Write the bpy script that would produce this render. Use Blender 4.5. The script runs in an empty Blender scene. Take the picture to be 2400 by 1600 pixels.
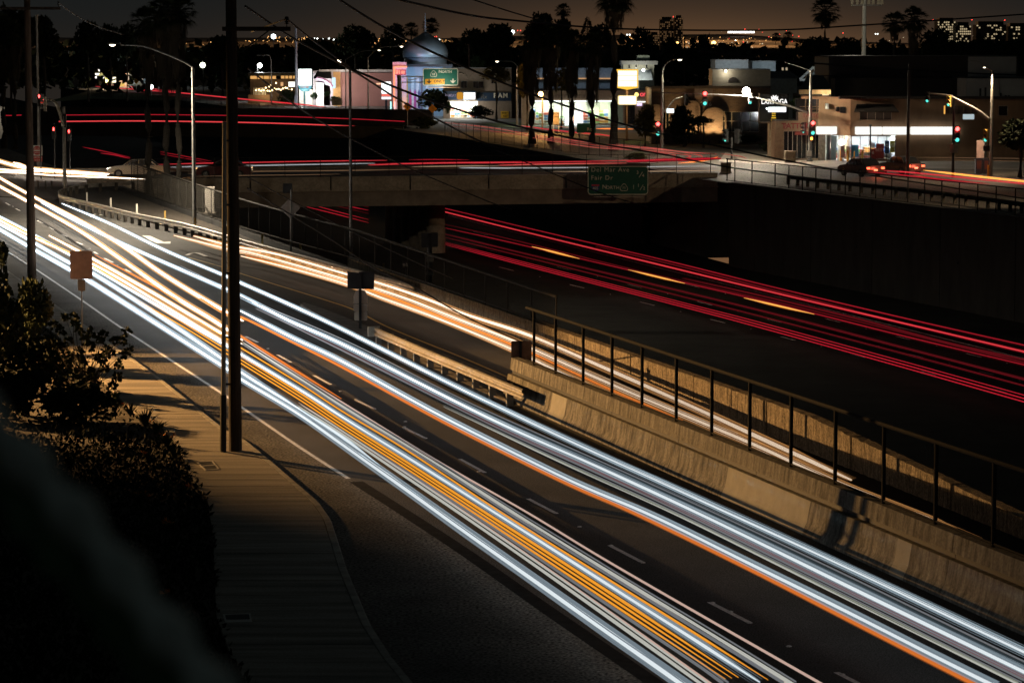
import bpy, math, random
from mathutils import Vector, Matrix
random.seed(7)
PI = math.pi
SC = bpy.context.scene
COL = SC.collection

# ------------------------------------------------------------------ camera
CAM_H = 10.5
F = 6666.7                       # focal length in pixels of the 2400 wide photograph (100 mm on 36 mm)
TH = math.atan((800 - 112) / F)  # downward pitch, horizon at y = 112
camd = bpy.data.cameras.new('camera'); cam = bpy.data.objects.new('camera', camd); COL.objects.link(cam)
cam.location = (0, 0, CAM_H); cam.rotation_euler = (PI / 2 - TH, 0, 0)
camd.lens = 100; camd.sensor_width = 36; camd.clip_start = 0.2; camd.clip_end = 20000
camd.dof.use_dof = True; camd.dof.focus_distance = 95; camd.dof.aperture_fstop = 4.0
SC.camera = cam

# ------------------------------------------------------------------ night sky
W = bpy.data.worlds.new('World'); SC.world = W; W.use_nodes = True
wt = W.node_tree; wt.nodes.clear()
def wn(t, **k):
    n = wt.nodes.new(t)
    for a, b in k.items(): setattr(n, a, b)
    return n
def wmath(op, a, b=None):
    n = wn('ShaderNodeMath', operation=op)
    for i, v in enumerate((a, b)):
        if v is None: continue
        if isinstance(v, (int, float)): n.inputs[i].default_value = v
        else: wt.links.new(v, n.inputs[i])
    return n.outputs[0]
tc = wn('ShaderNodeTexCoord'); sx = wn('ShaderNodeSeparateXYZ'); wt.links.new(tc.outputs['Generated'], sx.inputs[0])
elev = wmath('MAXIMUM', sx.outputs[2], 0.0)
g1 = wmath('EXPONENT', wmath('MULTIPLY', elev, -1 / 0.0105))
az = wmath('SUBTRACT', sx.outputs[0], 0.055)
g2 = wmath('EXPONENT', wmath('MULTIPLY', wmath('MULTIPLY', az, az), -1 / 0.0085))
g3 = wmath('ADD', wmath('MULTIPLY', g2, 0.95), 0.06)
glow = wmath('MULTIPLY', g1, g3)
sky = wn('ShaderNodeTexSky'); sky.sky_type = 'NISHITA'; sky.sun_disc = False
sky.sun_elevation = math.radians(-5.0); sky.sun_rotation = math.radians(4); sky.dust_density = 3
b0 = wn('ShaderNodeBackground'); wt.links.new(sky.outputs[0], b0.inputs[0]); b0.inputs[1].default_value = 0.05
b1 = wn('ShaderNodeBackground'); b1.inputs[0].default_value = (0.0078, 0.0100, 0.0104, 1); b1.inputs[1].default_value = 1.0
b2 = wn('ShaderNodeBackground'); b2.inputs[0].default_value = (0.155, 0.072, 0.026, 1); wt.links.new(glow, b2.inputs[1])
a1 = wn('ShaderNodeAddShader'); a2 = wn('ShaderNodeAddShader'); wo = wn('ShaderNodeOutputWorld')
wt.links.new(b0.outputs[0], a1.inputs[0]); wt.links.new(b1.outputs[0], a1.inputs[1])
wt.links.new(a1.outputs[0], a2.inputs[0]); wt.links.new(b2.outputs[0], a2.inputs[1]); wt.links.new(a2.outputs[0], wo.inputs[0])

SC.view_settings.view_transform = 'Standard'; SC.view_settings.look = 'None'
SC.view_settings.exposure = 0; SC.view_settings.gamma = 1; SC.view_settings.use_curve_mapping = False
SC.render.engine = 'CYCLES'
SC.cycles.use_denoising = True
SC.cycles.max_bounces = 6; SC.cycles.diffuse_bounces = 2; SC.cycles.glossy_bounces = 3
SC.cycles.transmission_bounces = 4; SC.cycles.transparent_max_bounces = 12
SC.cycles.sample_clamp_indirect = 3.0; SC.cycles.caustics_reflective = False; SC.cycles.caustics_refractive = False

# ------------------------------------------------------------------ rays of the photograph -> places in the world
ct, st = math.cos(TH), math.sin(TH)
def ray(px, py):
    x, y = (px - 1200) / F, (800 - py) / F
    return Vector((x, ct + y * st, -st + y * ct))
def P(px, py, z=0.0):
    d = ray(px, py); t = (z - CAM_H) / d.z
    return Vector((d.x * t, d.y * t, z))
def D(px, py, Y):
    d = ray(px, py); t = Y / d.y
    return Vector((d.x * t, Y, CAM_H + d.z * t))
def dist_at(py, z=0.0): return P(1200, py, z).y
def ramp_z(Y): return 0.0 if Y > 90 else -(90 - Y) * 0.012
def PR(px, py, h):
    z = h
    for _ in range(6):
        p = P(px, py, z); z = ramp_z(p.y) + h
    return P(px, py, z)
def line_x(Y, off=0.0): return 0.05 - 0.272 * (Y - 84.6) + off     # plan line of the near barrier, and lines parallel to it
def interp(pts, v, k=1, o=0):
    pts = sorted(pts, key=lambda p: p[k])
    if v <= pts[0][k]: a, b = pts[0], pts[1]
    elif v >= pts[-1][k]: a, b = pts[-2], pts[-1]
    else:
        for a, b in zip(pts, pts[1:]):
            if a[k] <= v <= b[k]: break
    t = (v - a[k]) / ((b[k] - a[k]) or 1e-9)
    return a[o] + (b[o] - a[o]) * t
def smooth(pts, n=6):
    if len(pts) < 3: return [Vector(p) for p in pts]
    q = [Vector(p) for p in pts]; q = [q[0] * 2 - q[1]] + q + [q[-1] * 2 - q[-2]]
    out = []
    for i in range(1, len(q) - 2):
        p0, p1, p2, p3 = q[i - 1:i + 3]
        for s in range(n):
            t = s / n
            out.append(0.5 * ((2 * p1) + (p2 - p0) * t + (2 * p0 - 5 * p1 + 4 * p2 - p3) * t * t + (3 * p1 - p0 - 3 * p2 + p3) * t ** 3))
    out.append(q[-2]); return out

# ------------------------------------------------------------------ materials
MATS = {}
def M(name, col, rough=0.75, metal=0.0, var=0.25, scale=3.0, bump=0.0, stretch=(1, 1, 1), spec=0.4, fine=0.0, fscale=60.0):
    if name in MATS: return MATS[name]
    m = bpy.data.materials.new(name); m.use_nodes = True; t = m.node_tree; b = t.nodes['Principled BSDF']
    b.inputs['Roughness'].default_value = rough; b.inputs['Metallic'].default_value = metal; b.inputs['Specular IOR Level'].default_value = spec
    tcn = t.nodes.new('ShaderNodeTexCoord'); mp = t.nodes.new('ShaderNodeMapping'); mp.inputs['Scale'].default_value = stretch
    t.links.new(tcn.outputs['Object'], mp.inputs[0])
    nz = t.nodes.new('ShaderNodeTexNoise'); nz.inputs['Scale'].default_value = scale; nz.inputs['Detail'].default_value = 6; nz.inputs['Roughness'].default_value = 0.62
    t.links.new(mp.outputs[0], nz.inputs['Vector'])
    cr = t.nodes.new('ShaderNodeValToRGB'); cr.color_ramp.elements[0].position = 0.3; cr.color_ramp.elements[1].position = 0.7
    cr.color_ramp.elements[0].color = tuple(c * (1 - var) for c in col) + (1,); cr.color_ramp.elements[1].color = tuple(min(1, c * (1 + var)) for c in col) + (1,)
    t.links.new(nz.outputs[0], cr.inputs[0]); outc = cr.outputs[0]; hgt = nz.outputs[0]
    if fine:
        n2 = t.nodes.new('ShaderNodeTexNoise'); n2.inputs['Scale'].default_value = fscale; n2.inputs['Detail'].default_value = 3
        t.links.new(tcn.outputs['Object'], n2.inputs['Vector'])
        mx = t.nodes.new('ShaderNodeMix'); mx.data_type = 'RGBA'; mx.blend_type = 'MULTIPLY'; mx.inputs['Factor'].default_value = 1
        r2 = t.nodes.new('ShaderNodeValToRGB'); r2.color_ramp.elements[0].position = 0.35; r2.color_ramp.elements[1].position = 0.65
        r2.color_ramp.elements[0].color = (1 - fine,) * 3 + (1,); r2.color_ramp.elements[1].color = (1 + fine,) * 3 + (1,)
        t.links.new(n2.outputs[0], r2.inputs[0]); t.links.new(outc, mx.inputs['A']); t.links.new(r2.outputs[0], mx.inputs['B']); outc = mx.outputs['Result']; hgt = n2.outputs[0]
    t.links.new(outc, b.inputs['Base Color'])
    if bump:
        bp = t.nodes.new('ShaderNodeBump'); bp.inputs['Strength'].default_value = bump; bp.inputs['Distance'].default_value = 0.02
        t.links.new(hgt, bp.inputs['Height']); t.links.new(bp.outputs[0], b.inputs['Normal'])
    MATS[name] = m; return m
def E(name, col, s=1.0, far=None, y0=55.0, y1=150.0):
    """a surface that gives off light; 'far' = strength where a head lamp is seen more nearly head-on, further up the road"""
    if name in MATS: return MATS[name]
    m = bpy.data.materials.new(name); m.use_nodes = True; t = m.node_tree; t.nodes.clear()
    e = t.nodes.new('ShaderNodeEmission'); o = t.nodes.new('ShaderNodeOutputMaterial'); e.inputs[0].default_value = tuple(col) + (1,); e.inputs[1].default_value = s
    if far is not None:
        g = t.nodes.new('ShaderNodeNewGeometry'); x = t.nodes.new('ShaderNodeSeparateXYZ'); r = t.nodes.new('ShaderNodeMapRange'); r.interpolation_type = 'SMOOTHSTEP'
        t.links.new(g.outputs['Position'], x.inputs[0]); t.links.new(x.outputs[1], r.inputs[0])
        r.inputs[1].default_value = y0; r.inputs[2].default_value = y1; r.inputs[3].default_value = s; r.inputs[4].default_value = far
        t.links.new(r.outputs[0], e.inputs[1])
    t.links.new(e.outputs[0], o.inputs[0]); MATS[name] = m; return m
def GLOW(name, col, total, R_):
    """soft edge of a light trail: lens bloom imitated by a thin emissive cylinder, additive like the long exposure itself"""
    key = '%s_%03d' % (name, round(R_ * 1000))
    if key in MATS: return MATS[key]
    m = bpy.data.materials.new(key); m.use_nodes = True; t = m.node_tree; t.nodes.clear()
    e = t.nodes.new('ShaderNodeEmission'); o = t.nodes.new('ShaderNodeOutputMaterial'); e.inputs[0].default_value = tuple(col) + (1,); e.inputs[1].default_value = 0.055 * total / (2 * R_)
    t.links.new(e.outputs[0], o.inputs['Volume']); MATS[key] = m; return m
def GLASS(name, tint=(0.03, 0.035, 0.04), mix=0.12):
    if name in MATS: return MATS[name]
    m = bpy.data.materials.new(name); m.use_nodes = True; t = m.node_tree; t.nodes.clear()
    tr = t.nodes.new('ShaderNodeBsdfTransparent'); gl = t.nodes.new('ShaderNodeBsdfGlossy'); gl.inputs['Roughness'].default_value = 0.05
    mx = t.nodes.new('ShaderNodeMixShader'); mx.inputs[0].default_value = mix; o = t.nodes.new('ShaderNodeOutputMaterial')
    tr.inputs[0].default_value = (0.92, 0.95, 0.94, 1)
    t.links.new(tr.outputs[0], mx.inputs[1]); t.links.new(gl.outputs[0], mx.inputs[2]); t.links.new(mx.outputs[0], o.inputs[0]); MATS[name] = m; return m
def BRICK(name, c1, c2, mortar, scale=1.0):
    if name in MATS: return MATS[name]
    m = M(name, c1, 0.85); t = m.node_tree; b = t.nodes['Principled BSDF']
    br = t.nodes.new('ShaderNodeTexBrick'); tcn = t.nodes.new('ShaderNodeTexCoord'); mp = t.nodes.new('ShaderNodeMapping'); mp.inputs['Rotation'].default_value = (PI / 2, 0, 0)
    t.links.new(tcn.outputs['Object'], mp.inputs[0]); t.links.new(mp.outputs[0], br.inputs['Vector'])
    br.inputs['Color1'].default_value = c1 + (1,); br.inputs['Color2'].default_value = c2 + (1,); br.inputs['Mortar'].default_value = mortar + (1,)
    br.inputs['Scale'].default_value = scale; br.inputs['Brick Width'].default_value = 0.42; br.inputs['Row Height'].default_value = 0.16; br.inputs['Mortar Size'].default_value = 0.014
    t.links.new(br.outputs[0], b.inputs['Base Color']); return m

asphalt = M('asphalt', (0.048, 0.047, 0.045), 0.8, var=0.3, scale=0.35, bump=0.0, fine=0.9, fscale=34, spec=0.15)
asphalt_dark = M('asphalt_dark', (0.026, 0.025, 0.023), 0.95, var=0.3, scale=0.4, bump=0.4, fine=0.55, fscale=30, spec=0.08)
concrete = M('concrete', (0.30, 0.27, 0.23), 0.85, var=0.35, scale=1.2, bump=0.3, fine=0.18, fscale=25)
conc_stain = M('concrete_stained', (0.140, 0.134, 0.118), 0.9, var=0.8, scale=2.6, bump=0.35, stretch=(2.2, 2.2, 0.35), fine=0.25, fscale=18)
conc_patch = M('concrete_patch', (0.29, 0.28, 0.24), 0.85, var=0.15, scale=3, bump=0.2)
conc_ribbed = M('concrete_fluted', (0.22, 0.185, 0.14), 0.9, var=0.7, scale=5.5, bump=0.7, stretch=(2.6, 2.6, 0.4), fine=0.35, fscale=14)
conc_walk = M('concrete_walk', (0.28, 0.25, 0.21), 0.85, var=0.5, scale=1.0, bump=0.05, stretch=(0.22, 2.6, 1), fine=0.2, fscale=24)  # streaks across the walk imitate shadows, put into the colour
soil = M('soil', (0.075, 0.06, 0.045), 0.95, var=0.5, scale=1.6, bump=0.6, fine=0.4, fscale=12)
ground_m = M('ground_dark', (0.075, 0.070, 0.062), 0.95, var=0.4, scale=0.06, bump=0.2, fine=0.3, fscale=4)
lawn_m = M('lawn', (0.05, 0.075, 0.018), 0.9, var=0.5, scale=3, bump=0.6, fine=0.5, fscale=20)
paint_w = M('road_paint_white', (0.72, 0.71, 0.68), 0.55, var=0.3, scale=6, fine=0.25, fscale=30)
paint_y = M('road_paint_yellow', (0.62, 0.40, 0.07), 0.6, var=0.3, scale=6)
wood = M('wood_pole', (0.060, 0.043, 0.030), 0.9, var=0.5, scale=5, bump=0.5, stretch=(3, 3, 0.2))
galv = M('galvanised_steel', (0.24, 0.24, 0.225), 0.5, metal=0.6, var=0.25, scale=5)
rail_m = M('guardrail_steel', (0.30, 0.285, 0.26), 0.5, metal=0.5, var=0.35, scale=4, fine=0.2, fscale=20)
dark_m = M('dark_metal', (0.025, 0.026, 0.027), 0.6, metal=0.2, var=0.3)
paintmetal = M('painted_steel', (0.30, 0.29, 0.26), 0.6, var=0.2)
alum = M('aluminium_sign_back', (0.30, 0.27, 0.25), 0.5, metal=0.35, var=0.2, scale=4)
bark = M('bark', (0.05, 0.042, 0.032), 0.95, var=0.5, scale=8, bump=0.6)
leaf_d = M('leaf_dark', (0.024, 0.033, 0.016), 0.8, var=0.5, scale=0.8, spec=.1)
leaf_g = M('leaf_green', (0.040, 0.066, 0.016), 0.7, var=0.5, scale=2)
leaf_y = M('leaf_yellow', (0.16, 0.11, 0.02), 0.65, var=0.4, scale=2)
frond_dry = M('dry_frond', (0.06, 0.048, 0.032), 0.9, var=0.4, scale=2)
black = M('black_paint', (0.012, 0.013, 0.013), 0.6, var=0.2)
green_sign = M('sign_green', (0.010, 0.085, 0.062), 0.45, var=0.1)
white_sign = M('sign_white', (0.70, 0.69, 0.62), 0.5, var=0.08)
yellow_sign = M('sign_yellow', (0.75, 0.36, 0.02), 0.5, var=0.1)
red_sign = M('sign_red', (0.50, 0.04, 0.03), 0.5, var=0.15)
blue_sign = M('sign_blue', (0.03, 0.07, 0.22), 0.5, var=0.1)
glass = GLASS('window_glass')
darkglass = M('dark_glass', (0.015, 0.018, 0.02), 0.08, var=0.1, spec=0.7)

# ------------------------------------------------------------------ mesh builder
class MB:
    def __init__(s): s.v = []; s.f = []
    def add(s, vs, fs):
        o = len(s.v); s.v += [tuple(x) for x in vs]; s.f += [tuple(i + o for i in f) for f in fs]; return s
    def box(s, c, d, rz=0.0, m=None):
        hx, hy, hz = d[0] / 2, d[1] / 2, d[2] / 2
        vs = [Vector((x, y, z)) for z in (-hz, hz) for y in (-hy, hy) for x in (-hx, hx)]
        R = m if m is not None else Matrix.Rotation(rz, 3, 'Z')
        c = Vector(c)
        return s.add([R @ v + c for v in vs], [(0, 2, 3, 1), (4, 5, 7, 6), (0, 1, 5, 4), (2, 6, 7, 3), (0, 4, 6, 2), (1, 3, 7, 5)])
    def span(s, a, b):
        a, b = Vector(a), Vector(b); return s.box((a + b) / 2, [abs(x) for x in (b - a)])
    def tube(s, pts, r, n=6, cap=True):
        pts = [Vector(p) for p in pts]; k = len(pts)
        rs = r if isinstance(r, (list, tuple)) else [r] * k
        o = len(s.v); up = Vector((0, 0, 1))
        for i, p in enumerate(pts):
            d = (pts[min(i + 1, k - 1)] - pts[max(i - 1, 0)])
            d = d.normalized() if d.length > 1e-9 else Vector((0, 0, 1))
            u = d.cross(up)
            if u.length < 1e-3: u = d.cross(Vector((0, 1, 0)))
            u.normalize(); w = u.cross(d)
            for j in range(n):
                a = 2 * PI * j / n; s.v.append(tuple(p + (u * math.cos(a) + w * math.sin(a)) * rs[i]))
        for i in range(k - 1):
            for j in range(n):
                a, b = o + i * n + j, o + i * n + (j + 1) % n
                s.f.append((a, b, b + n, a + n))
        if cap: s.f.append(tuple(o + j for j in range(n))[::-1]); s.f.append(tuple(o + (k - 1) * n + j for j in range(n)))
        return s
    def ribbon(s, pts, w, dz=0.0, up=Vector((0, 0, 1))):
        pts = [Vector(p) for p in pts]; o = len(s.v); k = len(pts)
        for i, p in enumerate(pts):
            d = (pts[min(i + 1, k - 1)] - pts[max(i - 1, 0)]).normalized(); u = d.cross(up).normalized() * (w / 2)
            s.v += [tuple(p - u + up * dz), tuple(p + u + up * dz)]
        for i in range(k - 1): a = o + 2 * i; s.f.append((a, a + 1, a + 3, a + 2))
        return s
    def sweep(s, path, prof, closed=True):
        """prof: (offset sideways, height) pairs carried along path"""
        path = [Vector(p) for p in path]; o = len(s.v); k = len(path); n = len(prof)
        for i, p in enumerate(path):
            d = (path[min(i + 1, k - 1)] - path[max(i - 1, 0)]); d.z = 0; d.normalize(); u = Vector((d.y, -d.x, 0))
            for a, h in prof: s.v.append(tuple(p + u * a + Vector((0, 0, h))))
        for i in range(k - 1):
            for j in range(n if closed else n - 1):
                a, b = o + i * n + j, o + i * n + (j + 1) % n
                s.f.append((a, b, b + n, a + n))
        if closed: s.f.append(tuple(o + j for j in range(n))[::-1]); s.f.append(tuple(o + (k - 1) * n + j for j in range(n)))
        return s
    def prism(s, poly, z0, z1):
        n = len(poly); vs = [(p[0], p[1], z0) for p in poly] + [(p[0], p[1], z1) for p in poly]
        return s.add(vs, [tuple(range(n))[::-1], tuple(range(n, 2 * n))] + [(i, (i + 1) % n, (i + 1) % n + n, i + n) for i in range(n)])
    def plate(s, poly, Y, th=0.03):
        """outline of (x, z) pairs facing the camera side, given thickness"""
        n = len(poly); vs = [(p[0], Y, p[1]) for p in poly] + [(p[0], Y + th, p[1]) for p in poly]
        return s.add(vs, [tuple(range(n)), tuple(range(n, 2 * n))[::-1]] + [(i, i + n, (i + 1) % n + n, (i + 1) % n) for i in range(n)])
    def lathe(s, prof, c=(0, 0, 0), n=24):
        o = len(s.v); c = Vector(c)
        for r, z in prof:
            for j in range(n): a = 2 * PI * j / n; s.v.append(tuple(c + Vector((r * math.cos(a), r * math.sin(a), z))))
        for i in range(len(prof) - 1):
            for j in range(n):
                a, b = o + i * n + j, o + i * n + (j + 1) % n; s.f.append((a, b, b + n, a + n))
        return s
    def ball(s, c, r, n=8):
        k = max(4, n // 2); return s.lathe([(r * math.sin(PI * i / k), -r * math.cos(PI * i / k)) for i in range(k + 1)], c, n)
    def octa(s, c, r):
        c = Vector(c); v = [c + Vector(d) * r for d in ((1, 0, 0), (-1, 0, 0), (0, 1, 0), (0, -1, 0), (0, 0, 1), (0, 0, -1))]
        return s.add(v, [(0, 2, 4), (2, 1, 4), (1, 3, 4), (3, 0, 4), (2, 0, 5), (1, 2, 5), (3, 1, 5), (0, 3, 5)])
    def leaf(s, c, d, w, l, rnd):
        d = Vector(d).normalized(); u = d.cross(Vector((rnd.uniform(-1, 1), rnd.uniform(-1, 1), rnd.uniform(-1, 1)))).normalized() * w
        c = Vector(c); return s.add([c, c + d * l * .5 + u, c + d * l, c + d * l * .5 - u], [(0, 1, 2, 3)])
    def mesh(s, name, mat, sm=False):
        me = bpy.data.meshes.new(name); me.from_pydata(s.v, [], s.f); me.materials.append(mat)
        if sm: me.polygons.foreach_set('use_smooth', [True] * len(me.polygons))
        me.update(); return me
    def build(s, name, mat, parent=None, sm=False, kind=None, label=None):
        o = bpy.data.objects.new(name, s.mesh(name, mat, sm)); COL.objects.link(o)
        if parent: o.parent = parent; o.matrix_parent_inverse = parent_inv(parent)
        if kind: o['kind'] = kind
        if label: o['label'] = label
        return o
def parent_inv(p):
    return Matrix.Identity(4) if p.parent else Matrix.Translation(-Vector(p.location))
# every part is modelled in world coordinates; a thing's Empty sits at its base and its parts keep their world place
def tag(o, label, cat, group=None):
    o['label'] = label; o['category'] = cat
    if group: o['group'] = group
    return o
def thing(name, label, cat, loc, group=None):
    o = bpy.data.objects.new(name, None); o.empty_display_size = 0.3; COL.objects.link(o); o.location = Vector(loc); return tag(o, label, cat, group)
def struct(name, mb, mat, sm=False): o = mb.build(name, mat, sm=sm); o['kind'] = 'structure'; return o
def stuff(name, mb, mat, parent=None): return mb.build(name, mat, parent, kind='stuff')
def part_inst(me, name, parent, loc, rz=0.0, sc=(1, 1, 1)):
    o = bpy.data.objects.new(name, me); COL.objects.link(o); o.parent = parent; o.matrix_parent_inverse = parent_inv(parent)
    o.location = loc; o.rotation_euler = (0, 0, rz); o.scale = sc; return o
def lamp(loc, col, power, parent=None, r=0.25, spot=None, aim=None, name='lamp_light'):
    l = bpy.data.lights.new(name, 'SPOT' if spot else 'POINT'); l.color = col; l.energy = power; l.shadow_soft_size = r
    o = bpy.data.objects.new(name, l); COL.objects.link(o)
    if spot: l.spot_size = math.radians(spot); l.spot_blend = 0.6; o.rotation_euler = (Vector(aim) - Vector(loc)).to_track_quat('-Z', 'Y').to_euler()
    o.location = loc
    if parent: o.parent = parent; o.matrix_parent_inverse = parent_inv(parent)
    return o
def text(s, size, loc, mat, parent, name='lettering', align='LEFT', ext=0.012, bold=0.0, sx=1.0, spacing=1.0, shear=0.0):
    c = bpy.data.curves.new('t', 'FONT'); c.body = s; c.size = size; c.extrude = ext; c.align_x = align; c.align_y = 'BOTTOM_BASELINE' if False else 'BOTTOM'
    c.offset = bold; c.space_character = spacing; c.shear = shear
    to = bpy.data.objects.new('t', c); COL.objects.link(to); bpy.context.view_layer.update()
    me = bpy.data.meshes.new_from_object(to.evaluated_get(bpy.context.evaluated_depsgraph_get())); bpy.data.objects.remove(to); bpy.data.curves.remove(c)
    me.materials.clear(); me.materials.append(mat)
    me.transform(Matrix.Translation(Vector(loc)) @ Matrix.Rotation(PI / 2, 4, 'X') @ Matrix.Diagonal((sx, 1, 1, 1)))
    o = bpy.data.objects.new(name, me); COL.objects.link(o); o.parent = parent; o.matrix_parent_inverse = parent_inv(parent); return o
def rrect(x0, z0, x1, z1, r, n=5):
    out = []
    for cx, cz, a0 in ((x1 - r, z0 + r, -PI / 2), (x1 - r, z1 - r, 0), (x0 + r, z1 - r, PI / 2), (x0 + r, z0 + r, PI)):
        for i in range(n + 1): a = a0 + PI / 2 * i / n; out.append((cx + r * math.cos(a), cz + r * math.sin(a)))
    return out

#==STRUCTURE==
# ------------------------------------------------------------------ ground, trench, roads
def trench_right(Y): return interp([(57.0, 97.0), (31.7, 176.0), (16.3, 224.0), (-7.6, 340.0), (-15.7, 372.0), (-73.0, 600.0), (-180, 1000)], Y)
Ys = [-60, 0, 30, 60, 90]
gl = MB()
poly = [(-900, -60)] + [(line_x(Y, 0.42), Y) for Y in (-60, 0, 40, 90)] + [(line_x(90, 5.2), 90.0)] + [(line_x(Y, 5.2), Y) for Y in (130, 180, 224, 300, 400, 600)] + [(line_x(1000, 5.2), 1000), (-900, 1000)]
gl.add([(x, y, 0) for x, y in poly], [tuple(range(len(poly)))])
gr = [(trench_right(Y), Y) for Y in (-60, 97, 176, 224, 340, 372, 600, 1000)]
poly2 = gr[:1] + [(900, -60), (900, 1000)] + gr[1:][::-1]
gl.add([(x, y, 0) for x, y in poly2], [tuple(range(len(poly2)))])
gl.add([(-9000, 1000, 0), (9000, 1000, 0), (9000, 9000, 0), (-9000, 9000, 0)], [(0, 1, 2, 3)])
struct('ground', gl, ground_m)
fw = MB(); n = 0
rows = (-60, 30, 97, 176, 224, 340, 372, 600, 1000)
vs = []
for Y in rows: vs += [(line_x(Y, 5.2) - 1, Y, -6.5), (trench_right(Y) + 1, Y, -6.5)]
fw.add(vs, [(2 * i, 2 * i + 1, 2 * i + 3, 2 * i + 2) for i in range(len(rows) - 1)])
freeway = struct('freeway', fw, asphalt_dark)
rm = MB(); rr = list(range(-30, 91, 6)); vs = []
for Y in rr: vs += [(line_x(Y, 0.42), Y, ramp_z(Y)), (line_x(Y, 5.2), Y, ramp_z(Y))]
rm.add(vs, [(2 * i, 2 * i + 1, 2 * i + 3, 2 * i + 2) for i in range(len(rr) - 1)])
struct('ramp_road', rm, asphalt_dark)
# frontage road sheet
kerb_px = [(-60, 580), (60, 662), (112, 700), (306, 836), (374, 884), (524, 1003), (575, 1030), (629, 1074), (697, 1132), (748, 1176), (775, 1215), (795, 1275), (812, 1330), (834, 1382), (868, 1461), (919, 1539), (970, 1600), (1040, 1690)]
left_px = [(-90, 640), (40, 720), (120, 775), (200, 850), (270, 920), (299, 955), (374, 992), (408, 1033), (425, 1060), (442, 1108), (486, 1166), (490, 1192), (500, 1270), (507, 1440), (524, 1491), (544, 1542), (578, 1600), (640, 1690)]
KW = [P(a, b, 0.12) for a, b in kerb_px]; LW = [P(a, b, 0.12) for a, b in left_px]
def kerb_x(Y): return interp(KW, Y)
def walk_x(Y): return interp(LW, Y)
fr = MB(); rows = [44, 48, 52, 56, 60, 64, 68, 72, 76, 80, 86, 90, 100, 120, 140, 160, 180, 200, 222]; vs = []
for Y in rows: vs += [(kerb_x(Y) - 0.3 if Y < 135 else kerb_x(Y) - (Y - 135) * 0.25, Y, 0.004), (line_x(Y, 0.30) if Y < 88.5 else line_x(Y, 5.0), Y, 0.004)]
fr.add(vs, [(2 * i, 2 * i + 1, 2 * i + 3, 2 * i + 2) for i in range(len(rows) - 1)])
frontage = struct('frontage_road', fr, asphalt)
# cross street, left and right of the overpass
cs = MB(); cs.add([(-120, 216, 0.008), (-33.5, 216, 0.008), (-33.5, 246, 0.008), (-120, 250, 0.008)], [(0, 1, 2, 3)])
cs.add([(17.2, 222, 0.008), (29, 186, 0.008), (70, 175, 0.008), (110, 240, 0.008), (70, 252, 0.008), (26, 262, 0.008), (2.5, 330, 0.008), (-1.5, 330, 0.008), (8, 268, 0.008)], [tuple(range(9))])
struct('cross_street', cs, M('street_asphalt', (0.10, 0.092, 0.08), 0.7, var=0.3, scale=0.3, bump=0.3, fine=0.35, fscale=15))
ss = MB(); a = [(2.4, 330.004), (-2.5, 352), (-11, 395), (-28, 455), (-70, 600), (-115, 760)]; b = [(-1.2, 330.004), (-6.9, 344), (-15.0, 385), (-36, 470), (-77, 612), (-122, 760)]
ss.add([(x + 6, y, 0.006) for x, y in a] + [(x + 0.4, y, 0.006) for x, y in b], [(i, i + 1, i + 7, i + 6) for i in range(5)])
struct('southbound_road', ss, M('street_asphalt', (0.1, 0.09, 0.08)))
fc = MB(); fc.add([P(1684, 378, .012), P(1800, 386, .012), P(1960, 392, .012), P(2400, 398, .012), P(2420, 377, .012), P(1960, 374, .012), P(1830, 364, .012), P(1700, 358, .012)], [tuple(range(8))])
struct('forecourt_pavement', fc, M('forecourt_concrete', (0.34, 0.31, 0.27), 0.8, var=0.2, scale=0.4, fine=0.15, fscale=8))
# lane markings on the frontage road
def mark(a, b, w, parent, mat=paint_w, z=0.009, name='lane_dash'):
    A, B = P(a[0], a[1], z), P(b[0], b[1], z); return MB().ribbon([A, B], w).build(name, mat, parent)
for a, b in (((575, 788), (604, 802)), ((650, 831), (682, 849)), ((735, 879), (775, 901)), ((834, 937), (876, 957)), ((946, 1001), (996, 1026)), ((1078, 1075), (1137, 1107)), ((1238, 1168), (1305, 1203)),
             ((1429, 1277), (1504, 1316)), ((1663, 1410), (1755, 1457)), ((1960, 1574), (2030, 1610)), ((13, 475), (23, 481)), ((37, 489), (47, 494)), ((87, 517), (101, 523)), ((115, 532), (126, 538)), ((145, 549), (158, 555)),
             ((179, 567), (193, 573)), ((220, 590), (229, 595)), ((245, 605), (265, 615)), ((293, 631), (306, 638)), ((355, 665), (372, 674)), ((452, 722), (474, 733))):
    mark(a, b, 0.11, frontage)
dot = MB().lathe([(0, 0.02), (0.035, 0.018), (0.05, 0.008), (0.055, 0)], n=8).mesh('road_stud', paint_w, True)
studs = [(628, 817), (798, 917), (950, 988), (1358, 1234), (1849, 1514), (1303, 1202), (1432, 1278), (1507, 1318), (1670, 1412), (1757, 1459), (1712, 1433), (1974, 1580), (834, 936), (878, 958), (948, 1000), (998, 1027), (276, 622), (210, 583), (30, 484), (1122, 1105)]
for a, b in studs: part_inst(dot, 'road_stud', frontage, P(a, b, 0.006))
MB().ribbon(smooth([P(a, b, 0.009) for a, b in ((-20, 566), (13, 587), (61, 617), (87, 633), (194, 705), (292, 773), (524, 924), (568, 955), (700, 1046), (817, 1121))]), 0.11).build('edge_line', paint_w, frontage)
MB().ribbon(smooth([P(a, b, 0.009) for a, b in ((441, 603), (522, 626), (571, 643), (650, 668), (760, 702), (830, 726), (900, 762), (980, 796), (1080, 836), (1205, 890))]), 0.11).build('yellow_line', paint_y, frontage)
def road_poly(name, pts, mat, parent, z=0.010): MB().add([P(a, b, z) for a, b in pts], [tuple(range(len(pts)))]).build(name, mat, parent)
road_poly('arrow_marking', [(333, 552), (352, 553), (384, 567), (400, 566), (399, 571), (368, 570), (352, 563)], paint_w, frontage)
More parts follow.
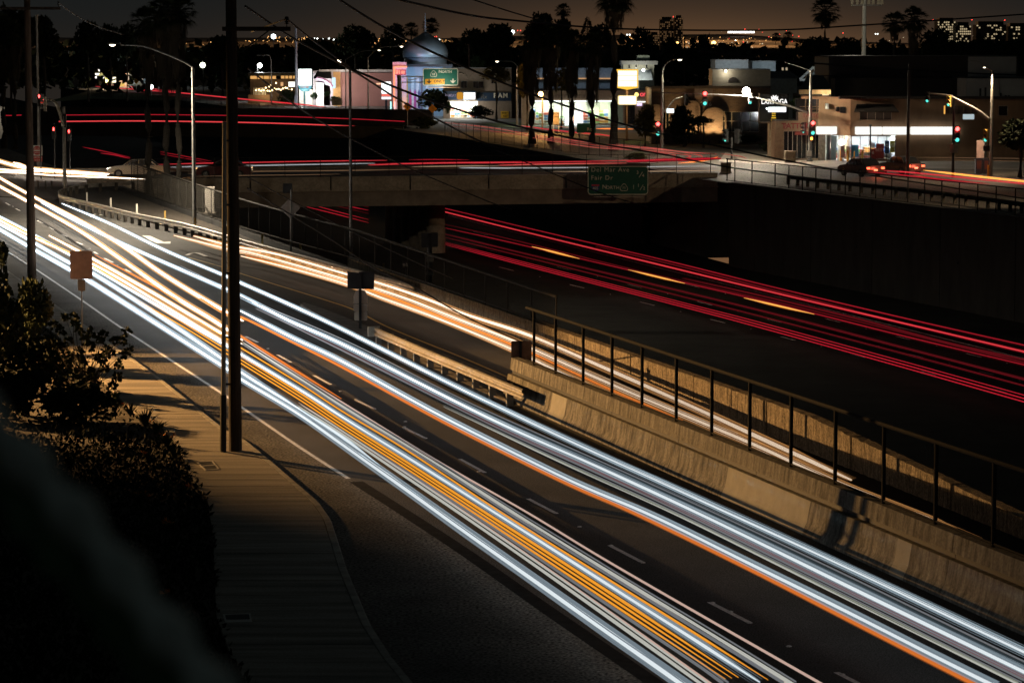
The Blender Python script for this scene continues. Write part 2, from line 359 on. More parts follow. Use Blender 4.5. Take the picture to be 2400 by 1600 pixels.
MB().ribbon(smooth([P(a, b, 0.010) for a, b in ((214, 508), (219, 503), (229, 502), (238, 505))]), 0.22).build('arrow_marking', paint_w, frontage)
MB().ribbon(smooth([P(a, b, 0.010) for a, b in ((438, 598), (450, 593), (466, 594), (483, 601))]), 0.22).build('arrow_marking', paint_w, frontage)
sh_px = [(-20, 560), (61, 612), (194, 700), (292, 768), (524, 918), (700, 1040), (830, 1124), (980, 1222), (1120, 1318), (1320, 1458), (1560, 1630)]
SHR = [P(a, c, .0055) for a, c in sh_px]; sv = []; rows_ = [45.5 + 1.5 * i for i in range(58)]
for Y in rows_: sv += [(kerb_x(Y) + .01, Y, .0055), (max(kerb_x(Y) + .05, interp(SHR, Y)), Y, .0055)]
MB().add(sv, [(2 * i, 2 * i + 1, 2 * i + 3, 2 * i + 2) for i in range(len(rows_) - 1)]).build('shoulder', M('asphalt_shoulder', (0.105, 0.098, 0.088), 0.85, var=0.35, scale=.5, bump=0.25, fine=0.95, fscale=16, spec=.12), frontage)
# dark sealed strip of old asphalt along the near lane
MB().ribbon(smooth([P(a, b, 0.0065) for a, b in ((835, 1128), (960, 1208), (1100, 1300), (1300, 1440), (1520, 1590), (1600, 1650))]), 0.34).build('tar_strip', M('tar_seal', (0.016, 0.016, 0.016), 0.95, var=0.4, spec=.03), frontage)
# freeway edge line, lane dashes and studs
FZ = -6.5
MB().ribbon(smooth([P(a, b, FZ + .006) for a, b in ((1050, 505), (1200, 543), (1500, 617), (1800, 690), (2100, 765), (2420, 845))]), 0.13).build('edge_line', paint_w, freeway)
for off, rows in ((0, range(0, 9)), (1, range(0, 9)), (2, range(0, 9))):
    for i in rows:
        px = 1110 + i * 165 + off * 30; py = 543 + off * 34 + (px - 1110) * 0.247
        MB().ribbon([P(px, py, FZ + .006), P(px + 34, py + 8.4, FZ + .006)], 0.12).build('lane_dash', paint_w, freeway)
        part_inst(dot, 'road_stud', freeway, P(px + 95, py + 23, FZ + .004))

# trench walls
def wall_strip(name, label, path, z0, z1, th, mat, cat='retaining wall'):
    mb = MB(); n = len(path); vs = []
    for i, (x, y) in enumerate(path):
        a = path[max(i - 1, 0)]; b = path[min(i + 1, n - 1)]; d = Vector((b[0] - a[0], b[1] - a[1], 0)).normalized(); u = Vector((d.y, -d.x, 0)) * th
        za = z0(y) if callable(z0) else z0; zb = z1(y) if callable(z1) else z1
        vs += [(x, y, za), (x, y, zb), (x + u.x, y + u.y, zb), (x + u.x, y + u.y, za)]
    fs = []
    for i in range(n - 1):
        for j in range(4): fs.append((4 * i + j, 4 * i + (j + 1) % 4, 4 * i + 4 + (j + 1) % 4, 4 * i + 4 + j))
    fs += [(0, 3, 2, 1), (4 * n - 4, 4 * n - 3, 4 * n - 2, 4 * n - 1)]
    return tag(mb.add(vs, fs).build(name, mat), label, cat)
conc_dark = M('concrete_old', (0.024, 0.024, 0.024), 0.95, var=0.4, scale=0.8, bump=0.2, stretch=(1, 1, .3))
fwall = thing('retaining_wall', 'tall dark concrete wall holding up the far bank of the sunken freeway', 'retaining wall', (trench_right(150), 150, -6.5))
for i in range(30):
    ya, yb = 72 + i * 5, 72 + i * 5 + 4.97; vs = []
    for y in (ya, yb): x = trench_right(y) + (.0 if i % 2 else .03); vs += [(x, y, -6.6), (x, y, -.05), (x + .4, y, -.05), (x + .4, y, -6.6)]
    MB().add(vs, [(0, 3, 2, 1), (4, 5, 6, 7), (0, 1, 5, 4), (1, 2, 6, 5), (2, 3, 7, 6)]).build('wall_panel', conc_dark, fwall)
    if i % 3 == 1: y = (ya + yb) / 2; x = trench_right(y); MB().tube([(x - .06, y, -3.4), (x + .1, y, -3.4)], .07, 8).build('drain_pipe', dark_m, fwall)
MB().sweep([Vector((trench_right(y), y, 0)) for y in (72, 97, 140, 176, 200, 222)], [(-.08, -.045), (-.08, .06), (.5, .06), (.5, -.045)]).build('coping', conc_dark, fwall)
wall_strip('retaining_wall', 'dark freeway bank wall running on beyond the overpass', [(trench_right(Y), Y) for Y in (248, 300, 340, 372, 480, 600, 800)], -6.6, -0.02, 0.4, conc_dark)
wpath = [(line_x(Y, 5.2), Y) for Y in [20, 40, 55] + list(range(60, 133, 6))]
ww = thing('ramp_wall', 'rough fluted brown concrete wall along the far side of the ramp', 'wall', (line_x(90, 5.2), 90, 0))
for i in range(len(wpath) - 1):
    mb = MB(); (x0, y0), (x1, y1) = wpath[i], wpath[i + 1]; d = Vector((x1 - x0, y1 - y0, 0)).normalized(); u = Vector((d.y, -d.x, 0))
    nseg = int((y1 - y0) / 0.28) if y0 > 55 else 4; prof = []
    g = 0.012
    pts = []
    for k in range(nseg + 1):
        t = g + (1 - 2 * g) * k / nseg; p = Vector((x0 + (x1 - x0) * t, y0 + (y1 - y0) * t, 0)); pts.append(p - u * (0.028 if k % 2 else 0.0) * (0.6 + 0.8 * random.random()))
    top = lambda y: 0.78 if y > 75 else 0.78 - (75 - y) * 0.05
    vs = []
    for p in pts: vs += [p + Vector((0, 0, -1.4)), p + Vector((0, 0, top(p.y) + random.uniform(-.012, .012))), p + u * 0.3 + Vector((0, 0, top(p.y))), p + u * 0.3 + Vector((0, 0, -6.6))]
    fs = []
    for k in range(nseg):
        for j in range(3): fs.append((4 * k + j, 4 * k + j + 1, 4 * k + 5 + j, 4 * k + 4 + j))
    fs += [(0, 3, 2, 1), (4 * nseg, 4 * nseg + 1, 4 * nseg + 2, 4 * nseg + 3)]
    mb.add(vs, fs).build('wall_panel', conc_ribbed, ww)
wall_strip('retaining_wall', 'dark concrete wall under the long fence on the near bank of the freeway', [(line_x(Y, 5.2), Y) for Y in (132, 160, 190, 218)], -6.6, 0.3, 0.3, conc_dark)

# sidewalk of separate slabs, with kerb stones
sw = MB(); rows = [44, 50, 56, 62, 68, 74, 80, 90, 100, 115, 135]; vs = []
for Y in rows: vs += [(walk_x(Y) - .1, Y, 0.05), (kerb_x(Y) - .12, Y, 0.05)]
sidewalk = struct('sidewalk', sw.add(vs, [(2 * i, 2 * i + 1, 2 * i + 3, 2 * i + 2) for i in range(len(rows) - 1)]), soil)
Y = 44.5
while Y < 132:
    L = 1.5; k = 3; vs = []; g = 0.012; dz = random.uniform(-.004, .004)
    for j in range(k + 1):
        y = Y + g + (L - 2 * g) * j / k; xa, xb = walk_x(y), kerb_x(y) - 0.17
        vs += [(xa, y, 0.03), (xa, y, 0.12 + dz), (xb, y, 0.12 + dz), (xb, y, 0.03)]
    fs = []
    for j in range(k):
        for q in range(4): fs.append((4 * j + q, 4 * j + (q + 1) % 4, 4 * j + 4 + (q + 1) % 4, 4 * j + 4 + q))
    fs += [(0, 1, 2, 3), (4 * k, 4 * k + 3, 4 * k + 2, 4 * k + 1)]
    MB().add(vs, fs).build('slab', conc_walk, sidewalk)
    vs = []
    for j in range(k + 1):
        y = Y + g + (L - 2 * g) * j / k; xb = kerb_x(y)
        vs += [(xb - .155, y, 0.02), (xb - .155, y, 0.122), (xb - .015, y, 0.122), (xb, y, 0.105), (xb + .02, y, 0.0)]
    fs = []
    for j in range(k):
        for q in range(5): fs.append((5 * j + q, 5 * j + (q + 1) % 5, 5 * j + 5 + (q + 1) % 5, 5 * j + 5 + q))
    fs += [(0, 1, 2, 3, 4), (5 * k, 5 * k + 4, 5 * k + 3, 5 * k + 2, 5 * k + 1)]
    MB().add(vs, fs).build('kerb', M('kerb_concrete', (0.33, 0.31, 0.27), 0.85, var=0.4, scale=3), sidewalk)
    Y += L
# planting strip between the guardrail and the long fence, gore island
pl = MB(); up = [P(150, 470), P(300, 508), P(420, 540), P(538, 572), P(700, 614), P(845, 650), P(955, 684)]
fence_side = [(line_x(Y, 5.0), Y) for Y in (128, 145, 165, 190, 212)]
pts = [(p.x, p.y) for p in up] + fence_side + [(-40, 213), (-46, 209)]
struct('planting_strip', pl.prism(pts, 0.0, 0.07), M('soil_dark', (0.040, 0.033, 0.026), 0.95, var=0.5, scale=1.2, bump=0.6, fine=0.5, fscale=9))
isl = MB(); ip = smooth([P(a, b, .1) for a, b in ((704, 712), (760, 746), (860, 801), (1040, 886), (1195, 940))], 4) + smooth([P(a, b, .1) for a, b in ((1222, 905), (1100, 852), (960, 800), (860, 764), (770, 728), (712, 709))], 4)
struct('gore_island', isl.prism([(p.x, p.y) for p in ip], 0.0, 0.11), M('island_concrete', (0.14, 0.125, 0.105), 0.9, var=0.4, scale=2))

# ------------------------------------------------------------------ overpasses
ov = thing('overpass', 'concrete road overpass crossing the sunken freeway', 'bridge', (-6, 228, -6.5))
bl = (-33.0, 220.5); brr = (16.8, 232.0)
bd = Vector((brr[0] - bl[0], brr[1] - bl[1], 0)); blen = bd.length; bd.normalize(); bn = Vector((-bd.y, bd.x, 0))
def bpt(t, back, z): p = Vector((bl[0], bl[1], 0)) + bd * (blen * t) + bn * back; return Vector((p.x, p.y, z))
def bbox(t0, t1, k0, k1, z0, z1):
    vs = [bpt(t, k, z) for z in (z0, z1) for k in (k0, k1) for t in (t0, t1)]
    return MB().add(vs, [(0, 2, 3, 1), (4, 5, 7, 6), (0, 1, 5, 4), (2, 6, 7, 3), (0, 4, 6, 2), (1, 3, 7, 5)])
bconc = M('bridge_concrete', (0.30, 0.26, 0.21), 0.85, var=0.3, scale=0.7, stretch=(1, 1, 2.0), bump=0.2, fine=0.15, fscale=6)
bbox(-.02, 1.02, 0.3, 21, -0.55, 0.0).build('deck', asphalt, ov)
nb = 8
for i in range(nb): bbox(i / nb + .0012, (i + 1) / nb - .0012, -0.05, 0.28, -0.72, 0.36).build('parapet_panel', bconc, ov)
bbox(0, 1, -0.12, 0.30, -0.80, -0.725).build('ledge', bconc, ov)
bbox(0, 1, 0.12, 0.9, -2.0, -0.803).build('girder', M('girder_concrete', (0.2, 0.17, 0.14), 0.9, var=0.3, scale=1), ov)
for k in (4.5, 9.0, 13.5, 18): bbox(0, 1, k, k + .8, -1.9, -0.56).build('girder', M('girder_concrete', (0.2, 0.17, 0.14)), ov)
bbox(0, 1, 20.4, 20.7, -0.72, 0.36).build('parapet_panel', bconc, ov)
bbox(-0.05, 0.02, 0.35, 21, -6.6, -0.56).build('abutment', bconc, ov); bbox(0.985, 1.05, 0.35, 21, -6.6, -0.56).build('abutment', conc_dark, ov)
p0 = P(1021, 592, FZ)
for i in range(6):
    c = Vector((p0.x - .78 * i, p0.y + 2.3 * i, 0)); MB().lathe([(0.82, FZ), (0.80, -1.92)], c, 20).build('pier_column', bconc, ov, sm=True)
dk = thing('overpass', 'second darker overpass in the distance with red lights along its deck', 'bridge', (-40, 385, -6.5))
a0, a1 = D(150, 294, 384), D(945, 309, 372)
d2 = Vector((a1.x - a0.x, a1.y - a0.y, 0)).normalized(); n2 = Vector((-d2.y, d2.x, 0)); a0 = Vector((a0.x, a0.y, 0)) - d2 * 22; a1 = Vector((a1.x, a1.y, 0))
def dbox(k0, k1, z0, z1):
    vs = [p + n2 * k + Vector((0, 0, z)) for z in (z0, z1) for k in (k0, k1) for p in (a0, a1)]
    return MB().add(vs, [(0, 2, 3, 1), (4, 5, 7, 6), (0, 1, 5, 4), (2, 6, 7, 3), (0, 4, 6, 2), (1, 3, 7, 5)])
dbox(0.3, 16, -0.6, 0.0).build('deck', asphalt_dark, dk); dbox(0, 0.28, -1.3, 0.3).build('parapet', conc_dark, dk); dbox(14, 14.3, -0.7, 2.2).build('screen_panel', dark_m, dk)

# ------------------------------------------------------------------ near barrier
bar = thing('concrete_barrier', 'stained two-tier concrete barrier along the inner edge of the near road', 'barrier', (line_x(70), 70, 0))
prof = [(-0.20, 0), (-0.20, 0.07), (-0.09, 0.28), (-0.015, 0.74), (0.15, 0.74), (0.15, 0.0)]
def bl_path(y0, y1, n=2): return [(line_x(y0 + (y1 - y0) * i / n), y0 + (y1 - y0) * i / n, 0) for i in range(n + 1)]
def bsweep(y0, y1, pr): return MB().sweep([Vector(p) for p in bl_path(y1, y0)], [(-a, h) for a, h in pr])
edges = [38, 43.5, 48.6, 53.9, 59.2, 64.6, 70.0, 75.4, 80.6, 85.2]
for a, b in zip(edges, edges[1:]):
    bsweep(a + .012, b - .012, prof).build('barrier_panel', conc_stain, bar)
    bsweep(a + .012, b - .012, [(0.12, 0.745), (0.12, 0.86), (0.34, 0.86), (0.34, 0.745)]).build('gap_strip', black, bar)  # black strip set back in the gap between the tiers
    bsweep(a + .012, b - .012, [(0.05, 0.865), (0.09, 1.22), (0.34, 1.22), (0.34, 0.865)]).build('parapet_panel', conc_stain, bar)
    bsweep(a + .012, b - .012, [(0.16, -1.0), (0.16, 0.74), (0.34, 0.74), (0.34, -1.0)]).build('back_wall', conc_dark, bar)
pp = [(-0.206, 0.01), (-0.206, 0.074), (-0.096, 0.285), (-0.021, 0.735), (-0.010, 0.735), (-0.08, 0.27), (-0.19, 0.05)]
for px0, px1 in ((1302, 1328), (1718, 1906), (2122, 2148)):
    ya = [Y / 100 for Y in range(4000, 8600) if abs(1200 + line_x(Y / 100) / (Y / 100) * F - px0) < 4]; yb = [Y / 100 for Y in range(4000, 8600) if abs(1200 + line_x(Y / 100) / (Y / 100) * F - px1) < 4]
    bsweep(min(yb), max(ya), pp).build('repaint_patch', conc_patch, bar)

# ------------------------------------------------------------------ fences
def fence(name, label, pts, h, posts, mat_post, r=0.03, mesh=0.07, wire=0.0035, mid=False, bot=True, cat='fence', group=None, rail_r=None, h_end=None):
    """pts: ground line (world); posts: list of fractions along it; every post a part, the woven wire one part of kind stuff"""
    pts = [Vector(p) for p in pts]; seg = [0]
    for a, b in zip(pts, pts[1:]): seg.append(seg[-1] + (b - a).length)
    L = seg[-1]
    def at(s):
        s = max(0, min(L, s))
        for i in range(len(seg) - 1):
            if s <= seg[i + 1] + 1e-6: t = (s - seg[i]) / (seg[i + 1] - seg[i]); return pts[i].lerp(pts[i + 1], t)
        return pts[-1]
    hh = (lambda s: h) if h_end is None else (lambda s: h + (h_end - h) * s / L)
    t = thing(name, label, cat, at(L / 2), group)
    for s in posts: p = at(s * L); MB().tube([p - Vector((0, 0, .05)), p + Vector((0, 0, hh(s * L) + .03))], r, 7).build('post', mat_post, t)
    ns = max(2, int(L / 4)); rr = rail_r or r * 0.8
    line = lambda z: [at(L * i / ns) + Vector((0, 0, z if z < .9 * h else hh(L * i / ns) + (z - h))) for i in range(ns + 1)]
    MB().tube(line(h), rr, 6).build('top_rail', mat_post, t)
    if bot: MB().tube(line(0.06), rr * .6, 5).build('bottom_rail', mat_post, t)
    if mid: MB().tube(line(h * mid), rr * .8, 6).build('middle_rail', mat_post, t)
    if mesh:
        mb = MB(); k = int(L / mesh)
        for i in range(k):
            for sg in (1, -1):
                a = at(i * mesh) + Vector((0, 0, .05)); b = at(i * mesh + sg * h) + Vector((0, 0, hh(i * mesh) - .02))
                if i * mesh + sg * h < 0 or i * mesh + sg * h > L: continue
                n_ = (b - a).cross(Vector((0, 1, 0))).normalized() * wire
                mb.add([a - n_, a + n_, b + n_, b - n_], [(0, 1, 2, 3)])
        stuff('woven_wire', mb, mat_post, t)
    return t
fence_m = M('fence_dark', (0.014, 0.014, 0.014), 0.8, var=0.2, spec=.1); fence_g = M('fence_grey', (0.034, 0.032, 0.028), 0.75, var=0.2, spec=.15)
Yn = 84.3; npx = [1252, 1303, 1368, 1436, 1507, 1588, 1672, 1762, 1860, 1965, 2080, 2204, 2342]
def y_of(px, off): return (0.05 + 0.272 * 84.6 + off) / ((px - 1200) / F + 0.272)
fpts = [(line_x(Y, 0.22), Y, 1.22) for Y in (84.0, 75, 66, 58, 50, 40)]
Lf = (Vector(fpts[0]) - Vector(fpts[-1])).length
near_fence = fence('barrier_fence', 'dark chain-link fence standing on the near concrete barrier', fpts, 1.62, [min(.999, max(0, (84.0 - y_of(p, .22)) / 44.0)) for p in npx] + [1.0], fence_m, r=0.045, mesh=0.075, wire=0.0013, rail_r=0.045)
lpts = [(line_x(Y, 5.3), Y, z) for Y, z in ((98.6, .79), (115, .79), (130.9, .79), (145, .55), (160, .38), (205, .3))]
fence('bank_fence', 'long dark fence above the ramp wall leading up to the overpass', lpts, 1.1, [i / 34 for i in range(35)], fence_g, r=0.03, mesh=0.16, wire=0.004, rail_r=0.05, h_end=2.0)
bx = [670, 752, 832, 911, 990, 1070, 1148, 1225, 1298, 1379, 1455, 1531, 1597, 1681]
bf = [((px - 1200) / F * 228 - bl[0]) / (brr[0] - bl[0]) for px in [360, 430, 510, 590] + bx]
fence('overpass_fence', 'tall wire fence along the near parapet of the overpass', [bpt(0.01, 0.12, 0.36), bpt(0.5, .12, .36), bpt(.995, .12, .36)], 1.55, bf, fence_g, r=0.028, mesh=0.2, wire=0.003, rail_r=0.022)
rx = [1692, 1710, 1750, 1804, 1836, 1868, 1899, 1934, 1968, 2002, 2039, 2076, 2114, 2153, 2193, 2234, 2277, 2320, 2365, 2412]
r0, r1 = P(1690, 424), P(2415, 513)
fence('bank_fence', 'dark fence along the top of the right-hand freeway wall', [r0 + Vector((.4, 0, 0)), r1 + Vector((.4, 0, 0))], 1.75, [max(0, min(1, (r0.x - (p - 1200) / F * r0.y) / ((p - 1200) / F * (r1.y - r0.y) - (r1.x - r0.x)))) for p in rx], fence_m, r=0.04, mesh=0.2, wire=0.003, rail_r=0.04)
fpx = [1043, 1058, 1076, 1093, 1110, 1127, 1145, 1160, 1176, 1205, 1223, 1241, 1259, 1277, 1296, 1316, 1336, 1357, 1380, 1405, 1432, 1462, 1500, 1540]
f0, f1 = P(1043, 322), P(1545, 384)
fence('bank_fence', 'far fence of thin dark posts in front of the palm trunks', [f0, f1], 1.9, [max(0, min(1, (f0.x - (p - 1200) / F * f0.y) / ((p - 1200) / F * (f1.y - f0.y) - (f1.x - f0.x)))) for p in fpx], fence_g, r=0.035, mesh=0.3, wire=0.004, rail_r=0.03)
g0, g1 = P(215, 232), P(1000, 300)
fence('street_fence', 'distant picket-like fence below the upper red trail', [P(215, 226), P(420, 246), P(640, 265), P(830, 283)], 1.5, [i / 40 for i in range(41)], fence_g, r=0.03, mesh=0.35, wire=0.006)

# ------------------------------------------------------------------ guardrails
def guardrail(label, path, step, mat, posts_m, side=1, h=0.72, name='guardrail'):
    path = smooth(path, 5); t = thing(name, label, 'guardrail', path[len(path) // 2] * 1.0)
    wp = [(0.0, 0.0), (0.05, 0.03), (0.05, 0.09), (0.0, 0.13), (0.0, 0.18), (0.05, 0.22), (0.05, 0.28), (0.0, 0.31)]
    pr = [(side * a, h - .31 + b) for a, b in wp] + [(side * (a - 0.015), h - .31 + b) for a, b in wp[::-1]]
    MB().sweep([Vector((p.x, p.y, 0)) for p in path], pr).build('rail', mat, t, sm=False)
    acc = 0; pm = MB().box((0, 0, 0.34), (0.15, 0.2, 0.68)).mesh('post', posts_m); last = None
    for a, b in zip(path, path[1:]):
        L = (b - a).length; u = Vector(((b - a).y, -(b - a).x, 0)).normalized() * (-side * 0.12)
        while acc < L: p = a.lerp(b, acc / L) + u; part_inst(pm, 'post', t, (p.x, p.y, 0), math.atan2((b - a).y, (b - a).x)); acc += step
        acc -= L
    return t
post_w = M('timber_post', (0.05, 0.043, 0.035), 0.9, var=0.4)
h75 = lambda l, z=0.72: [P(a, b, z) for a, b in l]
guardrail('curving steel guardrail at the left edge of the ramp island', h75([(309, 424), (230, 429), (179, 434), (143, 443), (138, 450), (150, 459), (240, 480), (322, 500), (431, 522), (519, 546), (620, 575), (702, 596), (817, 627), (880, 643), (970, 667)]), 1.9, rail_m, post_w, side=1)
gt = guardrail('short bright guardrail leading into the end of the near barrier', h75([(880, 767), (980, 810), (1100, 860), (1226, 912)], 0.72), 1.9, rail_m, galv, side=1)
e0 = P(876, 766, .72); MB().box((e0.x, e0.y, .56), (0.42, 0.08, 0.36), 0.25).build('end_cap', white_sign, gt)
guardrail('dark guardrail behind the fence on the right bank', h75([(1851, 411), (1943, 421), (2088, 436), (2234, 452), (2400, 474), (2470, 484)]), 1.9, dark_m, post_w, side=-1)
#==OBJECTS==
# ------------------------------------------------------------------ light trails of the long exposure, at lamp height above their roads
WH = E('trail_cool_white', (0.88, 0.96, 1.0), 0.85, far=7.0, y0=68, y1=132)
WW = E('trail_warm_white', (1.0, 0.90, 0.78), 0.9, far=7.5, y0=68, y1=135)
WR = E('trail_ramp_white', (1.0, 0.76, 0.55), 0.85, far=1.7, y0=80, y1=104)
PALE = E('trail_pale', (0.62, 0.62, 0.56), 0.75, far=3.0, y0=70, y1=130)
GREY = E('trail_grey', (0.30, 0.31, 0.33), 0.5, far=2.0, y0=75, y1=125)
DIMB = E('trail_dim_blue', (0.10, 0.13, 0.15), 0.5, far=1.4, y0=75, y1=125)
AMB = E('trail_amber', (0.95, 0.36, 0.03), 0.9, far=2.2, y0=65, y1=130)
ORG = E('trail_orange', (0.78, 0.19, 0.03), 0.85, far=2.2, y0=65, y1=120)
ROSE = E('trail_rose', (0.80, 0.55, 0.45), 0.7, far=2.0, y0=70, y1=120)
MAUVE = E('trail_mauve', (0.30, 0.17, 0.18), 0.55)
RED = E('trail_red', (0.62, 0.016, 0.034), 0.75); REDB = E('trail_red_bright', (0.95, 0.07, 0.075), 0.9); REDD = E('trail_red_dim', (0.22, 0.009, 0.015), 0.5)
REDP = E('trail_red_pale', (0.85, 0.22, 0.16), 0.55); BLINK = E('trail_blinker', (1.0, 0.50, 0.10), 1.25)
TANB = E('trail_tan', (0.75, 0.50, 0.30), 0.6); BWH = E('trail_bridge_white', (0.72, 0.72, 0.72), 0.55); TAND = E('trail_tan_dim', (0.30, 0.17, 0.09), 0.5)
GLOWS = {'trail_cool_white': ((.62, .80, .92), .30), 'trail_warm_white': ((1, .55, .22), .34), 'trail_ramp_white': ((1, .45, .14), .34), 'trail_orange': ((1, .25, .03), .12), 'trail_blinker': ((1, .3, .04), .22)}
FRND = random.Random(77)
EDGE = {'trail_cool_white': E('trail_edge_cool', (.40, .50, .58), .42, far=2.0, y0=66, y1=135), 'trail_warm_white': E('trail_edge_warm', (1, .50, .18), .45, far=1.5, y0=66, y1=140), 'trail_ramp_white': E('trail_edge_ramp', (1, .45, .15), .22, far=.4, y0=80, y1=104), 'trail_red_bright': RED, 'trail_red': REDD}
BANDS = {'trail_pale': [PALE, GREY, PALE, E('trail_olive', (.40, .42, .33), .6, far=2.0, y0=70, y1=130), PALE, E('trail_fawn', (.70, .62, .52), .7, far=2.4, y0=70, y1=130), GREY], 'trail_grey': [GREY, DIMB, GREY], 'trail_dim_blue': [DIMB, GREY, DIMB, E('trail_ink', (.05, .07, .08), .5)], 'trail_red_dim': [REDD, E('trail_red_faint', (.14, .008, .012), .5), REDD, E('trail_red_faint', (.14, .008, .012), .5)], 'trail_red_pale': [REDP, REDB, E('trail_salmon', (.60, .22, .16), .5), REDP, RED], 'trail_bridge_white': [BWH, GREY, BWH, E('trail_steel', (.45, .48, .52), .5)], 'trail_mauve': [MAUVE, GREY]}
def trail(label, px, r, mat, h=0.65, group='headlight trails on the near road', base=0.0, ramp=False, name='light_trail', n=7):
    """one vehicle lamp's path: a bright filament with dimmer, thinner ones beside it, as a wavering lamp and its reflector leave them"""
    pts = [(PR(a, b, h) if ramp else P(a, b, base + h)) for a, b in px]
    path = smooth(pts, 7); k = len(path)
    ins = [-5 < q[0] < 2405 and q[1] < 1598 for q in (px[0], px[-1])]
    def taper(rad): return [rad * (min(1, .25 + .75 * i / 5) if ins[0] else 1) * (min(1, .25 + .75 * (k - 1 - i) / 5) if ins[1] else 1) for i in range(k)]
    def shifted(dx, dz, wob=0.0):
        out = []; ph = FRND.uniform(0, 6)
        for i, p in enumerate(path):
            d = path[min(i + 1, k - 1)] - path[max(i - 1, 0)]; u = Vector((d.y, -d.x, 0)).normalized(); out.append(p + u * dx + Vector((0, 0, dz + wob * math.sin(i * .55 + ph))))
        return out
    key = mat.name
    if key in BANDS:
        m = max(4, min(9, int(r / .016))); o = None
        for q in range(m):
            dx = (-1 + 2 * (q + .5) / m) * r; mm = BANDS[key][(q + FRND.randrange(2)) % len(BANDS[key])]
            f = MB().tube(shifted(dx, .03 * math.cos(q * 2.1), .004), taper(r / m * FRND.uniform(.75, 1.25)), 6).build(name if o is None else 'filament', mm, o, sm=True); o = o or f
    else:
        thin = r < .035
        o = MB().tube(path, taper(r if thin else r * (.85 if ramp else .62)), n).build(name, mat, sm=True)
        if not thin and key in EDGE:
            for dx, dz, q in ((-.95, .02, .22), (.98, -.02, .20), (-1.45, .05, .09), (1.5, -.05, .10), (.35, .9, .16)):
                MB().tube(shifted(dx * r, dz * (1 if dz < .5 else r) + FRND.uniform(-.02, .02), .006), taper(r * q), 5).build('filament', EDGE[key], o, sm=True)
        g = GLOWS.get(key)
        if g: MB().tube(path, taper(max(.05, r * 1.5)), 9).build('glow', GLOW('glow_' + key, g[0], g[1], max(.05, r * 1.5)), o, sm=True)  # halo tube, lens bloom drawn as emission around the trail
    return tag(o, label, 'light trail', group)
trail('cool white headlight trail closest to the solid edge line of the near road', [(-25, 523), (61, 574), (166, 633), (204, 655), (342, 742), (524, 858), (568, 889), (690, 962), (800, 1038), (940, 1137), (1079, 1236), (1310, 1399), (1480, 1518), (1620, 1616)], .075, WH)
trail('thinner cool white trail just above the one closest to the edge line', [(568, 868), (700, 960), (800, 1022), (905, 1108), (1000, 1176)], .03, WH)
trail('cool white trail second in from the solid edge line', [(-25, 512), (61, 558), (163, 616), (222, 643), (383, 746), (524, 842), (568, 873), (700, 957)], .065, WH)
trail('pale fading trail between the white edge-side trail and the amber lines', [(700, 951), (800, 1014), (1100, 1216), (1400, 1425), (1650, 1604)], .07, PALE)
trail('thin rose line inside the pale edge-side trail', [(700, 943), (800, 1008), (1100, 1207), (1400, 1413), (1670, 1604)], .022, ROSE)
trail('grey flickering band below the triple amber lines', [(760, 982), (880, 1058), (1100, 1198), (1350, 1365), (1600, 1532), (1700, 1602)], .055, GREY)
trail('lowest of the three close amber lines', [(300, 691), (420, 760), (524, 824), (568, 853), (700, 935), (800, 1001), (950, 1096), (1143, 1222), (1400, 1391), (1700, 1590)], .021, AMB, h=.75)
trail('middle of the three close amber lines', [(350, 708), (524, 815), (565, 843), (700, 927), (800, 993), (950, 1088), (1143, 1213), (1400, 1380), (1715, 1588)], .021, AMB, h=.75)
trail('upper of the three close amber lines', [(565, 836), (700, 919), (800, 985), (950, 1080), (1143, 1204), (1400, 1369), (1730, 1586)], .028, AMB, h=.78)
trail('white trail squeezed between the amber lines', [(-25, 496), (61, 540), (222, 630), (383, 724), (524, 806), (568, 832), (700, 911), (800, 975), (950, 1068), (1160, 1200), (1400, 1353), (1600, 1480), (1780, 1597)], .045, WH)
trail('single amber line along the upper edge of the bright near-lane bundle', [(420, 722), (524, 789), (568, 817), (700, 897), (800, 962), (946, 1050), (1174, 1200), (1400, 1341), (1600, 1465), (1800, 1592)], .021, AMB, h=.75)
trail('broad pale grey-green band in the near lane between amber and rose lines', [(568, 803), (700, 887), (800, 952), (1000, 1074), (1200, 1201), (1400, 1325), (1600, 1447), (1850, 1601)], .12, PALE)  # blurred car body; its brightness is put in as emission
trail('rose-edged top line of the near-lane bundle', [(565, 792), (700, 879), (800, 941), (1016, 1074), (1232, 1198), (1400, 1300), (1600, 1416), (1930, 1604)], .035, ROSE)
trail('orange top edge of the near-lane bundle before the pole', [(222, 597), (355, 667), (500, 750), (565, 788), (680, 860), (800, 934)], .020, ORG)
trail('white trail under the orange top edge left of the pole', [(115, 552), (222, 609), (355, 684), (500, 770), (568, 806)], .06, WW)
trail('white trail through the middle of the bundle behind the sign back', [(-25, 503), (61, 548), (222, 621), (355, 698), (500, 786), (568, 828)], .055, WW)
trail('amber line over the left end of the bundle', [(-25, 499), (28, 525), (61, 543), (110, 566), (222, 626), (330, 690)], .028, AMB, h=.78)
trail('warm white trail crossing into the near lane, lower of the crossing pair', [(-25, 424), (61, 470), (179, 536), (281, 605), (408, 694), (497, 748), (568, 797)], .085, WW)
trail('warm white trail crossing the dashed line, upper of the crossing pair', [(-25, 403), (61, 452), (179, 513), (281, 572), (383, 643), (518, 725), (570, 752)], .085, WW)
trail('cool white trail with an orange line under it in the middle lane', [(555, 724), (680, 788), (800, 846), (1038, 976), (1310, 1113), (1514, 1202), (1750, 1316), (2030, 1456), (2330, 1606)], .062, WH)
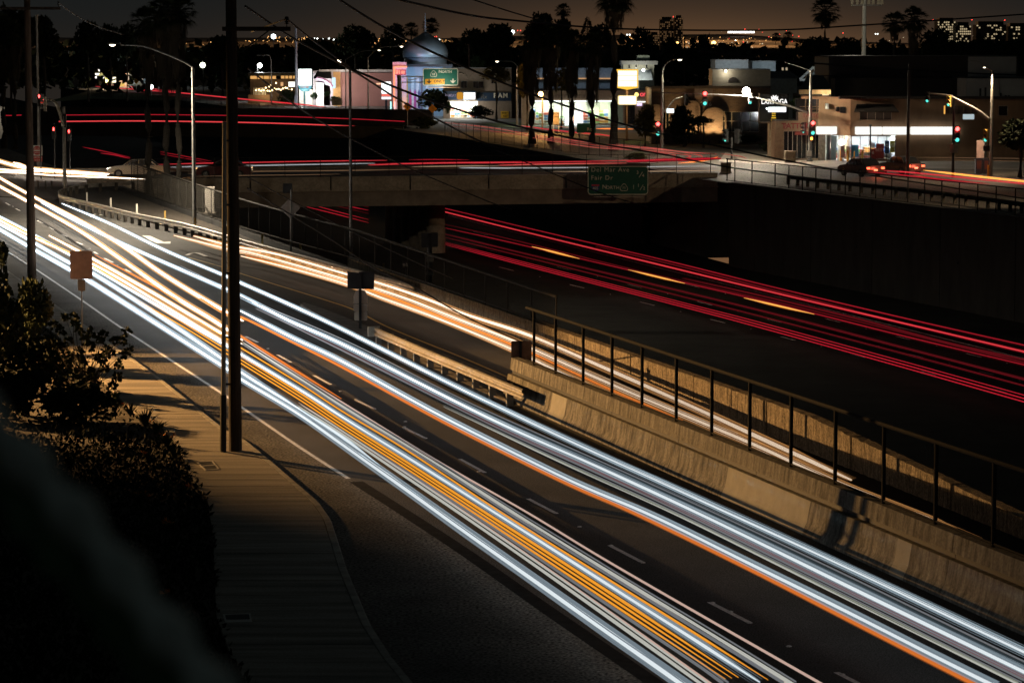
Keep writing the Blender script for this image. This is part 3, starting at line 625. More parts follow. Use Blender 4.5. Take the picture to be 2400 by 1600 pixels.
trail('long orange line running under the middle-lane white trail', [(330, 608), (420, 664), (520, 730), (568, 744), (680, 799), (800, 859), (1038, 988), (1310, 1124), (1480, 1199), (1750, 1330), (2030, 1473), (2290, 1606)], .028, ORG)
trail('blue-white trail in the far lane of the near road', [(97, 475), (179, 519), (306, 580), (520, 674), (565, 694), (680, 753), (800, 806), (1140, 977), (1400, 1094), (1600, 1186), (2000, 1380), (2430, 1590)], .062, WH)
trail('mauve line riding under the far-lane white trail', [(600, 722), (800, 819), (1140, 989), (1400, 1107), (1600, 1200), (2000, 1394), (2420, 1600)], .045, MAUVE)
trail('lower pale companion of the far-lane white trail', [(1040, 952), (1300, 1075), (1600, 1212), (2000, 1409), (2390, 1602)], .038, PALE)
trail('white trail running closest to the concrete barrier', [(145, 477), (255, 523), (383, 585), (520, 643), (565, 663), (680, 714), (800, 770), (1038, 890), (1208, 972), (1400, 1062), (1600, 1152), (2000, 1336), (2430, 1540)], .045, WH)
trail('faint blue-grey band under the barrier-side white trail', [(420, 624), (520, 674), (600, 712), (800, 797), (1038, 917), (1208, 997), (1600, 1172), (2000, 1362), (2420, 1566)], .06, DIMB)
trail('short faint white streak beside the turn arrow', [(97, 481), (179, 524), (240, 556)], .03, GREY)
# ramp
G = 'headlight trails on the ramp'
trail('upper warm white trail of the ramp, seen through the barrier fence', [(454, 553), (538, 576), (655, 598), (814, 644), (878, 661), (990, 698), (1100, 740), (1245, 788), (1400, 855), (1600, 943), (1800, 1035), (1995, 1124)], .085, WR, ramp=True, group=G)
trail('middle warm white trail of the ramp', [(408, 552), (538, 585), (600, 596), (815, 657), (946, 698), (1060, 743), (1201, 798), (1350, 864), (1500, 930), (1763, 1040), (1960, 1132), (2144, 1206), (2290, 1266)], .085, WR, ramp=True, group=G)
trail('lowest warm white trail of the ramp', [(565, 600), (700, 634), (816, 668), (899, 700), (1040, 752), (1198, 818), (1350, 890), (1586, 993), (1700, 1040), (1800, 1080)], .07, WR, ramp=True, group=G)
trail('thin tan line between the ramp trails behind the fence', [(1180, 783), (1300, 838), (1450, 900), (1600, 966), (1730, 1016)], .045, TANB, ramp=True, group=G)
trail('thin orange line between the upper ramp trails', [(575, 598), (815, 664), (905, 693), (1050, 748), (1220, 816), (1420, 908), (1600, 985)], .022, ORG, ramp=True, group=G)
# freeway
G = 'tail light trails on the freeway'; fwt = dict(base=FZ, group=G)
trail('upper of the two bright red trails nearest the far freeway wall', [(1030, 486), (1045, 489), (1200, 526), (1396, 572), (1600, 620), (1800, 670), (2139, 750), (2440, 818)], .042, RED, **fwt)
trail('bright pinkish red trail second from the far freeway wall', [(1030, 493), (1045, 497), (1200, 536), (1500, 609), (1800, 682), (2100, 753), (2440, 833)], .055, REDB, **fwt)
trail('wide deep red streak between the two bright red freeway trails', [(1396, 577), (1600, 626), (1800, 677), (2000, 726)], .07, REDD, **fwt)
trail('dull red trail above the flashing amber dashes', [(1042, 526), (1200, 562), (1500, 636), (1800, 704), (2100, 776), (2430, 858)], .05, REDD, **fwt)
trail('red trail threaded through the three amber dashes', [(1042, 534), (1200, 569), (1500, 639), (1800, 708), (2100, 783), (2430, 862)], .042, RED, **fwt)
trail('broad red smear right of the last amber dash', [(1600, 652), (1800, 697), (2000, 745), (2219, 803), (2420, 848)], .10, REDD, **fwt)
for lab, a, b in (('leftmost of the three amber dashes on the freeway', (1247, 578), (1358, 606)), ('middle one of the three amber dashes on the freeway', (1472, 632), (1605, 664)), ('rightmost of the three amber dashes on the freeway', (1744, 698), (1908, 736))):
    trail(lab, [a, ((a[0] + b[0]) / 2, (a[1] + b[1]) / 2), b], .058, BLINK, h=0.75, **fwt)
trail('dim wide red band in the middle freeway lane', [(1041, 548), (1200, 587), (1500, 659), (1800, 732), (2100, 810), (2430, 896)], .09, REDD, **fwt)
trail('dim red band below the middle freeway lane', [(1041, 556), (1200, 595), (1500, 670), (1800, 746), (2100, 824), (2430, 912)], .05, REDD, **fwt)
for k, lab in enumerate(('upper hairline red trail of the three in the near freeway lane', 'middle hairline red trail of the three in the near freeway lane', 'lowest hairline red trail of the three in the near freeway lane')):
    trail(lab, [(1041, 567 + 3 * k), (1200, 607 + 4 * k), (1600, 709 + 5 * k), (1765, 751 + 6 * k), (2100, 842 + 7 * k), (2430, 934 + 8 * k)], .028 if k else .02, RED, **fwt)
for lab, l, r, m in (('lowest red trail seen under the overpass left of the pier', [(695, 479), (780, 500), (864, 522)], .034, RED), ('second red trail under the overpass left of the pier', [(712, 475), (790, 496), (864, 515)], .03, RED),
                     ('dull red trail under the overpass left of the pier', [(755, 475), (810, 488), (864, 501)], .042, REDD), ('bright red trail under the overpass left of the pier', [(778, 474), (820, 484), (864, 493)], .05, RED), ('topmost red trail under the overpass left of the pier', [(815, 474), (840, 480), (864, 486)], .045, REDD)):
    trail(lab, l, r, m, **fwt)
# overpass deck
G = 'trails of cars on the overpass'; bt = dict(group=G)
trail('long thin red trail along the left half of the overpass', [(365, 386), (480, 383), (600, 381), (750, 378), (907, 376)], .045, REDB, **bt)
trail('white blurred trail along the left half of the overpass', [(400, 392), (480, 390), (600, 388), (760, 385), (878, 383)], .085, BWH, **bt)
trail('bright red trail starting with a flare in the middle of the overpass', [(863, 387), (960, 384), (1085, 382), (1200, 381), (1240, 381)], .075, REDB, **bt)
trail('red trail over the middle of the overpass', [(958, 375), (1020, 374), (1100, 375)], .04, RED, **bt)
trail('pale red band over the right half of the overpass', [(1170, 388), (1240, 386), (1340, 384), (1468, 383)], .17, REDP, h=.75, **bt)
trail('deep red band at the right end of the overpass', [(1469, 379), (1560, 376), (1640, 374), (1690, 371)], .19, RED, h=.8, **bt)
trail('thin bright red line above the right-hand overpass traffic', [(1100, 383), (1240, 381), (1400, 378), (1560, 374)], .035, REDB, h=.9, **bt)
trail('white blurred band across the right end of the overpass', [(1076, 393), (1200, 394), (1370, 393), (1540, 391), (1690, 389)], .14, BWH, h=.5, **bt)
trail('tan line along the right edge of the overpass deck', [(1297, 402), (1450, 402), (1600, 401), (1690, 400)], .05, TANB, h=.45, **bt)
trail('dim brown line along the left edge of the overpass deck', [(440, 407), (600, 402), (800, 400), (980, 397)], .06, TAND, h=.4, **bt)
trail('tan line near the left parapet of the overpass', [(440, 414), (600, 411), (700, 410), (798, 408)], .04, TAND, h=.45, **bt)
trail('cream line ahead of the middle red flare on the overpass', [(965, 391), (1030, 390), (1100, 389), (1170, 389)], .05, TANB, h=.5, **bt)
trail('pale blue band in the middle of the overpass', [(1078, 394), (1140, 394), (1200, 395)], .08, BWH, h=.45, **bt)
# left junction
G = 'bright trails at the left junction'
trail('thick warm white trail sweeping in from the left edge of the junction', [(-20, 372), (31, 388), (61, 395), (110, 399), (153, 403), (255, 408)], .15, WW, group=G)
trail('lower warm white trail in front of the white car', [(-20, 402), (60, 406), (128, 411), (250, 416), (341, 420)], .06, WW, h=.4, group=G)
trail('looping warm white trail beside the left wooden pole', [(31, 381), (48, 386), (61, 391), (80, 396), (120, 400)], .085, WW, h=.8, group=G)
trail('faint warm trail low across the left junction', [(-20, 396), (40, 400), (120, 403), (250, 412)], .07, WW, h=.5, group=G)
# streets on the right
G = 'tail light trails curving through the right junction'
rj = dict(group=G)
trail('long outer red trail coming down the far street into the junction', [(1040, 287), (1150, 300), (1260, 318), (1394, 336), (1500, 347), (1600, 356), (1680, 362)], .09, REDP, **rj)
trail('inner red trail curling round at the left of the junction', [(1060, 296), (1200, 314), (1394, 341), (1500, 353), (1560, 360), (1583, 366), (1578, 371), (1540, 376)], .07, REDP, **rj)
trail('red trail curling round in the middle of the junction', [(1240, 322), (1394, 346), (1520, 353), (1590, 361), (1618, 366), (1608, 371), (1570, 377)], .07, REDP, **rj)
trail('red trail curling widest round the junction', [(1440, 338), (1560, 351), (1622, 361), (1645, 367), (1632, 373), (1590, 379)], .06, REDP, **rj)
trail('orange trail bending toward the traffic box', [(1590, 383), (1640, 378), (1668, 373), (1684, 367)], .05, ORG, **rj)
trail('red trail leaving the junction to the right', [(1690, 361), (1715, 364), (1735, 367), (1750, 372)], .06, REDP, **rj)
trail('red trail along the kerb before the lit shop', [(1222, 295), (1280, 303), (1340, 310), (1400, 315), (1445, 321)], .06, REDB, **rj)
trail('orange trail passing behind the green street sign', [(1395, 302), (1430, 302), (1490, 303)], .05, ORG, **rj)
trail('red trail in front of the ice machines', [(1288, 296), (1320, 298), (1360, 303)], .05, REDP, **rj)
trail('upper red trail streaming behind the dark car on the right', [(2072, 400), (2150, 406), (2250, 416), (2340, 425), (2440, 435)], .06, REDB, h=.8, **rj)
trail('lower red trail streaming behind the dark car on the right', [(2036, 403), (2120, 411), (2230, 423), (2320, 431)], .06, RED, h=.75, **rj)
trail('orange trail streaming behind the second car on the right', [(2164, 399), (2250, 409), (2350, 420), (2440, 429)], .05, BLINK, h=.85, **rj)
trail('faint orange line low on the tan building wall', [(2130, 369), (2240, 370), (2330, 371), (2430, 372)], .035, TAND, h=.9, **rj)
trail('faint pink line along the far kerb of the cross street', [(2160, 375), (2260, 376), (2430, 379)], .035, TAND, h=.7, **rj)
# second overpass, far street, lane beyond the overpass
G = 'red trails beyond the overpass'
def dtrail(label, pts, r, mat): return tag(MB().tube(smooth([D(*p) for p in pts], 6), r, 7).build('light_trail', mat, sm=True), label, 'light trail', G)
dtrail('bright red trail along the second overpass', [(138, 285, 388), (350, 284, 386), (600, 288, 381), (800, 295, 377), (935, 302, 374)], .075, REDB)
dtrail('thin red trail above the second overpass', [(155, 270, 392), (350, 269, 390), (600, 272, 386), (800, 278, 381), (948, 285, 378)], .045, RED)
dtrail('short red end of the trail past the second overpass', [(-10, 270, 395), (20, 271, 395), (50, 270, 394)], .05, RED)
trail('upper red trail on the distant street at the left', [(224, 196), (300, 203), (350, 208), (420, 215)], .10, REDB, group=G)
trail('lower red trail on the distant street at the left', [(224, 203), (330, 211), (430, 219), (560, 232), (690, 244), (760, 251)], .16, REDB, group=G)
trail('diagonal red trail beyond the overpass at its left end', [(236, 359), (270, 364), (305, 372)], .10, RED, h=.9, base=FZ + 0.7, group=G)
trail('second diagonal red trail just above the first beyond the overpass', [(194, 345), (240, 354), (305, 369)], .07, RED, h=.9, base=FZ + 0.9, group=G)
trail('red diagonal trail beyond the palm trunks', [(376, 356), (430, 366), (495, 378)], .06, RED, h=.9, base=FZ + .8, group=G)
trail('lower red diagonal trail beyond the palm trunks', [(376, 361), (430, 371), (490, 382)], .05, RED, h=.9, base=FZ + .6, group=G)

# ------------------------------------------------------------------ poles, lamps, signals
HPS = (1.0, 0.62, 0.30); WHT = (1.0, 0.93, 0.82); COOL = (0.80, 0.92, 1.0)
LAMPW = E('lamp_warm', (1.0, 0.85, 0.62), 7); LAMPC = E('lamp_cool', (0.9, 0.97, 1.0), 9); LAMPO = E('lamp_orange', (1.0, 0.62, 0.22), 10)
def pole(name, label, cat, px, pb, pt, wb, wt, mat, z=0.0, group=None, part='pole', base=0.0):
    """upright pole whose foot shows at (px, pb) on level z and whose top shows at height pt; widths in photo pixels"""
    b = P(px, pb, z); t = thing(name, label, cat, b, group); top = D(px, pt, b.y).z
    MB().tube([b - Vector((0, 0, .05)), Vector((b.x, b.y, top))], [wb / 2 * b.y / F, wt / 2 * b.y / F], 14).build(part, mat, t, sm=False)
    return t, b, top
def arm(t, pts, r0, r1, mat, name='arm'):
    p = smooth(pts, 6); MB().tube(p, [r0 + (r1 - r0) * i / (len(p) - 1) for i in range(len(p))], 8).build(name, mat, t, sm=True)
def cobra(t, p, mat_head, lm, dirx=-1, s=1.0):
    """cobra-head luminaire: housing above, glowing lens below"""
    h = MB().sweep([p + Vector((dirx * .8 * s * k, 0, 0)) for k in (0, .25, .5, .75, 1)], [(-.14 * s, 0), (-.10 * s, .1 * s), (.10 * s, .1 * s), (.14 * s, 0)]).build('lamp_head', mat_head, t)
    MB().lathe([(0, -.10 * s), (.10 * s, -.085 * s), (.17 * s, -.03 * s), (.19 * s, 0.0)], p + Vector((dirx * .5 * s, 0, -.003)), 12).build('lens', lm, h, sm=True)
def slamp(p, col, power, t, r=.2, cone=150): return lamp(p, col, power, t, r, spot=cone, aim=Vector(p) - Vector((0, 0, 5)))
# near wooden utility pole with steel riser
np_, nb_, _ = pole('utility_pole', 'large dark wooden utility pole on the sidewalk nearest the viewer', 'utility pole', 552, 1056, -90, 31, 25, wood, z=0.12)
yb = nb_.y
rp = [Vector((D(523, 1052, yb - .18).x, yb - .18, 0.1)), D(525, 600, yb - .18), D(526, 285, yb - .18)]
MB().tube(rp, [.065, .06, .055], 10).build('riser_pipe', paintmetal, np_)
MB().tube([rp[0], rp[0] + Vector((0.02, 0, 1.5))], [.085, .085], 10).build('guard_sleeve', dark_m, np_)
for py in (330, 480, 640, 790, 900): q = D(531, py, yb - .14); MB().box(q, (0.2, .05, .05)).build('bracket', dark_m, np_)
a_, b_ = D(521, 68, yb - .2), D(681, 68, yb - .2); MB().span((a_.x, yb - .25, a_.z - .055), (b_.x, yb - .14, b_.z + .055)).build('crossarm', wood, np_)
MB().tube([D(630, 72, yb - .15), D(568, 120, yb - .1)], .02, 6).build('brace', dark_m, np_)
iq = D(672, 62, yb - .2); MB().lathe([(.012, -.1), (.012, .05), (.07, .06), (.02, .09), (.065, .11), (.02, .14), (.06, .16), (.045, .24), (0, .25)], iq, 12).build('insulator', dark_m, np_)
lp_, lb_, _ = pole('utility_pole', 'brown wooden utility pole standing at the left edge beside the sidewalk', 'utility pole', 75, 668, -60, 22, 14, M('wood_pole_brown', (0.10, 0.065, 0.042), .9, var=.5, scale=5, bump=.5, stretch=(3, 3, .2)), z=0.1)
a_, b_ = D(-8, 20, lb_.y - .2), D(142, 20, lb_.y - .2); MB().span((a_.x, lb_.y - .28, a_.z - .06), (b_.x, lb_.y - .16, b_.z + .06)).build('crossarm', wood, lp_)
for q in (137, 8): iq = D(q, 15, lb_.y - .2); MB().lathe([(.012, -.1), (.012, .05), (.07, .06), (.02, .09), (.065, .11), (.02, .14), (.05, .2), (0, .21)], iq, 10).build('insulator', dark_m, lp_)
# overhead cables
def cable(label, pts, r=.028):
    tag(MB().tube(smooth([D(*p) for p in pts], 8), r, 6).build('overhead_cable', black), label, 'cable', 'overhead cables')
cable('cable running from the near pole down past the dome to the palm trunks', [(575, 15, 73), (684, 88, 78), (822, 163, 85), (942, 238, 93), (1044, 290, 100), (1110, 324, 106), (1180, 352, 110)], .030)
cable('cable crossing the sky above the dome and the orange lamp', [(770, -16, 72), (906, 68, 78), (1049, 139, 84), (1200, 203, 92), (1343, 254, 102), (1500, 302, 112), (1700, 346, 122), (1960, 398, 132), (2430, 470, 150)], .034)
cable('cable running through the pharmacy front and across the right bank', [(830, 165, 86), (980, 226, 92), (1108, 268, 98), (1200, 293, 103), (1389, 334, 112), (1544, 360, 118), (1710, 392, 124), (2000, 430, 135), (2430, 480, 150)], .036)
cable('cable slanting past the second overpass to the guide sign', [(580, 160, 74), (684, 241, 80), (763, 292, 86), (870, 350, 92), (967, 398, 98), (1136, 469, 106), (1200, 492, 110)], .022)
cable('cable passing over the front of the guide sign', [(1160, 352, 108), (1225, 377, 112), (1376, 440, 120), (1437, 462, 124), (1520, 486, 130)], .022)
cable('cable falling across the dark trench fence to the ramp wall', [(580, 415, 74), (682, 470, 78), (817, 539, 82), (983, 618, 87), (1060, 652, 90)], .016)
cable('lowest cable crossing in front of the ramp trails', [(580, 441, 74), (656, 488, 77), (778, 562, 80), (881, 631, 83), (970, 671, 86), (1096, 744, 90), (1262, 818, 94)], .022)
cable('topmost cable sagging across the sky to the right edge', [(900, -8, 80), (1085, 33, 95), (1200, 48, 105), (1455, 68, 120), (1800, 71, 130), (2012, 60, 135), (2430, 32, 140)], .040)
cable('short cable entering at the top above the palm crowns', [(1085, -8, 95), (1200, 29, 105), (1300, 58, 112)], .025)
cable('cable passing before the dark block behind the corner shop', [(1640, 120, 130), (1800, 139, 134), (2019, 157, 140), (2234, 170, 146), (2430, 178, 150)], .040)
cable('thin cable just under the cable before the dark block', [(1880, 176, 140), (2100, 181, 145), (2430, 184, 150)], .018)
cable('cable from the left pole insulator toward the tall palms', [(138, 8, 122), (180, 38, 135), (230, 63, 150), (290, 82, 170)], .03)
cable('cable slung from the near pole insulator to the right', [(672, 45, 73.2), (740, 100, 79), (820, 158, 85)], .025)
cable('cable behind the near pole rising to its insulator', [(590, 75, 78), (630, 60, 75.5), (672, 45, 73.2)], .022)

# street light over the left junction
t, b, top = pole('street_light', 'tall street light with a long bent arm over the left junction', 'street light', 456, 526, 158, 10, 7, galv)
arm(t, [Vector((b.x, b.y, top)), D(420, 140, b.y), D(340, 110, b.y), D(283, 106, b.y)], .07, .035, galv); q = D(283, 105, b.y)
cobra(t, q, galv, LAMPW, -1, 1.0); slamp(q + Vector((-.5, 0, -.3)), (1.0, .84, .62), 26000, t, cone=172)
# off-frame sodium lamps whose pools of light the photograph shows: on the sidewalk at the left and on the right bank
sp = Vector((-34, 97, 0)); t = thing('street_light', 'sodium street light on the planted slope beside the sidewalk', 'street light', sp); MB().tube([sp, sp + Vector((0, 0, 7.7))], [.1, .06], 10).build('pole', galv, t)
arm(t, [sp + Vector((0, 0, 7.7)), sp + Vector((.6, 0, 8.1)), sp + Vector((1.4, .3, 8.1))], .05, .035, galv); cobra(t, sp + Vector((1.4, .3, 8.1)), galv, LAMPO, 1, .9); lamp(sp + Vector((1.9, .3, 7.8)), (1.0, .52, .17), 110000, t, .12, spot=60, aim=Vector((-9, 87, 0)))
sp = Vector((44, 182, 0)); t = thing('street_light', 'sodium street light on the right bank of the freeway', 'street light', sp); MB().tube([sp, sp + Vector((0, 0, 7.5))], [.12, .07], 10).build('pole', galv, t)
arm(t, [sp + Vector((0, 0, 7.5)), sp + Vector((-1, 0, 8)), sp + Vector((-2.6, 0, 8))], .06, .04, galv); cobra(t, sp + Vector((-2.6, 0, 8)), galv, LAMPO, -1, 1); lamp(sp + Vector((-3.2, 0, 7.6)), (1.0, .70, .40), 9000, t, .2, spot=75, aim=Vector((-2, 230, -2)))
# plain grey pole on the strip
t, b, top = pole('lamp_pole', 'slender grey pole rising from the planting strip in front of the overpass', 'pole', 823, 616, 163, 8, 6, galv)
t, b, top = pole('lamp_pole', 'thin grey pole behind the wrong-way sign', 'pole', 92, 392, 42, 7, 5, paintmetal); MB().box(Vector((b.x, b.y, top)), (.2, .2, .5)).build('cap', paintmetal, t)

# signals
RLENS = E('signal_red', (1.0, .045, .04), 12); GLENS = E('signal_green', (.10, .75, .62), 1.4); DLENS = M('signal_dark_lens', (.03, .03, .03), .3); YSIG = M('signal_housing_yellow', (.55, .38, .08), .6, var=.15); OLENS = E('signal_orange', (1, .32, .05), 6)
def signal(c, t, lit=('r', 'g'), housing=None, face=0.0, s=1.0, back=False, lp=60):
    housing = housing or dark_m; R = Matrix.Rotation(face, 3, 'Z'); c = Vector(c); rd = lambda v: c + R @ (Vector(v) * s)
    hd = MB().box(c, (0.34 * s, 0.2 * s, 1.05 * s), face).build('signal_head', housing, t)
    for i, k in enumerate('ryg'):
        z = .34 - .34 * i; ce = rd((0, -.105, z)); m = {'r': RLENS, 'g': GLENS, 'y': DLENS}[k] if k in lit else DLENS
        mb = MB(); n = 14; vs = [rd((.13 * math.cos(2 * PI * j / n), -.115, z + .13 * math.sin(2 * PI * j / n))) for j in range(n)]; mb.add(vs, [tuple(range(n))]).build('lens', m, hd)
        vz = []; mb = MB()
        for j in range(9):
            a = PI * j / 8; vz += [rd((.15 * math.cos(a), -.10, z + .15 * math.sin(a))), rd((.15 * math.cos(a), -.34, z + .15 * math.sin(a) - .02))]
        mb.add(vz, [(2 * j, 2 * j + 1, 2 * j + 3, 2 * j + 2) for j in range(8)]).build('visor', housing, hd)
        if k == 'r' and 'r' in lit and lp: lamp(rd((0, -.45, z)), (1, .05, .04), lp, t, .1)
    return hd
# left junction: mast arm seen from behind
t, b, top = pole('traffic_signal', 'curved-arm traffic signal seen from behind at the left junction', 'traffic signal', 152, 446, 250, 9, 8, galv)
arm(t, [D(150, 296, b.y), D(141, 268, b.y), D(131, 243, b.y), D(122, 235, b.y), D(112, 232, b.y)], .16, .06, M('cream_paint', (.5, .45, .36), .6, var=.1))
signal(D(109, 244, b.y) + Vector((-.1, 0, 0)), t, lit=('r',), housing=M('cream_paint', (.5, .45, .36)), face=-PI / 2, lp=0)
MB().box(D(151, 283, b.y), (.28, .25, 1.0)).build('signal_head', dark_m, t)
for a, c in ((126, 303), (162, 308), (92, 226)):
    q = D(a, c, b.y + 18); tt = thing('traffic_signal', {126: 'small red signal left of the curved-arm mast', 162: 'small red signal right of the curved-arm mast', 92: 'red signal lens high beside the thin grey pole'}[a], 'traffic signal', (q.x, q.y, 0), 'distant red signals at the left junction')
    MB().tube([Vector((q.x, q.y + .2, 0)), Vector((q.x, q.y + .2, q.z + .5))], .05, 6).build('pole', dark_m, tt); h_ = MB().box(q + Vector((0, 0, -.3)), (.3, .2, 1.0)).build('signal_head', dark_m, tt)
    MB().plate([(q.x + .06 * math.cos(2 * PI * j / 10), q.z + .15 * math.sin(2 * PI * j / 10)) for j in range(10)], q.y - .12, .01).build('lens', RLENS, h_)
# right junction: long mast arm with star-bright street lamp
t, b, top = pole('traffic_signal', 'signal mast with a long arm and two glaring red lights beside the tattoo shop', 'traffic signal', 1898, 379, 166, 10, 6, galv)
arm(t, [Vector((b.x, b.y, top)), D(1868, 155, b.y), D(1840, 146, b.y)], .05, .03, galv)
arm(t, [D(1898, 266, b.y), D(1860, 252, b.y), D(1800, 236, b.y), D(1760, 227, b.y), D(1690, 222, b.y), D(1529, 217, b.y)], .12, .045, galv, 'mast_arm')
signal(D(1905, 300, b.y - .35), t, s=1.35); signal(D(1885, 300, b.y - .3), t, lit=('g',), face=-1.0); signal(D(1758, 232, b.y - .3), t, lit=('g',))
signal(D(1652, 231, b.y - .3), t, s=1.35)
pd = MB().box(D(1902, 325, b.y - .3), (.4, .25, .42)).build('pedestrian_signal', dark_m, t); q = D(1902, 325, b.y - .44); MB().plate([(q.x - .1, q.z - .13), (q.x + .1, q.z - .13), (q.x + .1, q.z + .13), (q.x - .1, q.z + .13)], q.y, .01).build('lens', OLENS, pd)
q = D(1897, 360, b.y - .3); MB().box(q, (.42, .1, .5)).build('sign_plate', white_sign, t); MB().lathe([(.3, 0), (.3, .12), (.2, .2)], b, 12).build('foot', galv, t)
q = D(1749, 214, b.y - .4); MB().ball(q, .36, 14).build('lamp_globe', E('lamp_star', (1, .93, .8), 40), t, sm=True); lamp(q + Vector((0, -.4, -.2)), (1, .86, .64), 7000, t, .25)
MB().tube([q, D(1760, 228, b.y)], .04, 6).build('bracket', galv, t)
# signal on the street light left of the brick building
t, b, top = pole('street_light', 'street light with a curved top and a red signal in front of the brick building', 'street light', 1551, 363, 176, 9, 6, galv)
arm(t, [Vector((b.x, b.y, top)), D(1555, 160, b.y), D(1566, 146, b.y), D(1582, 140, b.y)], .07, .04, galv); q = D(1580, 140, b.y); cobra(t, q, galv, LAMPW, 1, 1.1); slamp(q + Vector((.6, 0, -.3)), (1.0, .85, .6), 2600, t)
arm(t, [D(1551, 268, b.y), D(1566, 252, b.y), D(1580, 235, b.y), D(1600, 227, b.y)], .07, .05, galv, 'mast_arm'); signal(D(1608, 232, b.y), t, lit=(), face=PI * .6, s=1.2)
signal(D(1542, 302, b.y - .3), t, s=1.4)
q = D(1571, 260, b.y - .1); MB().box(q, (.72, .08, .42)).build('street_name_plate', E('lit_plate', (.85, .95, 1), 1.6), t); q = D(1555, 335, b.y); MB().box(q, (.2, .2, .7)).build('control_box', dark_m, t)
# right edge mast
t, b, top = pole('traffic_signal', 'signal mast with arm and hanging lit street sign at the right edge', 'traffic signal', 2322, 413, 166, 9, 6, galv)
arm(t, [Vector((b.x, b.y, top)), D(2310, 158, b.y), D(2296, 146, b.y), D(2274, 143, b.y)], .05, .03, galv); q = D(2316, 158, b.y - .2); cobra(t, q, galv, LAMPW, -1, .6); slamp(q + Vector((-.3, -.3, -.4)), (1, .7, .42), 3500, t)
arm(t, [D(2320, 281, b.y), D(2290, 258, b.y), D(2232, 228, b.y), D(2222, 224, b.y), D(2196, 221, b.y), D(2172, 219, b.y)], .13, .05, galv, 'mast_arm')
signal(D(2224, 237, b.y - .3), t, lit=('g',), housing=YSIG, face=-.5, s=.9); signal(D(2174, 228, b.y), t, lit=('g',), face=-.4, s=.9); signal(D(2311, 318, b.y - .2), t, lit=('g',), housing=YSIG, face=-.6, s=1.05)
MB().box(D(2312, 348, b.y - .2), (.5, .3, .42)).build('pedestrian_signal', dark_m, t); q = D(2270, 274, b.y - .1); MB().box(q, (.92, .06, .42)).build('street_name_plate', E('lit_plate2', (.75, .9, .95), .55), t)
MB().tube([D(2262, 268, b.y), D(2262, 244, b.y)], .015, 5).build('hanger', dark_m, t); MB().tube([D(2279, 268, b.y), D(2279, 253, b.y)], .015, 5).build('hanger', dark_m, t)
q = D(2316, 412, b.y - .6); q2 = thing('bollard', 'yellow post at the foot of the right-edge signal mast', 'bollard', (q.x, q.y, 0)); MB().tube([(q.x, q.y, 0), (q.x, q.y, .95)], .09, 10).build('post', yellow_sign, q2)
t, b, top = pole('traffic_signal', 'leaning signal post with a red lamp and a small sign box by the shop wall', 'traffic signal', 2233, 417, 232, 7, 5, dark_m)
signal(D(2243, 315, b.y - .3), t, s=1.3); q = D(2236, 348, b.y - .2); MB().box(q, (.64, .06, .72)).build('sign_plate', alum, t)
t, b, top = pole('lamp_pole', 'tall dark pole standing before the lit sign band of the corner shop', 'pole', 2127, 416, 150, 9, 6, dark_m)
t, b, top = pole('traffic_signal', 'dark signal heads seen from behind beside the junction traffic box', 'traffic signal', 1715, 372, 322, 5, 5, dark_m, )
signal(D(1702, 318, b.y - .2), t, lit=('g',), face=-.9, s=1.2, lp=0); signal(D(1727, 320, b.y), t, lit=(), face=PI * .7, s=1.3)
# ------------------------------------------------------------------ signs
SRND = random.Random(5)
def scribble(t, x0, z0, x1, z1, Y, mat, n, w=.05):
    """lettering that the photograph shows but cannot be read: strokes of the right height, rhythm and colour"""
    mb = MB(); st_ = (x1 - x0) / n
    for i in range(n):
        a = x0 + st_ * i; b = a + st_ * .78; k = SRND.randrange(4)
        mb.span((a, Y - .01, z0), (a + w, Y, z1))
        if k != 1: zz_ = SRND.choice((z0, z1 - w, (z0 + z1) / 2)); mb.span((a + w + .002, Y - .01, zz_), (b, Y, zz_ + w))
        if k > 1: mb.span((b - w, Y - .012, z0), (b, Y - .002, z1))
    return mb.build('lettering', mat, t)
def X(px, Y): return D(px, 800, Y).x
def Z(py, Y): return D(1200, py, Y).z
def board(t, x0, y0, x1, y1, Y, mat, name='sign_plate', r=.06, th=.03): return MB().plate(rrect(X(x0, Y), Z(y1, Y), X(x1, Y), Z(y0, Y), r), Y, th).build(name, mat, t)
def frame(t, x0, z0, x1, z1, Y, w, mat, name='border', r=.1, n=5):
    a = rrect(x0, z0, x1, z1, r, n); b = rrect(x0 + w, z0 + w, x1 - w, z1 - w, max(.005, r - w), n); k = len(a)
    return MB().add([(p[0], Y, p[1]) for p in a + b], [(i, (i + 1) % k, (i + 1) % k + k, i + k) for i in range(k)]).build(name, mat, t)
legend = M('sign_legend', (0.60, 0.60, 0.52), 0.5, var=.05)
# guide sign on the overpass
Yg = 226.6; t = thing('guide_sign', 'green freeway guide sign reading Del Mar Ave and Fair Dr on the overpass', 'road sign', (X(1447, Yg), Yg, Z(458, Yg)))
x0, x1, z0, z1 = X(1376, Yg), X(1518, Yg), Z(457, Yg), Z(389, Yg)
MB().plate(rrect(x0, z0, x1, z1, .28), Yg, .06).build('sign_plate', green_sign, t); frame(t, x0 + .02, z0 + .02, x1 - .02, z1 - .02, Yg - .004, .055, legend, r=.27)
MB().span((x0 + .1, Yg + .05, z1 - .02), (x1 - .1, Yg + .12, z1 + .03)).build('top_bar', dark_m, t)
tx = lambda s, px, py, size, **k: text(s, size, (X(px, Yg), Yg - .008, Z(py, Yg)), legend, t, ext=.003, **k)
tx('Del Mar Ave', 1384, 405.5, .50, spacing=1.18); tx('Fair Dr', 1384, 424.5, .50, spacing=1.18); tx('N', 1410, 445.5, .48); tx('ORTH', 1419, 445.5, .37, spacing=1.1); tx('1', 1480, 445.5, .46)
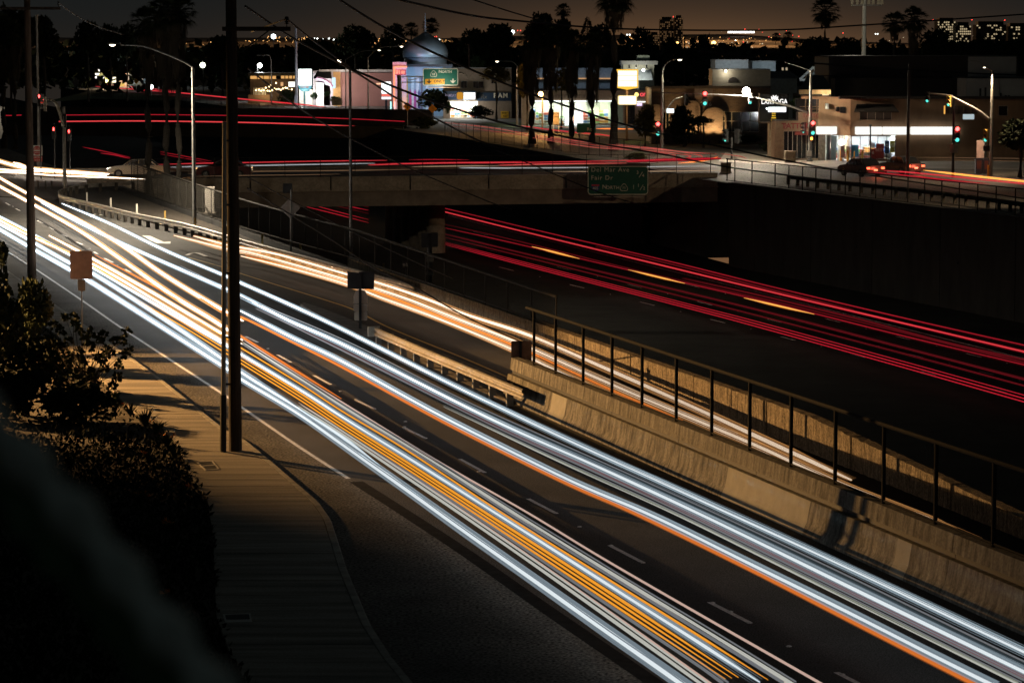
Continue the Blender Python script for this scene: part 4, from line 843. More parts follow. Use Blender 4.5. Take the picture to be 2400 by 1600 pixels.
for a, b, px, py in (('3', '4', 1490, 410), ('1', '2', 1492, 440)):
    tx(a, px, py, .36); tx(b, px + 13, py + 7, .36); MB().tube([Vector((X(px + 6, Yg), Yg - .01, Z(py + 6, Yg))), Vector((X(px + 14, Yg), Yg - .01, Z(py - 7, Yg)))], .025, 4).build('slash', legend, t)
def shield(cx, cz, w, h): return [(cx + w * a, cz + h * b) for a, b in ((-.5, .5), (-.25, .44), (0, .5), (.25, .44), (.5, .5), (.52, .15), (.45, -.2), (.22, -.45), (0, -.55), (-.22, -.45), (-.45, -.2), (-.52, .15))]
cx, cz = X(1394.5, Yg), Z(440, Yg); sh = MB().plate(shield(cx, cz, .62, .60), Yg - .02, .02).build('shield', blue_sign, t); MB().span((cx - .30, Yg - .026, cz + .13), (cx + .30, Yg - .021, cz + .25)).build('shield_band', red_sign, sh)
text('405', .30, (cx, Yg - .026, cz - .2), legend, t, align='CENTER', ext=.003)
def spade(cx, cz, w, h): return [(cx + w * a, cz + h * b) for a, b in ((0, .55), (-.18, .45), (-.4, .12), (-.5, -.15), (-.46, -.4), (-.25, -.5), (0, -.47), (.25, -.5), (.46, -.4), (.5, -.15), (.4, .12), (.18, .45))]
cx, cz = X(1461, Yg), Z(439.5, Yg); o = MB(); oa, ob = spade(cx, cz, .62, .58), spade(cx, cz, .54, .50); o.add([(p[0], Yg - .008, p[1]) for p in oa + ob], [(i, (i + 1) % 12, (i + 1) % 12 + 12, i + 12) for i in range(12)]).build('spade_outline', legend, t)
text('73', .26, (cx, Yg - .012, cz - .17), legend, t, align='CENTER', ext=.003)
MB().span((x0 + .5, Yg - .5, z0 - .16), (x1 - .4, Yg - .42, z0 - .1)).build('catwalk', paintmetal, t)
for k in (.2, .75): xx = x0 + (x1 - x0) * k; MB().span((xx, Yg - .5, z0 - .1), (xx + .06, Yg + .05, z0 - .04)).build('bracket', paintmetal, t)
# 55 NORTH sign on its cantilever
Yn5 = 417; t = thing('overhead_sign', 'green 55 NORTH sign with an orange ONLY panel on a cantilever arm', 'road sign', (X(939, Yn5), Yn5, 0))
MB().tube([(X(940, Yn5), Yn5, 0), (X(938, Yn5), Yn5, Z(176, Yn5))], [.42, .30], 12).build('pole', M('rust_steel', (.12, .09, .065), .7, var=.3), t)
for py in (180, 193): MB().tube([(X(938, Yn5), Yn5, Z(py, Yn5)), (X(1070, Yn5), Yn5, Z(py, Yn5))], .09, 6).build('truss_arm', paintmetal, t)
MB().tube([(X(943, Yn5), Yn5, Z(181, Yn5)), (X(957, Yn5), Yn5, Z(188, Yn5)), (X(968, Yn5), Yn5, Z(187, Yn5)), (X(994, Yn5), Yn5, Z(180, Yn5))], .05, 5).build('truss_brace', paintmetal, t)
Yf = Yn5 - .4; x0, x1, z0, z1 = X(993, Yf), X(1075, Yf), Z(201, Yf), Z(160.5, Yf)
lit_green = M('sign_green_lit', (.020, .16, .115), .5, var=.1)
MB().plate(rrect(x0, z0, x1, z1, .25), Yf, .08).build('sign_plate', lit_green, t); leg5 = M('sign_legend_bright', (.80, .78, .66), .5, var=.05); frame(t, x0 + .02, z0 + .02, x1 - .02, z1 - .02, Yf - .006, .1, leg5, r=.24)
text('N', .62, (X(1029.5, Yf), Yf - .012, Z(173, Yf)), leg5, t, bold=.015); text('ORTH', .52, (X(1037, Yf), Yf - .012, Z(173, Yf)), leg5, t, bold=.015, spacing=1.05)
cx, cz = X(1018, Yf), Z(173.5, Yf); oa, ob = spade(cx, cz, 1.0, .92), spade(cx, cz, .84, .76); MB().add([(p[0], Yf - .012, p[1]) for p in oa + ob], [(i, (i + 1) % 12, (i + 1) % 12 + 12, i + 12) for i in range(12)]).build('spade_outline', leg5, t); text('55', .46, (cx, Yf - .014, cz - .3), leg5, t, align='CENTER', bold=.012)
op = MB().span((X(998, Yf), Yf - .03, Z(197.5, Yf)), (X(1043.5, Yf), Yf - .01, Z(185.5, Yf))).build('only_panel', M('panel_orange', (.85, .40, .03), .5, var=.08), t)
def darrow(cx, cz, s, Y, m): return MB().plate([(cx, cz - .5 * s), (cx + .62 * s, cz + .12 * s), (cx + .35 * s, cz + .12 * s), (cx + .15 * s, cz - .02 * s), (cx + .13 * s, cz + .5 * s), (cx - .13 * s, cz + .5 * s), (cx - .15 * s, cz - .02 * s), (cx - .35 * s, cz + .12 * s), (cx - .62 * s, cz + .12 * s)], Y, .01).build('arrow', m, t)
darrow(X(1007.5, Yf), Z(191.5, Yf), .62, Yf - .045, black); text('ONLY', .56, (X(1018.5, Yf), Yf - .036, Z(195.8, Yf)), black, t, bold=.01, spacing=1.1); darrow(X(1063, Yf), Z(190.5, Yf), .72, Yf - .02, leg5)
MB().span((X(1003, Yf), Yf - .9, Z(206, Yf)), (X(1080, Yf), Yf - .8, Z(204.5, Yf))).build('catwalk', M('catwalk', (.5, .3, .18), .6), t); lamp((X(1035, Yf), Yf - 2.5, Z(205, Yf)), (1, .93, .75), 420, t, .15)
# backs of signs beside the near road
t = thing('road_sign', 'back of a tall sign with a small plate under it beside the sidewalk', 'road sign', P(193, 812, .1)); Yq = P(193, 812, .1).y
MB().span((X(191.6, Yq), Yq, .1), (X(194.6, Yq), Yq + .05, Z(600, Yq))).build('post', paintmetal, t)
board(t, 167, 588, 219, 654, Yq - .04, M('sign_back_pinkish', (.52, .34, .30), .45, metal=.3, var=.3, scale=1.5), r=.05); board(t, 184.5, 655, 202, 682, Yq - .04, alum, r=.03); q = D(193, 597, Yq - .05); MB().octa(q, .022).build('bolt', galv, t); q = D(193, 648, Yq - .05); MB().octa(q, .015).build('bolt', galv, t)
t = thing('road_sign', 'two angled dark panels over a round-topped shield plate on one post', 'road sign', P(845, 776, 0)); Yq = P(845, 776, 0).y
MB().span((X(842, Yq), Yq - .12, 0), (X(848, Yq), Yq - .03, Z(637, Yq))).build('post', dark_m, t)
MB().plate([(X(815, Yq), Z(676, Yq)), (X(843, Yq), Z(678, Yq)), (X(843, Yq), Z(640, Yq)), (X(815, Yq), Z(635, Yq))], Yq, .03).build('sign_plate', dark_m, t); MB().plate([(X(846, Yq), Z(677, Yq)), (X(877, Yq), Z(678, Yq)), (X(879, Yq), Z(637, Yq)), (X(846, Yq), Z(637, Yq))], Yq + .01, .03).build('sign_plate', dark_m, t)
sb = M('sign_back_tan', (.62, .50, .40), .5, metal=.25, var=.15)
MB().plate([(X(829, Yq), Z(711, Yq)), (X(861.5, Yq), Z(711, Yq)), (X(862, Yq), Z(695, Yq)), (X(857, Yq), Z(682, Yq)), (X(845, Yq), Z(677.5, Yq)), (X(834, Yq), Z(682, Yq)), (X(829, Yq), Z(695, Yq))], Yq + .02, .03).build('sign_plate', sb, t)
board(t, 829, 713, 862, 729.5, Yq + .02, sb, r=.05); board(t, 830.5, 730.5, 861, 751, Yq + .02, sb, r=.05)
t = thing('road_sign', 'back of a diamond sign with a dark box above it by the long fence', 'road sign', P(682, 600, .07)); Yq = P(682, 600, .07).y
MB().tube([P(682, 602, .07), D(682, 440, Yq)], .05, 8).build('post', paintmetal, t); cx, cz = X(682, Yq), Z(488, Yq); h = 24 * Yq / F; MB().plate([(cx - h, cz), (cx, cz - h), (cx + h, cz), (cx, cz + h)], Yq + .06, .03).build('sign_plate', alum, t); board(t, 666, 430, 688, 453, Yq - .06, dark_m, r=.04, th=.12)
t = thing('road_sign', 'thick dark post with two dark sign backs in front of the lit overpass pier', 'road sign', (X(1008, 124), 124, 0)); Yq = 124
MB().tube([(X(1008, Yq), Yq, -.2), (X(1008, Yq), Yq, Z(546, Yq))], .10, 10).build('post', black, t); board(t, 988, 547, 1005, 580, Yq - .1, dark_m, r=.04); board(t, 1011, 545, 1027, 579, Yq - .1, dark_m, r=.04)
for py in (600, 609, 640): MB().span((X(999, Yq), Yq - .13, Z(py + 4, Yq)), (X(1017, Yq), Yq - .11, Z(py - 4, Yq))).build('clamp', paintmetal, t)
t = thing('road_sign', 'back of a squarish reddish sign at the head of the near barrier', 'road sign', P(1220, 896, 0)); Yq = P(1220, 896, 0).y
MB().span((X(1217, Yq), Yq - .08, 0), (X(1223, Yq), Yq - .02, Z(798, Yq))).build('post', dark_m, t); board(t, 1198, 799, 1246, 858, Yq, M('sign_back_red', (.24, .14, .09), .5, metal=.3, var=.35, scale=3), r=.05)
t = thing('road_sign', 'tiny dim arrow sign low on the dark bank fence', 'road sign', P(951, 640, .78)); Yq = P(951, 640, .78).y
MB().span((X(950, Yq), Yq, .6), (X(952, Yq), Yq + .03, Z(620, Yq))).build('post', dark_m, t); board(t, 944, 612, 958, 629, Yq - .02, black, r=.03); scribble(t, X(945, Yq), Z(624, Yq), X(953, Yq), Z(617, Yq), Yq - .03, white_sign, 4, .012); MB().plate([(X(953.5, Yq), Z(625, Yq)), (X(957.5, Yq), Z(620.5, Yq)), (X(953.5, Yq), Z(616, Yq))], Yq - .03, .005).build('arrow', white_sign, t)
# wrong way sign
t = thing('road_sign', 'white do-not-enter sign over a red WRONG WAY plate', 'road sign', P(94, 394, 0)); Yq = P(94, 394, 0).y + .3
MB().tube([(X(94, Yq), Yq + .05, 0), (X(94, Yq), Yq + .05, Z(343, Yq))], .045, 8).build('post', galv, t); wp = board(t, 82, 341, 107, 365, Yq, white_sign, r=.08); cx, cz = X(94.5, Yq), Z(353, Yq)
MB().plate([(cx + .39 * math.cos(2 * PI * j / 24), cz + .39 * math.sin(2 * PI * j / 24)) for j in range(24)], Yq - .02, .015).build('red_disc', red_sign, wp); MB().span((cx - .28, Yq - .034, cz - .06), (cx + .28, Yq - .022, cz + .06)).build('white_bar', white_sign, wp)
text('DO NOT', .17, (cx, Yq - .03, cz + .1), white_sign, t, align='CENTER', ext=.003); text('ENTER', .17, (cx, Yq - .03, cz - .29), white_sign, t, align='CENTER', ext=.003)
board(t, 82.5, 366, 106.5, 379, Yq, red_sign, r=.04); text('WRONG', .21, (cx, Yq - .01, Z(372, Yq)), white_sign, t, align='CENTER', ext=.003); text('WAY', .21, (cx, Yq - .01, Z(378.5, Yq)), white_sign, t, align='CENTER', ext=.003)
# small distant signs
def diamond(label, cx, cy, h, pb, Yq, deco=None):
    t = thing('warning_sign', label, 'road sign', (X(cx, Yq), Yq, 0)); MB().tube([(X(cx, Yq), Yq + .06, Z(pb, Yq)), (X(cx, Yq), Yq + .06, Z(cy, Yq))], .05, 6).build('post', paintmetal, t)
    x, z = X(cx, Yq), Z(cy, Yq); k = h * Yq / F; MB().plate([(x - k, z), (x, z - k), (x + k, z), (x, z + k)], Yq, .03).build('sign_plate', yellow_sign, t)
    if deco == 'signal':
        MB().span((x - .14 * k, Yq - .02, z - .5 * k), (x + .14 * k, Yq - .005, z + .5 * k)).build('symbol', black, t)
        for i, m in enumerate((red_sign, yellow_sign, M('sym_green', (.03, .3, .12), .5))): MB().plate([(x + .1 * k * math.cos(j * PI / 5), z + (.32 - .32 * i) * k + .1 * k * math.sin(j * PI / 5)) for j in range(10)], Yq - .03, .008).build('symbol_dot', m, t)
    if deco == 'merge': MB().plate([(x - .1 * k, z - .5 * k), (x + .1 * k, z - .5 * k), (x + .1 * k, z + .1 * k), (x + .25 * k, z + .1 * k), (x, z + .5 * k), (x - .25 * k, z + .1 * k), (x - .1 * k, z + .1 * k)], Yq - .02, .01).build('symbol', black, t)
    if deco == 'text':
        for i in range(4): w = (.3, .5, .5, .3)[i] * k; scribble(t, x - w, z + (.32 - .24 * i) * k - .06 * k, x + w, z + (.32 - .24 * i) * k + .08 * k, Yq - .02, M('faded_ink', (.25, .10, .03), .7), 7, .02)
diamond('yellow signal-ahead diamond sign near the cantilever pole', 957, 250, 10.5, 300, 378, 'signal'); diamond('yellow diamond sign with lines of lettering by the round shrub', 1015, 255, 10.5, 300, 375, 'text')
diamond('small yellow merge diamond on the distant street', 327, 191, 6, 215, 640, 'merge')
t = thing('road_sign', 'cream LEFT LANE MUST EXIT sign under the pink wall', 'road sign', (X(793, 425), 425, 0)); board(t, 781, 231, 805, 247, 425, M('sign_cream', (.62, .50, .32), .5, var=.1), r=.05)
MB().tube([(X(793, 425), 425.1, -2), (X(793, 425), 425.1, Z(240, 425))], .06, 6).build('post', paintmetal, t)
for s, py in (('LEFT LANE', 236), ('MUST', 241), ('EXIT', 246)): text(s, .26 if s != 'MUST' else .3, (X(793, 425), 424.98, Z(py, 425)), black, t, align='CENTER', ext=.003)
t = thing('street_name_sign', 'green street sign ending in Rd half hidden behind a palm trunk', 'road sign', (X(1373, 330), 330, 0)); Yq = 330; board(t, 1351, 289, 1395, 312, Yq, lit_green, r=.08); text('Rd', .55, (X(1374, Yq), Yq - .01, Z(309, Yq)), leg5, t, ext=.003)
for px in (1358, 1390): MB().tube([(X(px, Yq), Yq + .08, 0), (X(px, Yq), Yq + .08, Z(295, Yq))], .06, 6).build('post', paintmetal, t)
t = thing('road_sign', 'small white parking sign on a thin post before the dark shrubs', 'road sign', P(1601, 330)); Yq = P(1601, 330).y; MB().tube([P(1601, 331), D(1601, 290, Yq)], .035, 6).build('post', paintmetal, t); board(t, 1598, 289, 1605, 299, Yq - .05, white_sign, r=.03)
t = thing('lease_sign', 'pale FOR LEASE board on posts before the lit shop windows', 'sign', (X(1303, 350), 350, 0)); Yq = 350; board(t, 1296, 263, 1310, 292, Yq, M('board_pale', (.45, .38, .30), .6), r=.02); text('FOR', .34, (X(1303, Yq), Yq - .01, Z(270, Yq)), black, t, align='CENTER', ext=.003); text('LEASE', .24, (X(1303, Yq), Yq - .01, Z(276, Yq)), black, t, align='CENTER', ext=.003)
for px in (1297, 1309): MB().tube([(X(px, Yq), Yq + .05, 0), (X(px, Yq), Yq + .05, Z(270, Yq))], .04, 5).build('post', white_sign, t)
t = thing('bus_stop_sign', 'small white-headed post standing on a blue-grey foot behind the utility cabinet', 'road sign', P(1845, 372)); Yq = P(1845, 372).y; MB().tube([P(1845, 372), D(1847, 312, Yq)], .05, 6).build('post', galv, t); board(t, 1843, 306, 1851, 319, Yq - .07, white_sign, r=.04); MB().lathe([(.18, 0), (.2, .25), (.1, .3)], P(1845, 372), 10).build('foot', M('foot_blue', (.35, .45, .5), .5), t)

# ------------------------------------------------------------------ cabinets, posts and boxes
def cabinet(label, x0, y0, x1, pb, mat, z=0.0, dep=.5):
    b = P((x0 + x1) / 2, pb, z); t = thing('utility_cabinet', label, 'utility cabinet', b); xa, xb, zt = X(x0, b.y), X(x1, b.y), Z(y0, b.y)
    MB().span((xa, b.y, z + .1), (xb, b.y + dep, zt)).build('body', mat, t); MB().span((xa + .05, b.y - .02, z + .18), (xb - .05, b.y - .001, zt - .1)).build('door', mat, t); MB().span((xa - .04, b.y - .04, zt + .001), (xb + .04, b.y + dep + .04, zt + .05)).build('lid', mat, t)
    MB().span((xa - .08, b.y - .1, z), (xb + .08, b.y + dep + .1, z + .098)).build('plinth', concrete, t); MB().span((xb - .18, b.y - .05, (zt + z) / 2 - .08), (xb - .15, b.y - .022, (zt + z) / 2 + .08)).build('handle', dark_m, t); return t
cabinet('grey utility cabinet with a door on the planting strip before the fence', 484, 440, 505, 500, M('cabinet_grey', (.42, .39, .35), .5, var=.12), .07)
cabinet('tan utility cabinet at the corner of the concrete forecourt', 1836, 355, 1860, 382, M('cabinet_tan', (.42, .34, .24), .6, var=.15), dep=.6)
cabinet('lower dark utility box by the end post of the overpass fence', 1687, 383, 1710, 406, M('cabinet_dark', (.14, .12, .10), .6, var=.15))
t = thing('newspaper_rack', 'dark pair of newspaper boxes with a pale panel above beside the mast', 'newspaper rack', P(2297, 410)); Yq = P(2297, 410).y
for a, c in ((2280, 2296), (2297.5, 2312)):
    o = MB().span((X(a, Yq), Yq, .1), (X(c, Yq), Yq + .5, Z(371, Yq))).build('rack_box', M('rack_paint', (.03, .025, .035), .4, var=.2), t); MB().span((X(a + 3, Yq), Yq - .01, Z(396, Yq)), (X(c - 3, Yq), Yq - .001, Z(377, Yq))).build('window', M('rack_window', (.10, .03, .025), .3), o)
MB().span((X(2282, Yq), Yq + .1, Z(370.5, Yq)), (X(2299, Yq), Yq + .16, Z(329, Yq))).build('panel', M('panel_pink', (.55, .40, .38), .5, var=.2), t); MB().span((X(2301, Yq), Yq + .2, Z(370.5, Yq)), (X(2306, Yq), Yq + .26, Z(325, Yq))).build('panel', black, t)
def delineator(label, px, pb, pt, mat, z=.07): b = P(px, pb, z); t = tag(MB().span((b.x - .055, b.y - .02, z), (b.x + .055, b.y + .02, Z(pt, b.y))).build('marker_post', mat), label, 'marker post', 'flexible marker posts along the guardrail')
dw = M('marker_white', (.55, .52, .45), .6, var=.1); dy = M('marker_yellow', (.50, .33, .10), .6, var=.15)
for l, a, b, c, m in (('white marker post nearest the tight bend of the guardrail', 204, 474, 451, dw), ('white marker post second from the tight bend of the guardrail', 260, 486, 464, dw), ('white marker post third from the tight bend of the guardrail', 321, 501, 478, dw), ('dull yellow marker post left of the bent-arm street light', 387, 516, 494, dy),
                      ('dull yellow marker post just right of the bent-arm street light', 457, 532, 511, dy), ('yellow marker post between the riser pipe and the near wooden pole', 533, 552, 529, dy), ('yellow marker post just right of the near wooden pole', 615, 572, 549, dy), ('yellow marker post before the plain grey pole', 704, 595, 570, dy), ('dim yellow marker post near the thick dark sign post', 899, 636, 617, dy)): delineator(l, a, b, c, m)
for l, a in (('short brown stake by the left junction, leftmost of three', 90), ('short brown stake by the left junction, middle of three', 107), ('short brown stake by the left junction, rightmost of three', 121)): b = P(a, 446, 0); tag(MB().tube([b, b + Vector((0, 0, .7))], .07, 7).build('stake', post_w), l, 'stake', 'stakes by the left junction')
bol = MB().lathe([(.1, 0), (.1, .95), (.07, 1.03), (0, 1.05)], n=12).mesh('bollard', M('bollard_yellow', (.70, .33, .03), .5, var=.1), True)
for l, px, pb in (('yellow bollard beside the open shop door', 1955, 375), ('yellow bollard second from the shop door', 1971, 377), ('yellow bollard third from the shop door', 1987, 379), ('thin-looking yellow bollard left of the shop pillar', 2002, 381), ('yellow bollard in front of the shop pillar', 2021, 377), ('yellow bollard before the dark red poster', 2041, 376)):
    o = bpy.data.objects.new('bollard', bol); COL.objects.link(o); o.location = P(px, pb, .012); tag(o, l, 'bollard', 'yellow bollards before the corner shop'); o.scale = (.55, .55, 1) if 'thin' in l else (1, 1, 1)
b = P(2041, 384, .01); t = thing('parking_post', 'dark post standing before the dark red poster with a small head', 'post', b); MB().tube([b, D(2040, 296, b.y)], .06, 8).build('post', dark_m, t); MB().box(D(2040, 294, b.y), (.22, .16, .2)).build('cap', galv, t)
t = thing('pull_box', 'pair of dark utility lids with pale rims set in the sidewalk', 'utility box', P(487, 1090, .125)); ll = [(460, 1082), (499, 1079.5), (515, 1099), (481, 1102)]
g = lambda u, v, z=.130: P(ll[0][0] + (ll[1][0] - ll[0][0]) * u + (ll[3][0] - ll[0][0]) * v + (ll[0][0] - ll[1][0] + ll[2][0] - ll[3][0]) * u * v, ll[0][1] + (ll[1][1] - ll[0][1]) * u + (ll[3][1] - ll[0][1]) * v + (ll[0][1] - ll[1][1] + ll[2][1] - ll[3][1]) * u * v, z)
rim_m = M('rim_pale', (.55, .52, .47), .6, var=.2)
for v0, v1 in ((.06, .46), (.54, .94)): MB().prism([tuple(g(a, c))[:2] for a, c in ((.1, v1), (.9, v1), (.9, v0), (.1, v0))], .10, .131).build('lid', black, t)
for u0, v0, u1, v1 in ((0, 0, .1, 1), (.9, 0, 1, 1), (.1, 0, .9, .06), (.1, .46, .9, .54), (.1, .94, .9, 1)): MB().prism([tuple(g(a, c))[:2] for a, c in ((u0, v1), (u1, v1), (u1, v0), (u0, v0))], .10, .138).build('rim', rim_m, t)
t = thing('pull_box', 'single dark utility lid with a pale front rim low on the sidewalk', 'utility box', P(556, 1447, .125)); ll = [(522, 1439), (587, 1437), (591, 1457), (528, 1458)]
MB().prism([tuple(g(a, c))[:2] for a, c in ((.07, .72), (.94, .72), (.94, .08), (.07, .08))], .10, .131).build('lid', black, t)
for u0, v0, u1, v1 in ((0, 0, .07, 1), (.94, 0, 1, 1), (.07, 0, .94, .08), (.07, .72, .94, 1)): MB().prism([tuple(g(a, c))[:2] for a, c in ((u0, v1), (u1, v1), (u1, v0), (u0, v0))], .10, .138).build('rim', rim_m, t)

# ------------------------------------------------------------------ buildings
def facade(t, x0, z0, x1, z1, Y, holes, mat, dep=.3, name='wall'):
    """wall facing the camera with real openings; holes as (x0, z0, x1, z1)"""
    xs = sorted({x0, x1} | {h[0] for h in holes} | {h[2] for h in holes}); zs = sorted({z0, z1} | {h[1] for h in holes} | {h[3] for h in holes}); mb = MB()
    for a, b in zip(xs, xs[1:]):
        for c, d in zip(zs, zs[1:]):
            mx, mz = (a + b) / 2, (c + d) / 2
            if any(h[0] < mx < h[2] and h[1] < mz < h[3] for h in holes): continue
            mb.add([(a, Y, c), (b, Y, c), (b, Y, d), (a, Y, d)], [(0, 1, 2, 3)])
    for a, c, b, d in holes: mb.add([(a, Y, c), (b, Y, c), (b, Y, d), (a, Y, d), (a, Y + dep, c), (b, Y + dep, c), (b, Y + dep, d), (a, Y + dep, d)], [(0, 4, 5, 1), (1, 5, 6, 2), (2, 6, 7, 3), (3, 7, 4, 0)])
    return mb.build(name, mat, t)
def shell(t, x0, x1, z1, Y, dep, mat, z0=0): # side, back and top of a building behind its facade
    MB().add([(x0, Y, z0), (x0, Y + dep, z0), (x0, Y + dep, z1), (x0, Y, z1), (x1, Y, z0), (x1, Y + dep, z0), (x1, Y + dep, z1), (x1, Y, z1)], [(0, 3, 2, 1), (4, 5, 6, 7), (1, 2, 6, 5)]).build('side_wall', mat, t)
    return MB().span((x0, Y + .05, z1 - .12), (x1, Y + dep, z1 - .001)).build('roof', dark_m, t)
def window(t, x0, z0, x1, z1, Y, pane, n=1, fm=None, name='window', in_=.12):
    fm = fm or paintmetal; w = .05; mb = MB(); mb.span((x0, Y + in_, z0), (x0 + w, Y + in_ + .06, z1)); mb.span((x1 - w, Y + in_, z0), (x1, Y + in_ + .06, z1)); mb.span((x0 + w, Y + in_, z0), (x1 - w, Y + in_ + .06, z0 + w)); mb.span((x0 + w, Y + in_, z1 - w), (x1 - w, Y + in_ + .06, z1))
    for i in range(1, n): xx = x0 + (x1 - x0) * i / n; mb.span((xx - .025, Y + in_, z0 + w), (xx + .025, Y + in_ + .06, z1 - w))
    f = mb.build(name, fm, t)
    for i in range(n): a, b = x0 + (x1 - x0) * i / n + .03, x0 + (x1 - x0) * (i + 1) / n - .03; MB().add([(a, Y + in_ + .03, z0 + w), (b, Y + in_ + .03, z0 + w), (b, Y + in_ + .03, z1 - w), (a, Y + in_ + .03, z1 - w)], [(0, 1, 2, 3)]).build('pane', pane, f)
    return f
def interior(t, x0, z0, x1, z1, Y, dep, wall, light, rnd, shelves=3, cols=None):
    """room seen through a shop window: shell, ceiling strip lights, shelving with goods"""
    MB().add([(x0, Y, z0), (x1, Y, z0), (x1, Y + dep, z0), (x0, Y + dep, z0), (x0, Y, z1), (x1, Y, z1), (x1, Y + dep, z1), (x0, Y + dep, z1)], [(0, 1, 2, 3), (7, 6, 5, 4), (3, 2, 6, 7), (0, 3, 7, 4), (1, 5, 6, 2)]).build('room', wall, t)
    k = max(1, int((x1 - x0) / 2.2))
    for i in range(k): xx = x0 + (x1 - x0) * (i + .5) / k; MB().span((xx - .7, Y + dep * .3, z1 - .1), (xx + .7, Y + dep * .45, z1 - .03)).build('ceiling_light', light, t)
    gm = [M('goods_red', (.45, .08, .06), .6), M('goods_white', (.6, .6, .56), .6), M('goods_orange', (.55, .25, .06), .6), M('goods_blue', (.06, .15, .35), .6), M('goods_green', (.15, .32, .08), .6), M('goods_brown', (.25, .15, .08), .6)]
    sh = [MB() for _ in gm]; xx = x0 + .2
    while xx < x1 - .5:
        w = rnd.uniform(.35, .9); hh = rnd.uniform(.3, .62) * (z1 - z0)
        for q in range(shelves):
            a = z0 + .1 + q * hh / shelves; sh[rnd.randrange(len(gm))].span((xx, Y + dep * rnd.uniform(.35, .6), a), (xx + w - .06, Y + dep * .65, a + hh / shelves * .8))
        xx += w
    for m_, s_ in zip(gm, sh):
        if s_.v: stuff('shelf_goods', s_, m_, t)
RND = random.Random(11)
stucco_tan = M('stucco_tan', (.30, .185, .105), .9, var=.22, scale=.9, bump=.2, stretch=(1, 1, .4)); stucco_dk = M('stucco_dark', (.034, .030, .031), .9, var=.15, scale=.6); white_wall = M('white_wall', (.30, .30, .295), .8, var=.12, scale=.7)
shop_white = M('shop_white', (.65, .67, .66), .7, var=.08); LSTRIP = E('strip_light', (.93, .97, 1), 14); SIGNW = E('blank_lightbox', (.98, .98, .92), 1.05)
# corner shop
Yc = 265; t = thing('corner_shop', 'two-storey tan corner shop with a long blank lit sign band and bright windows', 'shop', (X(2160, Yc), Yc, 0))
xw = lambda p: X(p, Yc); zw = lambda p: Z(p, Yc)
H = [(xw(1990), .15, xw(2093), zw(318)), (xw(2008), zw(282), xw(2083), zw(259)), (xw(2203), zw(268), xw(2283), zw(247)), (xw(2331), zw(272), xw(2353), zw(248)), (xw(2292), 0.02, xw(2304), zw(324))]
facade(t, xw(1988), 0, xw(2440), zw(232), Yc, H, stucco_tan); shell(t, xw(1986), xw(2440), zw(233), Yc, 11, stucco_tan)
MB().span((xw(1960), Yc - .5, zw(232)), (xw(2395), Yc + .8, zw(226))).build('roof_edge', M('roof_edge', (.05, .04, .035), .8), t); MB().add([(xw(1880), Yc + 3, zw(226)), (xw(2010), Yc - .52, zw(229)), (xw(2010), Yc - .52, zw(237)), (xw(1880), Yc + 3, zw(233))], [(0, 1, 2, 3)]).build('fascia', M('fascia_tan', (.26, .14, .075), .8, var=.15), t)
# canted corner bay with the open door
ca, cb = Vector((xw(1918), Yc + 2.0, 0)), Vector((xw(1988), Yc, 0)); cn = (cb - ca)
cq = lambda s, z: ca + cn * s + Vector((0, 0, z))
def cpanel(s0, s1, z0, z1, mat, name, back=0.0): MB().add([cq(s0, z0) + Vector((0, back, 0)), cq(s1, z0) + Vector((0, back, 0)), cq(s1, z1) + Vector((0, back, 0)), cq(s0, z1) + Vector((0, back, 0))], [(0, 1, 2, 3)]).build(name, mat, t)
cpanel(0, 1, zw(318), zw(232), stucco_tan, 'wall'); cpanel(0, .22, 0, zw(318), M('pillar_stone', (.10, .085, .07), .9, var=.5, scale=4), 'wall'); cpanel(.62, .78, 0, zw(318), shop_white, 'wall')
cpanel(.25, .60, .05, zw(320), M('shop_door_blue', (.45, .58, .62), .4, var=.1), 'shop_door', back=.9); cpanel(.79, .995, .15, zw(318), glass, 'pane')
for s in (.24, .61, .79): MB().tube([cq(s, 0), cq(s, zw(318))], .05, 6).build('door_frame', M('frame_blue', (.6, .75, .78), .4), t)
q = cq(.72, zw(334)) + Vector((0, -.15, 0)); MB().ball(q, .3, 12).build('wall_lamp', E('wall_globe', (1, .97, .9), 4), t, sm=True)
for a, c in ((1911, 1959), (1999, 2061.5), (2063, 2126), (2128, 2229), (2232, 2240)):
    dy = 1.0 if a < 1950 else 0; o = MB().plate(rrect(X(a, Yc - .5), Z(316, Yc - .5), X(c, Yc - .5), Z(297.5, Yc - .5), .09), Yc - .46 + dy, .4).build('sign_box', SIGNW, t)
interior(t, xw(1945), .05, xw(2095), zw(314), Yc + 1.0, 6, shop_white, LSTRIP, RND, shelves=4)
window(t, *[H[0][0], H[0][1], H[0][2], H[0][3]], Yc, glass, n=5, fm=dark_m, name='shop_window'); lamp((xw(2040), Yc + 3, 2.6), (.92, .97, 1), 2600, t, .4); lamp((xw(2075), Yc + 3, 2.6), (.92, .97, 1), 1600, t, .4); lamp((xw(1965), Yc + 3, 2.5), (.92, .97, 1), 1500, t, .3)
